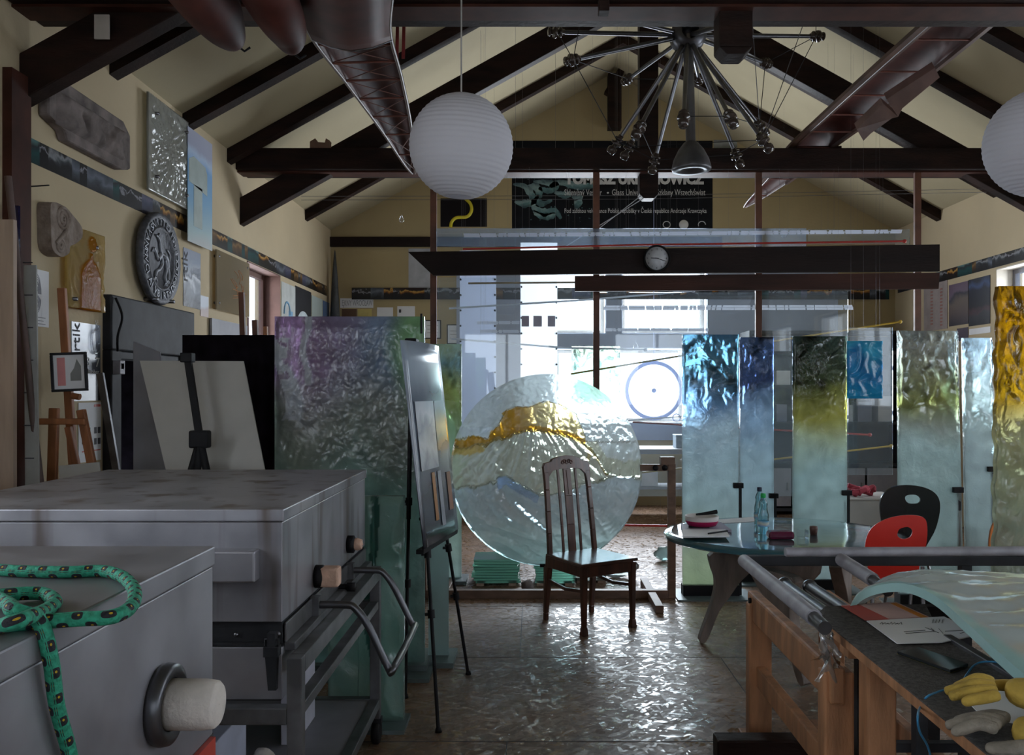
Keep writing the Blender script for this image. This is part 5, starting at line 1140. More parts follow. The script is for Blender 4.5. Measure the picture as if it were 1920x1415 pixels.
# ================= boats under the roof =================
def boat(label, spine, rad, open_dir, deck_to=0.0, lattice=True, loc=None, gun=.012, depth=.55):
    """spine points, half widths; hull is a U section bulging away from open_dir"""
    sp = smoothcurve(spine, 8); n_ = len(sp); O = Vector(open_dir).normalized(); s = MB(); m_ = 12; vs = []; L = []; Rr = []
    for i, p in enumerate(sp):
        d_ = (sp[min(i + 1, n_ - 1)] - sp[max(i - 1, 0)]).normalized(); sd = d_.cross(O).normalized(); o_ = sd.cross(d_).normalized()
        if o_.dot(O) < 0: o_ = -o_
        w = rad(i / (n_ - 1))
        for j in range(m_ + 1):
            a = PI * j / m_; vs.append(p + sd * math.cos(a) * w - o_ * math.sin(a) * w * depth * 1.6)
        L.append(p + sd * w); Rr.append(p - sd * w)
    k = len(vs); A = m_ + 1; fs = []
    for i in range(n_ - 1):
        for j in range(m_): q = i * A + j; fs.append([q, q + 1, q + A + 1, q + A])
    s.add(vs, fs, 0, True)
    g = thing('boat_hull', label, 'boat', loc=loc or sp[n_ // 2]); o = s.build('hull_skin', M['kayak'], g); so = o.modifiers.new('skin', 'SOLIDIFY'); so.thickness = .012
    for P in (L, Rr): s = MB(); s.tube(P, gun, 8); s.build('gunwale', M['kayak_side'], g)
    st = max(3, n_ // 12); s = None
    for i in range(st, n_ - 2, st):
        s = MB()
        if i / n_ < deck_to: continue
        s.tube([L[i], Rr[i]], .007, 6); s.build('cross_rib', M['kayak_rib'], g)
        if lattice and i + st < n_ - 1:
            s = MB(); s.tube([L[i], Rr[i + st]], .0035, 5); s.tube([Rr[i], L[i + st]], .0035, 5); s.build('brace_wire', M['kayak_rib'], g)
    if deck_to > 0:
        e = int(n_ * deck_to); s = MB(); v2 = []
        for i in range(e + 1):
            for j in range(5): t = j / 4; b = math.sin(t * PI) * .08; q = L[i].lerp(Rr[i], t) + O * b * 1.0; v2.append(q)
        s.add(v2, [[i * 5 + j, i * 5 + j + 1, i * 5 + j + 6, i * 5 + j + 5] for i in range(e) for j in range(4)], 0, True); o = s.build('deck', M['kayak'], g); so = o.modifiers.new('t', 'SOLIDIFY'); so.thickness = .01
        s = MB(); s.tube([L[e], *[L[e].lerp(Rr[e], j / 4) + O * math.sin(j / 4 * PI) * .08 for j in range(1, 4)], Rr[e]], .014, 8); s.build('deck_rim', M['chrome'], g)
    return g, L, Rr
g, L, Rr = boat('long dark brown boat hull hung upside down left of the paper lantern', [W(620, -170, 3.3), W(640, -40, 4.0), W(655, 60, 4.75), W(700, 150, 5.7), W(742, 240, 6.8), W(775, 325, 8.0)],
    lambda t: .22 * (1 - t ** 3) * (1 if t > .1 else .75 + 2.5 * t) + .012, (.05, -.45, -1), deck_to=.42)
for dx in (0,):
    for px in (744, 756): a = W(px, 110, 5.3); s = MB(); s.bar(a, W(px + 3, -30, 5.3), .02, .003, (0, 1, 0)); s.build('red_strap', flat('red_webbing', (.26, .03, .03)), g)
def nose(label, pts, r):
    s = MB(); sp = smoothcurve(pts, 8); s.tube(sp, [r * (1 - (i / (len(sp) - 1)) ** 3) ** .7 + .012 for i in range(len(sp))], 20); g = thing('canoe_bow', label, 'boat', loc=sp[0]); s.build('hull', M['kayak'], g)
    e = sp[-1]; s = MB(); s.tube([e, e + Vector((.03, .02, -.02)), e + Vector((.06, .02, .0))], .006, 6); s.tube([e, e + Vector((.02, 0, .035))], .010, 6); s.build('bow_cord', M['black'], g); return g
nose('reddish brown boat bow pointing down at the top left', [W(300, -130, 3.6), W(345, -60, 3.9), W(395, 10, 4.2), W(420, 50, 4.35), W(445, 86, 4.5)], .135)
nose('dark boat bow tucked beside the long hanging hull', [W(455, -130, 3.7), W(485, -50, 4.0), W(515, 10, 4.2), W(540, 60, 4.4), W(550, 100, 4.5)], .12)
g, L, Rr = boat('slender brown boat frame with curved ribs resting on the roof trusses at right', [(2.70, 3.9, 3.93), (2.71, 5.2, 3.915), (2.70, 6.4, 3.91), (2.69, 7.4, 3.91), (2.67, 8.4, 3.91), (2.58, 9.2, 3.80), W(1397, 388, 10.1)],
    lambda t: .20 * math.sin(min(1, .5 + t * 1.0) * PI * .5) * (1 - t ** 5) + .012, (0, 0, -1), lattice=False, depth=.42, gun=.010)
s = MB()
for a_, b_ in zip(L[:-8], L[1:-7]): s.bar(a_ + Vector((-.015, 0, .01)), b_ + Vector((-.015, 0, .01)), .075, .03)
s.build('gunwale_plank', M['kayak_side'], g); s = MB()
for a_, b_ in zip(Rr[:-8], Rr[1:-7]): s.bar(a_, b_, .03, .03)
s.build('gunwale_lath', M['kayak_side'], g)
PNK = surf('pinkish_brown_board', (.20, .12, .10), .6, var=.2)
for P in ([W(1753, 127, 6.2), W(1762, 145, 6.2), W(1692, 203, 6.45), W(1684, 219, 6.5), W(1662, 186, 6.5)], [W(1656, 194, 6.6), W(1684, 219, 6.5), W(1672, 222, 6.55), W(1633, 250, 6.8), W(1619, 264, 6.9), W(1606, 242, 6.9)]): s = MB(); s.prism(P, (.0, .05, .06)); s.build('side_board', PNK, g)
for q in (4.85, 8.45):
    s = MB(); s.box((2.45, q - .03, 3.87), (2.95, q + .03, 3.93)); s.build('rest_block', M['beam'], g)
s = MB(); a = W(598, 290, 8.25); vs = [(-.09, 0), (.09, 0), (.095, .07), (.06, .09), (.05, .05), (-.02, .055), (-.04, .09), (-.09, .06)]
s.prism([(a.x + x, 8.27, 3.87 + z) for x, z in vs], (0, .08, 0)); tag(s.build('cardboard_scrap', flat('brown_card', (.20, .12, .08), .9)), 'crumpled brown scrap lying on the middle tie beam', 'scrap')
# ================= black cloth screen and white boards on a black easel =================
g = thing('draped_screen', 'tall screen draped in black cloth between the steel door and the purple slab', 'screen', loc=(-1.9, 5.6, 0))
a = W(342, 628, 5.6); b = W(518, 628, 5.6); s = MB(); vs = []; n_ = 40
for j in range(11):
    for i in range(n_ + 1): x = a.x + (b.x - a.x) * i / n_; vs.append((x, 5.6 + .02 * math.sin(i * .9) * (1 - j / 14), a.z * j / 10))
s.add(vs, [[j * (n_ + 1) + i, j * (n_ + 1) + i + 1, (j + 1) * (n_ + 1) + i + 1, (j + 1) * (n_ + 1) + i] for j in range(10) for i in range(n_)], 0, True); o = s.build('black_drape', M['black_cloth'], g); so = o.modifiers.new('t', 'SOLIDIFY'); so.thickness = .02; so.offset = 0
s = MB(); s.box((a.x, 5.66, 0), (a.x + .04, 5.70, a.z)); s.box((b.x - .04, 5.66, 0), (b.x, 5.70, a.z)); s.box((a.x, 5.66, a.z - .04), (b.x, 5.70, a.z)); s.build('screen_frame', M['black'], g)
for k, (px, y0, y1, label) in enumerate(((453, 548, 625, 'red brown stick end rising behind the black screen left of the window'), (478, 600, 628, 'shorter dark red stick end behind the black screen'), (498, 612, 628, 'small pale stick end behind the black screen next to the purple slab'))):
    p = W(px, y0, 6.0); q = W(px + 6, y1, 6.0); s = MB(); d_ = (q - p); q2 = p + d_ * (p.z / -d_.z) if d_.z < -.05 and k == 0 else Vector((q.x, q.y, 0)); s.bar(p, (q.x + .05, 6.0, .0), .035 if k < 2 else .025, .03, (0, 1, 0)); tag(s.build('wooden_stick', M['beam_red'] if k < 2 else M['easel_wood']), label, 'stick')
g = thing('foam_board', 'large off white board standing on the black tripod easel', 'board', loc=(-1.75, 4.62, .6))
s = MB(); s.prism([W(262, 676, 4.75), W(456, 677, 4.75), W(512, 960, 4.55), W(330, 960, 4.55)], (0, .012, 0)); s.build('board', M['white_board'], g)
g = thing('tripod_easel', 'black tripod easel holding the off white board behind the kiln', 'easel', loc=(-1.7, 4.5, 0))
hub = W(375, 825, 4.5); top = W(352, 672, 4.6)
s = MB(); s.bar(top, hub, .035, .02, (0, 1, 0)); s.build('mast', M['black'], g)
s = MB(); s.box((hub.x - .05, hub.y - .03, hub.z - .04), (hub.x + .05, hub.y + .03, hub.z + .05)); s.build('hub', M['black'], g, bevel=.01); s = MB(); s.box((top.x - .03, top.y - .03, top.z - .02), (top.x + .03, top.y + .03, top.z + .03)); s.build('clip', M['black'], g, bevel=.005)
for fx, fy in ((-2.0, 4.25), (-1.3, 4.2), (-1.68, 4.12)): s = MB(); s.tube([hub, (fx, fy, .012)], [.020, .012], 8); s.build('leg', M['black'], g)
s = MB(); s.bar((-1.95, 4.5, .62), (-1.45, 4.5, .62), .03, .03); s.build('ledge', M['black'], g)
s = MB(); s.prism([W(250, 640, 5.3), W(300, 660, 5.3), W(330, 960, 5.15), W(250, 960, 5.15)], (0, .012, 0)); tag(s.build('grey_board', M['grey_board']), 'dim grey board leaning behind the off white one near the steel door', 'board')
# ================= wooden easel with small picture by the left wall =================
g = thing('wooden_easel', 'orange wooden easel against the left wall carrying a small framed picture', 'easel', loc=(-2.6, 4.95, 0))
YE = 4.85
def eb(name, x0, y0, x1, y1, w=.05, d=.03, Y=YE, dz=0): s = MB(); s.bar(W(x0, y0, Y), W(x1, y1, Y + dz), w, d, (0, 1, 0)); return s.build(name, M['easel_wood'], g, bevel=.004)
def down(x0, y0, x1, y1, Y, w, d, name='leg'):
    a = W(x0, y0, Y); b = W(x1, y1, Y); q = a + (b - a) * (a.z / (a.z - b.z)); s = MB(); s.bar(a, q, w, d, (0, 1, 0)); return s.build(name, M['easel_wood'], g, bevel=.004)
eb('mast', 116, 540, 143, 960, .045, .03, 5.0)
down(102, 765, 98, 900, 4.85, .05, .03); down(152, 768, 178, 900, 4.85, .045, .03); down(128, 800, 150, 900, 4.95, .035, .03, 'rear_leg')
eb('crossbar', 72, 790, 160, 790, .035, .025, 4.82)
s = MB(); s.tube([W(135, 742, 4.95), W(150, 744, 4.95)], .018, 10); s.build('knob', M['easel_wood'], g)
g = thing('framed_picture', 'small dark framed picture in red and grey standing on the wooden easel', 'picture frame', loc=W(130, 735, 4.85))
Mx = Matrix.Translation(W(130, 697, 4.87)) @ Matrix.Rotation(-.05, 4, 'Y') @ Matrix.Rotation(.25, 4, 'Z')
s = MB(); w, h = .092, .108
for q in (((-w, -.015, -h), (w, .01, -h + .014)), ((-w, -.015, h - .014), (w, .01, h)), ((-w, -.015, -h + .014), (-w + .014, .01, h - .014)), ((w - .014, -.015, -h + .014), (w, .01, h - .014))): s.box(*q, 0, Mx)
s.build('frame', M['steel_dark'], g, bevel=.003)
s = MB(); s.box((-w + .014, 0, -h + .014), (w - .014, .006, h - .014), 0, Mx); s.box((-.06, -.002, -.075), (-.02, 0, .08), 1, Mx); s.prism([Mx @ Vector(p) for p in ((.005, -.002, -.05), (.06, -.002, -.05), (.06, -.002, .03), (.04, -.002, .07), (.025, -.002, .02), (.005, -.002, -.01))], Mx.to_3x3() @ Vector((0, .001, 0)), mi=2)
s.build('picture', [M['paper'], flat('pink_wash', (.62, .25, .25)), flat('grey_wash', (.22, .22, .22))], g)
s = MB(); s.prism([W(110, 873, 4.6), W(186, 866, 4.6), W(188, 905, 4.6), W(112, 905, 4.6)], (0, .01, 0)); p = W(150, 905, 4.6); s.box((p.x - .06, 4.59, 0), (p.x + .06, 4.61, p.z))
tag(s.build('white_card', M['white_board']), 'white card standing in front of the wooden easel behind the kiln', 'card')
# long thin aluminium profile leaning by the door
s = MB(); a = W(188, 700, 5.35); b = W(222, 905, 5.2); q = a + (b - a) * (a.z / (a.z - b.z)); s.bar(a, q, .04, .02, (0, 1, 0)); tag(s.build('metal_profile', M['steel_mid']), 'grey metal profile leaning at the left jamb of the steel door', 'profile')
# ================= kilns =================
def shell(s, x0, x1, y0, y1, z0, z1): s.box((x0, y0, z0), (x1, y1, z1))
XK = -.765
g = thing('kiln', 'big grey steel kiln on a wheeled frame with bent tube handles', 'kiln', 'grey steel glass kilns', loc=(-1.34, 3.35, 0))
X0, Y0, Y1 = -1.93, 2.68, 4.0; ZT = 1.236
s = MB(); shell(s, X0 - .006, XK + .006, Y0 - .006, Y1 + .006, ZT - .038, ZT); s.build('lid', M['steel_stained'], g, bevel=.004)
s = MB(); shell(s, X0, XK, Y0, Y1, .892, ZT - .040); s.build('upper_shell', M['steel_stained'], g, bevel=.003)
s = MB(); shell(s, X0 + .01, XK - .004, Y0 + .014, Y1 - .01, .818, .892); s.box((X0, Y0 + .004, .818), (XK, Y0 + .012, .828)); s.build('joint_band', M['steel_dark'], g)
s = MB(); shell(s, X0, XK, Y0, Y1, .655, .815); s.build('lower_shell', M['steel'], g, bevel=.003)
for k, (px, py) in enumerate(((443, 1189), (522, 1188))):
    p = W(px, py, Y0 + .012); s = MB(); s.lathe([(.001, -.006), (.006, -.005), (.007, 0)], p, (0, 1, 0), 10); s.build('rivet', M['chrome'], g)
s = MB(); a = W(395, 1033, Y0 - .05); b = W(478, 1092, Y0 - .05); s.box((-1.45, Y0 - .055, b.z), (b.x, Y0, a.z)); s.build('box_handle', M['steel'], g, bevel=.006)
for px in (508,):
    a = W(px, 1200, Y0 - .03); s = MB(); s.box((a.x - .012, Y0 - .03, a.z - .02), (a.x + .012, Y0, a.z + .02)); s.box((a.x - .022, Y0 - .035, a.z - .05), (a.x + .022, Y0 - .0, a.z - .02)); s.prism([(a.x - .018, Y0 - .03, a.z - .05), (a.x + .018, Y0 - .03, a.z - .05), (a.x + .012, Y0 - .02, a.z - .155), (a.x - .012, Y0 - .02, a.z - .155)], (0, .02, 0)); s.tube([(a.x - .02, Y0 - .02, a.z - .04), (a.x - .02, Y0 - .02, a.z + .0), (a.x + .02, Y0 - .02, a.z + .0), (a.x + .02, Y0 - .02, a.z - .04)], .004, 6); s.build('toggle_latch', M['steel_dark'], g)
def KR(px, py, X=XK):
    Y = X * F / (px - CX); return Vector((X, Y, EYE - (py - HY) * Y / F))
for (px, py, r_, L_, kind) in ((592, 1080, .040, .05, 1), (652, 1020, .036, .03, 0)):
    p = KR(px, py); s = MB(); s.lathe([(.022, 0), (r_, 0), (r_, .025), (r_ * .75, .03), (.022, .03)], p, (1, 0, 0), 28); s.build('port_ring', M['black'], g)
    if kind: s = MB(); s.box((p.x + .02, p.y - .030, p.z - .034), (p.x + .085, p.y + .030, p.z + .034)); s.build('firebrick_plug', M['brick'], g, bevel=.008)
    else: s = MB(); s.lathe([(.001, 0), (.022, 0), (.026, .03), (.020, .05), (.012, .045), (.001, .055)], p + Vector((.01, 0, 0)), (1, 0, 0), 12); s.build('plug', M['brick'], g, bevel=.004)
s = MB(); s.box((XK, Y0 + .02, .80), (XK + .035, Y1 - .02, .825)); s.box((XK, Y0 + .02, .825), (XK + .008, Y1 - .02, .885)); s.build('side_flange', M['steel_mid'], g, bevel=.003)
A1 = KR(600, 1130, XK + .03); B1 = KR(664, 1072, XK + .03); zA = (A1.z + B1.z) / 2; yA, yB = A1.y, B1.y
s = MB(); s.tube(smoothcurve([(XK + .01, yA, zA), (XK + .12, yA, zA), (XK + .155, yA, zA - .015), (XK + .20, yA, zA - .08), (XK + .265, yA, zA - .215), (XK + .28, yA + .03, zA - .225), (XK + .28, yB - .03, zA - .225), (XK + .265, yB, zA - .215), (XK + .20, yB, zA - .08), (XK + .155, yB, zA - .015), (XK + .12, yB, zA), (XK + .01, yB, zA)], 4), .0135, 12); s.build('tube_handle', M['tube_dark'], g)
for y in (yA, yB): s = MB(); s.box((XK, y - .02, zA - .05), (XK + .03, y + .02, zA + .03)); s.build('handle_bracket', M['steel_mid'], g)
s = MB(); p = KR(632, 1100); s.tube([p, p + Vector((.05, 0, 0))], .012, 8); s.lathe([(.001, 0), (.018, .0), (.018, .03), (.001, .035)], p + Vector((.04, 0, 0)), (1, 0, 0), 12); s.build('small_knob', M['black'], g)
# frame
def fr(name, a, b): s = MB(); s.box(a, b); return s.build(name, M['steel_mid'], g, bevel=.003)
XF = XK + .075; w_ = .045
for x in (X0 - .03, XF - w_):
    for y in (Y0 - .06, Y1 - .05): fr('frame_leg', (x, y, .12), (x + w_, y + w_, .80 if y < 3 else .80))
fr('frame_rail', (XF - w_, Y0 - .015, .745), (XF, Y1 - .05, .80)); fr('frame_rail', (XF - w_, Y0 - .015, .615), (XF - .005, Y1 - .05, .65)); fr('frame_rail', (X0 - .03, Y0 - .015, .61), (X0 + .015, Y1 - .05, .65)); fr('frame_rail', (X0 + .015, Y0 - .06, .60), (XF - w_, Y0 - .015, .65)); fr('frame_rail', (X0 + .015, Y1 - .05, .60), (XF - w_, Y1 - .005, .65))
fr('shelf_rail', (XF - w_, Y0 - .015, .17), (XF, Y1 - .05, .21)); fr('shelf_rail', (X0 + .015, Y0 - .06, .17), (XF - w_, Y0 - .015, .21)); fr('shelf_rail', (X0 - .03, Y0 - .015, .17), (X0 + .015, Y1 - .05, .21)); fr('shelf_rail', (X0 + .015, Y1 - .05, .17), (XF - w_, Y1 - .005, .21))
s = MB(); s.box((X0 + .015, Y0 - .015, .185), (XF - w_, Y1 - .05, .205)); s.build('lower_shelf', M['grey_board'], g)
for x in (X0, XF - .02):
    for y in (Y0 - .03, Y1 - .03):
        s = MB(); s.lathe([(.001, -.018), (.045, -.018), (.052, -.012), (.052, .012), (.045, .018), (.001, .018)], (x, y + .01, .052), (1, 0, 0), 24); o = s.build('caster_wheel', M['black'], g); s = MB(); s.box((x - .025, y - .01, .09), (x + .025, y + .03, .12)); s.build('caster_fork', M['steel_dark'], o)
# things under the kiln
rnd = random.Random(4)
for k, (x, y, label) in enumerate(((-.86, 2.75, 'pink stained broken firebrick on the kiln shelf, nearest the frame leg'), (-.95, 2.95, 'pale firebrick lump left of the stained one on the kiln shelf'), (-1.05, 2.8, 'rounded pale brick piece deeper on the kiln shelf'), (-1.0, 3.25, 'small brick crumb at the middle of the kiln shelf'))):
    s = MB(); o = lump('firebrick_piece', label, (x, y, 0), .055 - .006 * k, M['brick'] if k % 2 == 0 else M['ceramic'], 20 + k, (1.1, 1, .9), 'brick'); o.location.z = .207
s = MB(); s.box((-1.30, 2.9, .206), (-1.06, 3.25, .42)); o = tag(s.build('white_carton', flat('blue_white_carton', (.45, .47, .58)), bevel=.004), 'blue white cardboard carton on the kiln shelf', 'carton')
s = MB(); s.box((-.99, 3.45, .206), (-.93, 3.75, .50)); tag(s.build('white_carton', flat('white_carton', (.5, .5, .58)), bevel=.003), 'narrow upright white carton deeper on the kiln shelf', 'carton')
# front kiln
XN = -.745; ZN = 1.236; YN1 = 2.05; YN0 = .62
g = thing('kiln', 'nearest grey kiln cut by the lower left corner, with a round plugged port', 'kiln', 'grey steel glass kilns', loc=(-1.3, 1.35, 0))
s = MB(); shell(s, -2.1, XN + .004, YN0, YN1, ZN - .045, ZN); s.build('lid', M['steel'], g, bevel=.004)
s = MB(); shell(s, -2.1, XN, YN0, YN1 - .004, .80, ZN - .047); s.build('body_shell', M['steel'], g, bevel=.003)
p = KR(300, 1320, XN); s = MB(); s.lathe([(.052, 0), (.078, 0), (.081, .012), (.078, .026), (.066, .030), (.052, .024)], p, (1, 0, 0), 40); s.build('port_ring', M['tube_dark'], g)
s = MB(); s.lathe([(.001, 0), (.050, 0), (.049, .09), (.046, .112), (.040, .118), (.001, .118)], p, (1, 0, 0), 40); s.build('ceramic_plug', M['ceramic'], g)
s = MB(); s.box((XN, YN0, .745), (XN + .012, YN1 - .02, .80)); s.build('red_rail', M['red_paint'], g); s = MB(); s.box((XN - .01, YN0, .70), (XN + .008, YN1 - .02, .745)); s.box((-2.1, YN0, .60), (XN, YN1, .80)); s.build('lower_flange', M['steel_mid'], g)
for y in (YN0 + .1, YN1 - .15):
    for x in (-2.05, XN - .06): s = MB(); s.box((x, y, 0), (x + .05, y + .05, .60)); s.build('frame_leg', M['steel_mid'], g)
# rope on the front kiln
hz = ZN + .0115; rr = .0115
def RP(px, py, z=hz): return G(px, py, z)
R1 = [RP(-60, 1060), RP(0, 1068), RP(60, 1071), RP(130, 1072), RP(190, 1070), RP(228, 1080), RP(250, 1102), RP(252, 1124), RP(238, 1144), RP(205, 1157), RP(150, 1160), RP(90, 1164), RP(40, 1168), RP(0, 1172), RP(-60, 1176)]
R2 = [RP(-60, 1120), RP(0, 1116, hz + .005), RP(50, 1112, hz + .003), RP(85, 1114), RP(103, 1128), RP(85, 1144, hz + .004), RP(55, 1156, hz + .020), RP(20, 1168, hz + .022), RP(-40, 1180)]
e = KR(78, 1210, XN + .006); R3 = [RP(-50, 1105), RP(-10, 1118, hz + .003), RP(20, 1135, hz + .012), RP(45, 1155, hz + .026), RP(62, 1178, hz + .022)]
R3 = R3[:-2] + [Vector((XN - .03, 1.31, ZN + .036)), Vector((XN + .004, 1.318, ZN + .018)), Vector((XN + .018, 1.325, ZN - .04)), Vector((XN + .017, 1.345, ZN - .12)), Vector((XN + .017, 1.385, ZN - .22)), Vector((XN + .017, 1.41, ZN - .36))]
s = MB(); uvs = []
g = None
for R_ in (R1, R2, R3):
    sp = smoothcurve(R_, 8); n0 = len(s.v); s.tube(sp, rr, 14, uv=True); L_ = 0
    for i, p in enumerate(sp):
        if i: L_ += (p - sp[i - 1]).length
        uvs += [(L_, j / 14) for j in range(14)]
    uvs += [(0, 0)] * (len(s.v) - n0 - len(sp) * 14)
o = tag(s.build('green_rope', M['rope']), 'green rope flecked with black and yellow coiled on the nearest kiln', 'rope')
ul = o.data.uv_layers.new(name='UVMap')
for lp in o.data.loops: ul.data[lp.index].uv = uvs[lp.vertex_index]
# ================= black display easel with glossy print =================
g = thing('display_easel', 'slim black metal display easel in front of the round glass, left side', 'easel', loc=(-.5, 4.55, 0))
FA, FB, FC = G(760, 1308), G(822, 1372), G(878, 1264); AP = W(772, 642, 4.62)
def leg(a, b, kn):
    s = MB(); m1 = a.lerp(b, .5); s.tube([a, m1], .012, 8); s.tube([m1, b], .009, 8); o = s.build('leg', M['black'], g)
    for t in kn: q = a.lerp(b, t); s = MB(); d_ = (b - a).normalized(); s.tube([q - d_ * .02, q + d_ * .02], .018, 8); s.tube([q, q + Vector((-.03, -.01, 0))], .008, 6); s.build('clamp_knob', M['black'], o)
    s = MB(); s.lathe([(.001, .02), (.012, .02), (.017, 0), (.001, 0)], b, (0, 0, 1), 12); s.build('rubber_foot', M['black'], o)
for q in (FA, FB, FC): q.z = 0
leg(AP, FA, (.45, .68)); leg(AP + Vector((.02, -.03, 0)), FB, (.48, .57, .72)); leg(AP + Vector((.02, .06, -.02)), FC, (.6, .75))
s = MB(); s.box((AP.x - .03, AP.y - .05, AP.z - .03), (AP.x + .03, AP.y + .07, AP.z + .02)); s.build('head_clip', M['black'], g, bevel=.006)
c0, c1, c2, c3 = W(787, 1030, 4.12), W(852, 992, 4.86), W(815, 650, 4.9), W(743, 638, 4.18)
s = MB(); s.bar(c0 + Vector((0, 0, -.012)), c1 + Vector((0, 0, -.012)), .035, .02); s.bar(c0 + Vector((.015, 0, 0)), c1 + Vector((.015, 0, 0)), .008, .03); s.build('ledge', M['black'], g)
g = thing('mounted_print', 'large glossy blue grey print standing on the black display easel', 'picture', loc=(c0 + c1) / 2)
s = MB(); n_ = 10; vs = []; N_ = (c1 - c0).cross(c3 - c0).normalized()
if N_.x < 0: N_ = -N_
for j in range(n_ + 1):
    for i in range(n_ + 1):
        u = i / n_; v = j / n_; p = c0.lerp(c1, u).lerp(c3.lerp(c2, u), v) + N_ * (.02 * (1 - (2 * u - 1) ** 2) * v * v + .02); vs.append(p)
fs = [[j * (n_ + 1) + i, j * (n_ + 1) + i + 1, (j + 1) * (n_ + 1) + i + 1, (j + 1) * (n_ + 1) + i] for j in range(n_) for i in range(n_)]
s.add(vs, fs, 0, True); o = s.build('print_sheet', pm('blue_grey_photo_print', [(0, (.035, .04, .05)), (.12, (.05, .055, .07)), (.3, (.10, .11, .14)), (.6, (.12, .14, .18)), (.72, (.09, .11, .15)), (.86, (.24, .29, .36)), (1, (.30, .36, .44))], 2.5, .16, warp=.18), g); so = o.modifiers.new('t', 'SOLIDIFY'); so.thickness = .006; so.offset = 0
def onp(u, v, d=.027): return c0.lerp(c1, u).lerp(c3.lerp(c2, u), v) + N_ * (.02 * (1 - (2 * u - 1) ** 2) * v * v + d)
def printed(name, u0, u1, v0, v1, m, steps=6):
    s = MB(); vs = []
    for j in range(steps + 1):
        for i in range(steps + 1): vs.append(onp(u0 + (u1 - u0) * i / steps, v0 + (v1 - v0) * j / steps))
    s.add(vs, [[j * (steps + 1) + i, j * (steps + 1) + i + 1, (j + 1) * (steps + 1) + i + 1, (j + 1) * (steps + 1) + i] for j in range(steps) for i in range(steps)], 0, True); return s.build(name, m, g)
pp = pm('inset_picture_print', [(0, (.30, .32, .36)), (.3, (.55, .58, .64)), (.6, (.35, .38, .46)), (.8, (.62, .64, .70)), (1, (.50, .55, .62))], 6, .2, axis='Z', warp=.7)
printed('inset_picture', .12, .58, .36, .70, pp); printed('inset_picture', .60, .92, .44, .70, pm('inset_warm_print', [(0, (.2, .1, .06)), (.3, (.12, .14, .18)), (.6, (.25, .22, .22)), (1, (.3, .34, .42))], 6, .2, warp=.5))
printed('inset_stripe', .36, .44, .10, .34, flat('ochre_stripe', (.36, .17, .06), .3)); printed('inset_stripe', .52, .62, .06, .34, flat('pale_stripe', (.3, .32, .36), .3)); printed('inset_stripe', .78, .90, .12, .32, flat('rust_stripe', (.26, .12, .07), .3))
# ================= dark wooden chair =================
CH = thing('dining_chair', 'dark polished wooden chair with tall slatted back in front of the round glass', 'chair', loc=(.385, 6.01, 0), rz=math.radians(32))
def cl(s, name, bev=.004, m='chair_wood', par=None): return s.build(name, M[m], par or CH, bevel=bev, local=True)
def lg(x, y, tx, ty, top, foot):
    s = MB(); w0, w1 = .042, .030; p = Vector((x, y, top)); q = Vector((tx, ty, .05)); s.bar(p, q, w0, w0, (0, 1, 0), taper=w1 / w0)
    if foot: s.bar((tx, ty, .055), (tx, ty, .0), .034, .034, (0, 1, 0), taper=1.35)
    else: s.bar((tx, ty, .05), (tx, ty, 0), .030, .030, (0, 1, 0))
    cl(s, 'leg')
lg(-.20, -.21, -.20, -.215, .44, True); lg(.20, -.21, .20, -.215, .44, True); lg(-.19, .21, -.195, .25, .45, False); lg(.19, .21, .195, .25, .45, False)
s = MB(); s.prism([(-.235, -.235, .445), (.235, -.235, .445), (.215, .225, .445), (-.215, .225, .445)], (0, 0, .022)); cl(s, 'seat', .008)
s = MB(); s.box((-.20, -.225, .375), (.20, -.200, .445)); s.box((-.20, .19, .375), (.20, .215, .445)); s.box((-.215, -.20, .375), (-.19, .20, .445)); s.box((.19, -.20, .375), (.215, .20, .445)); cl(s, 'apron')
for x in (-.197, .197): s = MB(); s.bar((x, -.21, .285), (x, 0, .262), .02, .022); s.bar((x, 0, .262), (x, .235, .285), .02, .022); cl(s, 'stretcher')
def by(z): t = (z - .45) / .65; return .205 + .07 * t + .02 * t * t
for sx in (-1, 1):
    s = MB(); pts = [Vector((sx * (.19 - .015 * (z - .45) / .6), by(z), z)) for z in (.44, .6, .75, .9, 1.02)]
    for a, b in zip(pts, pts[1:]): s.bar(a, b, .034, .028, (0, 1, 0))
    cl(s, 'back_post')
zt = 1.0
out = [(-.195, .96), (-.198, 1.06), (-.185, 1.085), (-.13, 1.095), (-.12, 1.11), (-.06, 1.128), (0, 1.134), (.06, 1.128), (.12, 1.11), (.13, 1.095), (.185, 1.085), (.198, 1.06), (.195, .96), (.160, .96), (.155, .995), (.12, 1.03), (.06, 1.04), (-.06, 1.04), (-.12, 1.03), (-.155, .995), (-.160, .96)]
s = MB(); s.prism([(x, by(z) - .013, z) for x, z in out], (0, .026, 0)); o = cl(s, 'crest_rail', .003)
s = MB()
for k in range(5):
    c = Vector(((k - 2) * .018, by(1.085) - .016, 1.085 + (.008 if k % 2 else 0))); s.tube([c + Vector((math.cos(t * .7) * .010, 0, math.sin(t * .7) * .012)) for t in range(9)], .003, 6)
s.build('carved_rosette', M['chair_wood'], o, local=True)
for x, w in ((-.075, .018), (0, .062), (.075, .018)):
    s = MB(); zs = (.45, .65, .85, 1.045)
    for a, b in zip(zs, zs[1:]): s.bar((x * (1 - .0 * a), by(a), a), (x, by(b), b), w, .012, (0, 1, 0))
    cl(s, 'back_slat', .002)
s = MB(); s.bar((0, by(1.03) - .008, 1.03), (0, by(.86) - .008, .86), .016, .006, (0, 1, 0), taper=.4); cl(s, 'slat_inlay', .001)
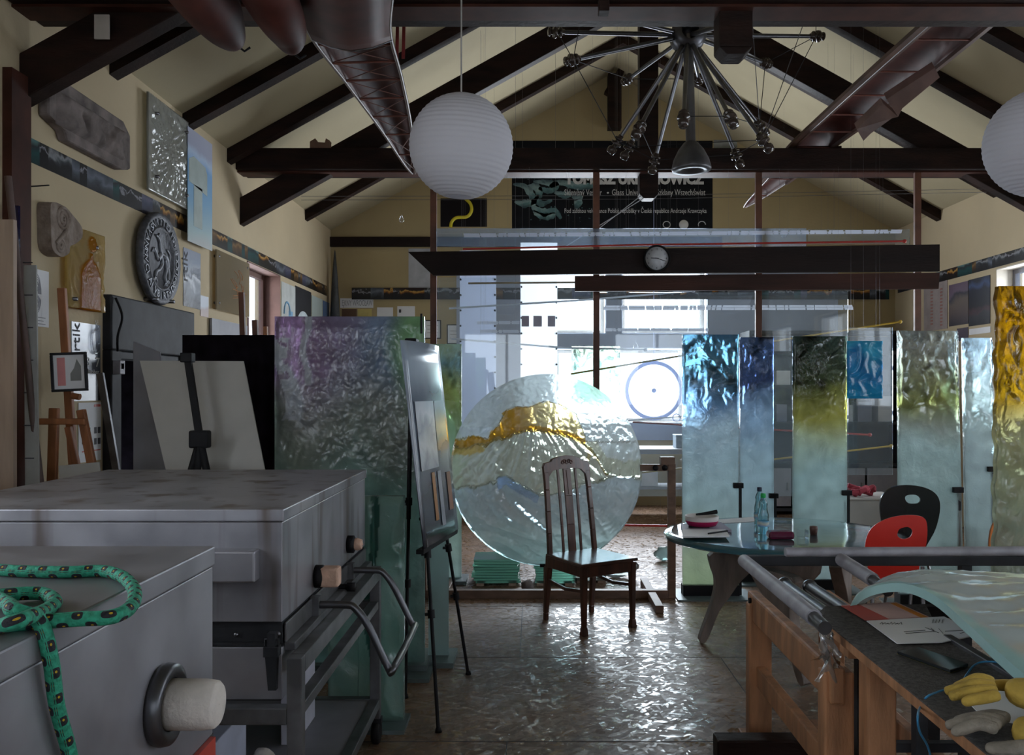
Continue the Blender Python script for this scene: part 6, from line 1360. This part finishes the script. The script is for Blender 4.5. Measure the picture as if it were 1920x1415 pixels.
# ================= round glass table =================
tc = Vector((1.50, 5.27, .745)); RX, RY = .715, .66
g = thing('glass_table', 'round thick blue green glass table on carved wooden legs', 'table', loc=(tc.x, tc.y, 0))
s = MB(); n_ = 96; prof = [(0.0, .0), (.5, 0), (.93, 0), (.985, -.004), (1.0, -.016), (.995, -.032), (.97, -.040), (.5, -.040), (0.0, -.040)]; vs = []
for r_, h in prof:
    for j in range(n_):
        a = 2 * PI * j / n_; wob = 1 + .008 * nz_(math.cos(a) * 3, math.sin(a) * 3, 1.5, 6) * (r_ > .9); vs.append((tc.x + RX * max(r_, .001) * wob * math.cos(a), tc.y + RY * max(r_, .001) * wob * math.sin(a), tc.z + h))
fs = [[i * n_ + j, i * n_ + (j + 1) % n_, (i + 1) * n_ + (j + 1) % n_, (i + 1) * n_ + j] for i in range(len(prof) - 1) for j in range(n_)]
s.add(vs, fs, 0, True); s.c = [(.20, .50, .60, .6) if r_ > .9 else (.58, .76, .80, .42) for r_, h in prof for j in range(n_)]; o = s.build('glass_top', M['table_glass'], g); em = o.modifiers.new('e', 'EDGE_SPLIT'); em.split_angle = math.radians(50)
legp = [(1338, 1036), (1334, 1062), (1341, 1083), (1341, 1108), (1331, 1145), (1319, 1178), (1312, 1202), (1322, 1205), (1332, 1188), (1348, 1148), (1368, 1120), (1386, 1094), (1402, 1078), (1420, 1060), (1430, 1036)]
yl = 5.52; LP = [W(x, y, yl) for x, y in legp]; zoff = 1.0
LP = [Vector((p.x, p.y, max(0, p.z) if p.z < .03 else min(p.z, .705))) for p in LP]
for k, ang in enumerate((0, 2 * PI / 3, -2 * PI / 3)):
    R_ = Matrix.Translation((tc.x, tc.y, 0)) @ Matrix.Rotation(ang, 4, 'Z') @ Matrix.Rotation(-math.atan2(yl - tc.y, LP[6].x - tc.x) + math.atan2(yl - tc.y, LP[6].x - tc.x), 4, 'Z') @ Matrix.Translation((-tc.x, -tc.y, 0))
    pts = LP if k == 0 else [R_ @ p for p in LP]; s = MB(); nv = R_.to_3x3() @ Vector((0, .075, 0)) if k else Vector((0, .075, 0)); s.prism(smoothcurve(pts, 3, True), nv); s.build('carved_leg', M['legcast'], g, bevel=.012)
s = MB(); n_ = 40; prof = [(.05, .46), (.16, .47), (.20, .52), (.215, .60), (.20, .66), (.22, .704), (.05, .704)]; vs = []
for r_, h in prof:
    for j in range(n_): a = 2 * PI * j / n_; q = r_ * (1 + (.06 if j % 2 else -.02)); vs.append((tc.x + q * math.cos(a), tc.y + q * math.sin(a), h))
s.add(vs, [[i * n_ + j, i * n_ + (j + 1) % n_, (i + 1) * n_ + (j + 1) % n_, (i + 1) * n_ + j] for i in range(len(prof) - 1) for j in range(n_)], 0, True); s.add([vs[j] for j in range(n_)], [list(range(n_))]); s.build('fluted_hub', M['legcast'], g)
# on the table
ZT_ = tc.z + .001
def T_(px, py, z=ZT_): return G(px, py, z)
def sheet(name, label, cat, pts, th, m, z=ZT_): s = MB(); s.prism([T_(x, y, z) for x, y in pts], (0, 0, th)); return tag(s.build(name, m, bevel=.0008), label, cat)
cover = flat('violet_grey_cover', (.35, .33, .42))
sheet('notebook', 'violet grey notebook under the red bowl on the glass table', 'notebook', [(1276, 986), (1352, 983), (1372, 998), (1280, 1001)], .016, cover)
sheet('notebook', 'open pale notebook at the left rim of the glass table', 'notebook', [(1279, 995), (1360, 995), (1368, 1007), (1280, 1008)], .010, M['paper'], ZT_ + .017)
s = MB(); s.tube([T_(1328, 1000, ZT_ + .032), T_(1364, 995, ZT_ + .032)], .005, 8); tag(s.build('pen', M['black']), 'black pen lying on the pale notebook', 'pen')
sheet('loose_papers', 'thin white papers lying on the glass table behind the notebooks', 'paper', [(1335, 975), (1415, 969), (1420, 977), (1350, 981)], .002, M['paper'])
sheet('smartphone', 'dark phone under the red bowl', 'phone', [(1291, 984), (1330, 984), (1330, 989), (1291, 989)], .008, M['black'], ZT_ + .017)
c = T_(1316, 984, ZT_ + .025); g = thing('red_bowl', 'small white and crimson oval bowl on the notebook, glass table', 'bowl', loc=c); s = MB(); s.lathe([(.001, 0), (.085, 0), (.098, .02), (.100, .030)], c, (0, 0, 1), 32); s.build('crimson_base', flat('crimson_plastic', (.42, .01, .09), .4), g); s = MB(); s.lathe([(.100, .030), (.102, .058), (.094, .058), (.090, .03), (.001, .03)], c, (0, 0, 1), 32); s.build('white_rim', flat('cream_plastic', (.6, .56, .54), .5), g)
s = MB(); a = c + Vector((-.04, -.02, .067)); s.tube([a, a + Vector((.07, 0, .008)), a + Vector((.13, .01, .016))], [.006, .010, .013], 8); tag(s.build('brush_handle', M['black']), 'dark tapered tool lying across the small red bowl', 'tool')
def bottle(px, py, label, cap, x=1.0):
    c = T_(px, py); g = thing('water_bottle', label, 'bottle', 'water bottles on the glass table', loc=c); s = MB(); s.lathe([(.001, .002), (.030, 0), (.033, .01), (.031, .03), (.033, .05), (.033, .075), (.031, .085), (.033, .095), (.032, .115), (.026, .14), (.024, .16), (.027, .175), (.020, .195), (.012, .21), (.012, .225), (.001, .225)], c, (0, 0, 1), 28); s.c = [(.60, .86, .93, .18)] * len(s.v); s.build('bottle_body', M['cast_soft'], g)
    s = MB(); s.lathe([(.001, .238), (.014, .238), (.015, .232), (.015, .214), (.013, .212)], c, (0, 0, 1), 20); s.build('cap', flat('cap_' + label[:5].strip(), cap, .4), g); s = MB(); s.lathe([(.0345, .045), (.0345, .078)], c, (0, 0, 1), 28); s.build('label', pm('bottle_label_' + label[:5].strip(), [(0, (.1, .3, .6)), (.5, (.6, .6, .5)), (1, (.1, .35, .55))], 20), g)
    return g
bottle(1431, 1000, 'clear water bottle with a green cap on the glass table', (.02, .42, .10)); bottle(1424, 984, 'water bottle with a dark cap just behind the green capped one', (.02, .03, .06))
s = MB(); a = T_(1443, 1012); b = T_(1491, 1012); s.box((a.x, a.y, ZT_), (b.x, a.y + .09, ZT_ + .045)); tag(s.build('plum_case', flat('plum_case_skin', (.10, .012, .04), .25), bevel=.015), 'shiny plum coloured case beside the water bottles', 'case')
s = MB(); c = T_(1500, 1010); c2 = T_(1516, 1004); s.box((c.x, c.y, ZT_), (c.x + .05, c.y + .07, ZT_ + .05)); tag(s.build('clear_plastic_box', M['window_glass'], bevel=.004), 'small clear plastic box at the right of the plum case', 'box')
c = T_(1516, 1002); s = MB(); s.lathe([(.001, 0), (.020, 0), (.024, .035), (.022, .05), (.001, .05)], c + Vector((.03, 0, 0)), (0, 0, 1), 16); tag(s.build('brown_jar', flat('brown_jar_skin', (.12, .06, .05), .4)), 'little brown jar behind the clear plastic box', 'jar')
# ================= shell chairs =================
def shell_chair(label, outl, hole, Y, m, yaw, seat_z=.45, mname='', cxy=None):
    pts = [W(x, y, Y) for x, y in outl]; hp_ = [W(x, y, Y) for x, y in hole]; c = sum(pts, Vector()) / len(pts); g = thing('shell_chair', label, 'chair', 'round backed shell chairs', loc=(c.x, Y, 0))
    Rz = Matrix.Translation((c.x, Y, 0)) @ Matrix.Rotation(yaw, 4, 'Z') @ Matrix.Translation((-c.x, -Y, 0)); k = 1 / max(.5, math.cos(yaw))
    def tf(p): return Rz @ Vector((c.x + (p.x - c.x) * k, Y, p.z))
    P = [tf(p) for p in smoothcurve(pts, 4, True)]; H = [tf(p) for p in smoothcurve(hp_, 4, True)]; s = MB(); s.prism(P, Rz.to_3x3() @ Vector((0, .014, 0)), [H]); s.build('backrest', m, g, bevel=.004)
    f = Rz.to_3x3() @ Vector((0, -1, 0)); r_ = Rz.to_3x3() @ Vector((1, 0, 0)); f = f if f.x < 0 or True else f
    base = Vector((c.x, Y, 0)); s = MB(); q = []
    for a in range(20): t = 2 * PI * a / 20; q.append(base + r_ * (.20 * math.cos(t)) + f * (.21 + .20 * math.sin(t)) * 1.0 + Vector((0, 0, seat_z)))
    s.prism(q, (0, 0, .014)); s.build('seat', m, g, bevel=.004)
    zb = min(p.z for p in P) + .06
    for sx in (-1, 1):
        s = MB(); a = base + r_ * .12 * sx; s.tube(smoothcurve([a + Vector((0, 0, zb + .04)) + f * -.02, a + Vector((0, 0, seat_z + .05)), a + f * .08 + Vector((0, 0, seat_z - .015)), a + f * .36 + Vector((0, 0, seat_z - .015))], 5), .010, 8); s.build('back_tube', M['chrome'], g)
        for fy in (.04, .36): s = MB(); b = base + r_ * .14 * sx + f * fy; s.tube([b + Vector((0, 0, seat_z - .012)), b + r_ * .05 * sx + f * (.05 if fy > .1 else -.06)], .010, 8); s.build('leg', M['chrome'], g)
    return g
blk = [(1650, 950), (1655, 928), (1672, 914), (1700, 909), (1735, 914), (1757, 928), (1763, 952), (1755, 990), (1738, 1022), (1722, 1050), (1690, 1055), (1668, 1030), (1655, 990)]
shell_chair('blue black shell chair behind the red one at the glass table', blk, [(1697, 934), (1702, 928), (1718, 928), (1726, 935), (1722, 943), (1704, 943)], 5.5, M['black_shell'], .0)
red = [(1628, 1040), (1630, 1010), (1642, 988), (1668, 972), (1700, 965), (1726, 968), (1733, 985), (1731, 1020), (1720, 1060), (1712, 1090), (1670, 1098), (1640, 1088)]
shell_chair('bright red shell chair at the right side of the glass table', red, [(1683, 1004), (1686, 992), (1700, 987), (1708, 994), (1704, 1006), (1692, 1010)], 4.45, M['red_shell'], -.25)
org = [(1850, 1040), (1850, 1000), (1862, 975), (1890, 962), (1925, 968), (1940, 1000), (1935, 1050), (1900, 1075), (1865, 1070)]
shell_chair('orange shell chair seen through the amber topped slab', org, [(1885, 985), (1890, 980), (1905, 981), (1908, 988), (1900, 993), (1888, 992)], 6.3, flat('orange_ply', (.55, .18, .05), .4), .3)
# ================= right foreground: pipe rack, trestles, felt board =================
g = thing('pipe_rack', 'grey steel pipe rack with trestle legs in the right foreground', 'rack', loc=(1.6, 3.0, 0))
ZP = .90; pl_ = MB()
a = Vector((.862, 3.60, ZP)); s = MB(); s.tube([a, (.862, 2.70, ZP)], .026, 14); s.build('pipe', M['pipe'], g)
s = MB(); s.tube([(.862, 2.72, ZP), (.862, 2.60, ZP - .005)], .021, 12); s.build('pipe_end', M['tube_dark'], g)
s = MB(); s.box((.862, 3.59, ZP - .02), (2.9, 3.63, ZP + .02)); s.build('rear_beam', M['steel_dark'], g, bevel=.003)
s = MB(); s.tube([(1.03, 3.60, ZP + .034), (2.2, 3.60, ZP + .040)], .020, 14); s.tube([(2.19, 3.60, ZP + .04), (2.9, 3.60, ZP + .045)], .024, 14); s.build('roller', M['pipe'], g)
s = MB(); s.tube([(1.25, 3.57, ZP + .01), (1.25, 3.24, ZP)], .026, 14); s.build('pipe', M['pipe'], g); s = MB(); s.tube([(1.25, 3.25, ZP), (1.25, 3.10, ZP - .01)], .020, 12); s.build('pipe_end', M['tube_dark'], g)
for x, y0 in ((1.16, 4.05), (1.26, 4.0)): s = MB(); s.tube([(x, y0, .70), (x + .02, 3.2, .70)], .028, 12); s.lathe([(.001, 0), (.034, 0), (.034, .02), (.001, .02)], (x, y0, .70), (0, 1, 0), 16); s.build('lower_roller', M['tube_dark'], g)
for x in (1.75, 2.8):
    for y in (3.61,): s = MB(); s.box((x, y - .02, 0), (x + .04, y + .02, ZP - .02)); s.build('rack_leg', M['steel_dark'], g)
for x, y in ((1.14, 2.62), (1.45, 2.75), (1.16, 3.15)): s = MB(); s.box((x, y, 0), (x + .035, y + .035, ZP - .05)); s.build('rack_leg', M['steel_dark'], g)
s = MB(); s.box((1.15, 2.86, .42), (1.7, 2.89, .45)); s.box((1.15, 3.06, .55), (1.7, 3.09, .58)); s.build('rack_rail', M['steel_dark'], g)
def trestle(label, x, ya, yb, zt, w=.10):
    """two posts with a sloping head rail and stretcher"""
    g = thing('wooden_trestle', label, 'trestle', 'worn wooden trestles', loc=(x, (ya + yb) / 2, 0))
    for y, zz in ((ya, zt - .06), (yb, zt - .04)):
        s = MB(); s.box((x, y, .07), (x + w, y + .07, zz)); s.build('post', M['bench_wood'], g, bevel=.008)
    s = MB(); s.box((x + .015, yb - .02, zt - .14), (x + .065, ya + .10, zt - .02)); s.build('head_rail', M['bench_wood'], g, bevel=.01)
    s = MB(); s.box((x + .03, yb + .07, .30), (x + .07, ya, .39)); s.build('stretcher', M['bench_wood'], g, bevel=.006)
    s = MB(); s.box((x - .02, yb - .10, 0), (x + w, ya + .14, .07)); s.build('foot', M['bench_wood'], g, bevel=.008)
    s = MB()
    for y, zz in ((ya + .03, zt - .05), (ya + .03, zt - .11), (yb + .03, zt - .10)): s.lathe([(.001, 0), (.012, 0), (.012, .012), (.001, .012)], (x + .004, y, zz), (1, 0, 0), 10)
    s.build('bolt', M['black'], g); return g
trestle('worn orange wooden trestle nearest the floor, left end of the pipe rack', .945, 3.85, 2.86, .72)
trestle('darker wooden trestle standing behind the first one under the pipe rack', 1.30, 3.95, 2.55, .70)
# diagonal leg plate under the rack foot
s = MB(); s.box((.75, 3.58, .071), (1.36, 3.68, .17)); tag(s.build('timber_cross_beam', M['beam'], bevel=.008), 'dark timber cross beam lying over the feet of the wooden trestles', 'beam')
ZB = .85
g = thing('felt_board', 'narrow board covered in grey felt with worn wooden edge, right foreground', 'board', loc=(1.1, 2.2, ZB))
bo = [G(1531, 1152, ZB), G(1548, 1136, ZB), G(1735, 1132, ZB), G(1768, 1196, ZB), (1.232, 1.2, ZB), (.93, 1.2, ZB)]; bo = [Vector(p) for p in bo]
s = MB(); s.prism([p - Vector((0, 0, .004)) for p in bo], (0, 0, .004)); s.build('felt', M['felt'], g)
s = MB(); s.prism([p - Vector((0, 0, .032)) for p in bo], (0, 0, .0275)); s.build('wooden_core', M['bench_wood'], g, bevel=.004)
s = MB(); s.box((1.236, 1.2, ZB - .02), (1.262, G(1768, 1196, ZB).y, ZB + .012)); tag(s.build('angle_rail', M['steel_mid'], bevel=.003), 'grey metal rail along the right edge of the felt board', 'rail')
for y in (2.75, 1.9, 1.3):
    g = thing('board_post', 'wooden post under the felt board, %s' % {2.75: 'far end', 1.9: 'middle', 1.3: 'nearest the viewer'}[y], 'post', loc=(1.1, y, 0)); s = MB(); s.box((1.03, y - .04, 0), (1.12, y + .04, ZB - .08)); s.build('post', M['bench_wood'], g, bevel=.006); s = MB(); s.box((.97, y - .04, ZB - .08), (1.22, y + .04, ZB - .034)); s.build('bearer', M['bench_wood'], g, bevel=.004)
def BD(px, py, dz=0.001): return G(px, py, ZB + dz)
def bsheet(name, label, cat, pts, th, m, dz=.001): s = MB(); s.prism([BD(x, y, dz) for x, y in pts], (0, 0, th)); return tag(s.build(name, m), label, cat)
g = bsheet('card_folder', 'red and pink card folder with orange edge on the felt board', 'folder', [(1577, 1136), (1680, 1130), (1742, 1158), (1622, 1163)], .004, flat('pink_card', (.62, .42, .40)))
for nm, pts, m in (('red_panel', [(1577, 1136), (1612, 1134), (1668, 1161), (1622, 1163)], M['red_paint']), ('orange_edge', [(1670, 1131), (1680, 1130), (1742, 1158), (1730, 1159)], flat('orange_card', (.62, .22, .03)))):
    s = MB(); s.prism([BD(x, y, .0055) for x, y in pts], (0, 0, .001)); s.build(nm, m, g)
g = bsheet('sketch_sheet', 'white sheet with pencilled plan and handwriting on the felt board', 'paper', [(1625, 1165), (1770, 1157), (1838, 1190), (1810, 1196), (1765, 1205), (1682, 1207)], .003, M['paper'], .006)
s = MB()
for (x0, y0, x1, y1) in ((1698, 1187, 1752, 1183), (1752, 1183, 1745, 1177), (1772, 1183, 1830, 1180), (1695, 1184, 1735, 1181), (1800, 1187, 1825, 1180), (1735, 1176, 1760, 1186), (1768, 1187, 1760, 1178)): s.tube([BD(x0, y0, .010), BD(x1, y1, .010)], .0008, 4)
for k in range(7): s.tube([BD(1650 + k * 6, 1169, .010), BD(1654 + k * 6, 1166 + (k % 3), .010), BD(1655 + k * 6, 1170, .010)], .0009, 4)
for k in range(4): s.tube([BD(1748 + k * 6, 1167, .010), BD(1750 + k * 6, 1161, .010)], .0007, 4)
s.build('pencil_lines', M['ink'], g)
ph = [(1682, 1226), (1722, 1218), (1816, 1250), (1782, 1262)]; g = thing('smartphone', 'dark smartphone in a yellow edged case on the felt board', 'phone', loc=BD(1750, 1240)); s = MB(); s.prism([BD(x, y, .002) for x, y in ph], (0, 0, .003)); s.build('yellow_case', flat('yellow_case_skin', (.65, .52, .02), .5), g, bevel=.001); s = MB(); s.prism([BD(x, y, .006) for x, y in ph], (0, 0, .009)); s.build('phone_body', flat('phone_skin', (.015, .018, .02), .12), g, bevel=.002)
s = MB(); s.tube(smoothcurve([BD(1900, 1244, .02), BD(1850, 1240, .015), BD(1828, 1246, .010), BD(1812, 1265, .006), BD(1798, 1285, .006), BD(1760, 1296, .006), BD(1738, 1306, .010), BD(1728, 1320, -.03), W(1721, 1340, 2.0), W(1724, 1370, 2.0), W(1740, 1400, 2.02), W(1750, 1440, 2.05)], 6), .0026, 8)
tag(s.build('blue_cable', flat('blue_flex', (.04, .22, .42), .5)), 'thin blue cable trailing over the felt board edge', 'cable')
bsheet('white_sheet', 'blank white sheet under the yellow gloves', 'paper', [(1788, 1290), (1876, 1286), (1960, 1360), (1850, 1352)], .002, M['paper'])
# curved glass sheet
g = thing('curved_glass_sheet', 'large arched pale turquoise glass sheet lying over the rack at right', 'glass sheet', loc=(1.6, 2.6, .9))
rim = smoothcurve([W(1592, 1140, 3.02), W(1612, 1112, 3.04), W(1650, 1096, 3.02), W(1700, 1094, 2.92), W(1752, 1116, 2.72), W(1810, 1165, 2.45), W(1870, 1220, 2.22), W(1935, 1275, 2.02), W(2060, 1370, 1.75)], 6)
back = smoothcurve([W(1592, 1140, 3.02), W(1640, 1104, 3.14), W(1720, 1086, 3.3), W(1800, 1080, 3.35), W(1900, 1077, 3.35), W(2000, 1078, 3.3), W(2150, 1082, 3.2), W(2300, 1100, 3.1), W(2500, 1150, 2.9)], 6)
s = MB(); n_ = len(rim); m_ = 34; vs = []; cs = []
for side in (0, 1):
    for i in range(n_):
        for j in range(m_ + 1):
            t = j / m_; p = rim[i].lerp(back[i], t); e = min(1, min(t, 1 - t) * 8); arch = .03 * math.sin(t * PI) * min(1, i / 12)
            wv = .006 * math.sin(p.y * 38 + 3 * nz_(p.x, p.y, 4, 2)) + .006 * nz_(p.x, p.y, 14, 7) + .004 * nz_(p.x, p.y, 40, 8)
            vs.append(p + Vector((0, 0, (arch + wv * e) - (.030 if side else 0)))); cs.append((.86, .97, .97, .86) if t > .03 else (.62, .96, .94, .92))
A = m_ + 1; off = n_ * A; fs = []
for i in range(n_ - 1):
    for j in range(m_): q = i * A + j; fs += [[q, q + 1, q + A + 1, q + A], [off + q, off + q + A, off + q + A + 1, off + q + 1]]
    q = i * A; fs += [[q, q + A, off + q + A, off + q]]; q += m_; fs += [[q, off + q, off + q + A, q + A]]
q = (n_ - 1) * A
for j in range(m_): fs += [[q + j, q + j + 1, off + q + j + 1, off + q + j]]
s.add(vs, fs, 0, True); s.c = cs; o = s.build('glass_sheet', M['sheet_cast'], g); em = o.modifiers.new('e', 'EDGE_SPLIT'); em.split_angle = math.radians(50)
# side of the rack that carries the sheet
g = thing('support_frame', 'dark steel support frame beneath the arched glass sheet', 'frame', loc=(2.2, 2.7, 0))
s = MB(); s.box((1.40, 3.16, .78), (3.0, 3.20, .82)); s.box((1.40, 1.9, .78), (3.0, 1.94, .82)); s.build('cross_beam', M['steel_dark'], g)
for x in (1.42, 2.9):
    for y in (3.16, 1.9): s = MB(); s.box((x, y, 0), (x + .04, y + .04, .78)); s.build('frame_leg', M['steel_dark'], g)
s = MB()
for k in range(4): s.lathe([(.001, 0), (.03, 0), (.03, .05), (.018, .055), (.018, .08), (.001, .08)], (1.36 + k * .06, 2.55 + (k % 2) * .05, ZB - .09), (0, 0, 1), 14)
s.box((1.27, 2.45, ZB - .10), (1.62, 2.68, ZB - .09)); s.build('bolted_tray', M['steel_dark'], g)
# plastic film tied at the pipe end
s = MB(); c = Vector((.885, 2.66, .86)); rnd = random.Random(8)
for k in range(9):
    p = c + Vector((rnd.uniform(-.015, .03), rnd.uniform(-.03, .03), rnd.uniform(-.01, .03))); cv = smoothcurve([p, p + Vector((rnd.uniform(-.02, .03), rnd.uniform(-.02, .02), -.05)), p + Vector((rnd.uniform(-.03, .03), rnd.uniform(-.03, .03), -rnd.uniform(.08, .14)))], 5); vs = []
    for i, q in enumerate(cv):
        a = k + i * .35; w_ = .004 + .010 * abs(math.sin(i * .8 + k)); o_ = Vector((math.cos(a), math.sin(a), 0)) * w_; vs += [q - o_, q + Vector((o_.y, -o_.x, 0)) * .5, q + o_]
    s.add(vs, [[3 * i + j, 3 * i + j + 1, 3 * i + j + 4, 3 * i + j + 3] for i in range(len(cv) - 1) for j in (0, 1)], 0, True)
tag(s.build('torn_plastic_film', clear_glass('crumpled_film', (.8, .8, .8), .2, .45, (.5, .45, .42), .2)), 'torn clear plastic film tied round the pipe end above the wooden trestle', 'plastic film')
# yellow work gloves
def glove(name_label, c, yaw, m_palm, m_fin, sc=1.0, curl=.3, mirror=1):
    g = thing('work_glove', name_label, 'glove', 'yellow work gloves', loc=c, rz=yaw)
    def skin(nm, chains, m):
        me = bpy.data.meshes.new(nm); vs = []; es = []; rs = []
        for ch in chains:
            b0 = len(vs)
            for i, (p, r_) in enumerate(ch):
                if i == 0 and isinstance(p, int): prev = p; continue
                vs.append(tuple(Vector(p) * sc)); rs.append(r_ * sc)
                k = len(vs) - 1
                if i == 0: prev = k
                else: es.append((prev, k)); prev = k
        me.from_pydata(vs, es, []); me.materials.append(m); o = bpy.data.objects.new(nm, me); COL.objects.link(o); o.parent = g
        sk = o.modifiers.new('skin', 'SKIN'); sk.use_smooth_shade = True; su = o.modifiers.new('sub', 'SUBSURF'); su.levels = 2; su.render_levels = 2
        for v, r_ in zip(me.skin_vertices[0].data, rs): v.radius = (r_, r_ * .8)
        me.skin_vertices[0].data[0].use_root = True; return o
    w = mirror
    body = [((0, 0, .028), .036), ((0, .035, .032), .042), ((0, .07, .032), .042)]
    skin('palm', [body, [(1, 0), ((0, -.045, .022), .034), ((0, -.09, .020), .040)]], m_palm)
    for k, (x, L_) in enumerate(((-.033, .060), (-.011, .074), (.012, .070), (.034, .055))):
        skin('finger', [[((x * w, .075, .034), .0145), ((x * 1.15 * w, .075 + L_ * .5, .040 - .008 * k * curl), .0145), ((x * 1.3 * w, .075 + L_ * .95, .026 - .01 * curl), .0135), ((x * 1.35 * w, .075 + L_ * 1.25, .012), .011)]], m_fin)
    skin('thumb', [[((-.036 * w, .005, .026), .017), ((-.062 * w, .035, .024), .016), ((-.075 * w, .065, .018), .0145), ((-.078 * w, .088, .014), .012)]], m_fin)
    return g
glove('yellow work glove with greyish fingertips lying on the felt board', Vector((1.06, 1.79, ZB + .004)), math.radians(48), M['leather'], M['suede'], 1.22)
glove('second yellow work glove on top of the grey fingered one', Vector((1.10, 1.90, ZB + .056)), math.radians(70), M['leather'], M['leather'], 1.15, .6, -1)
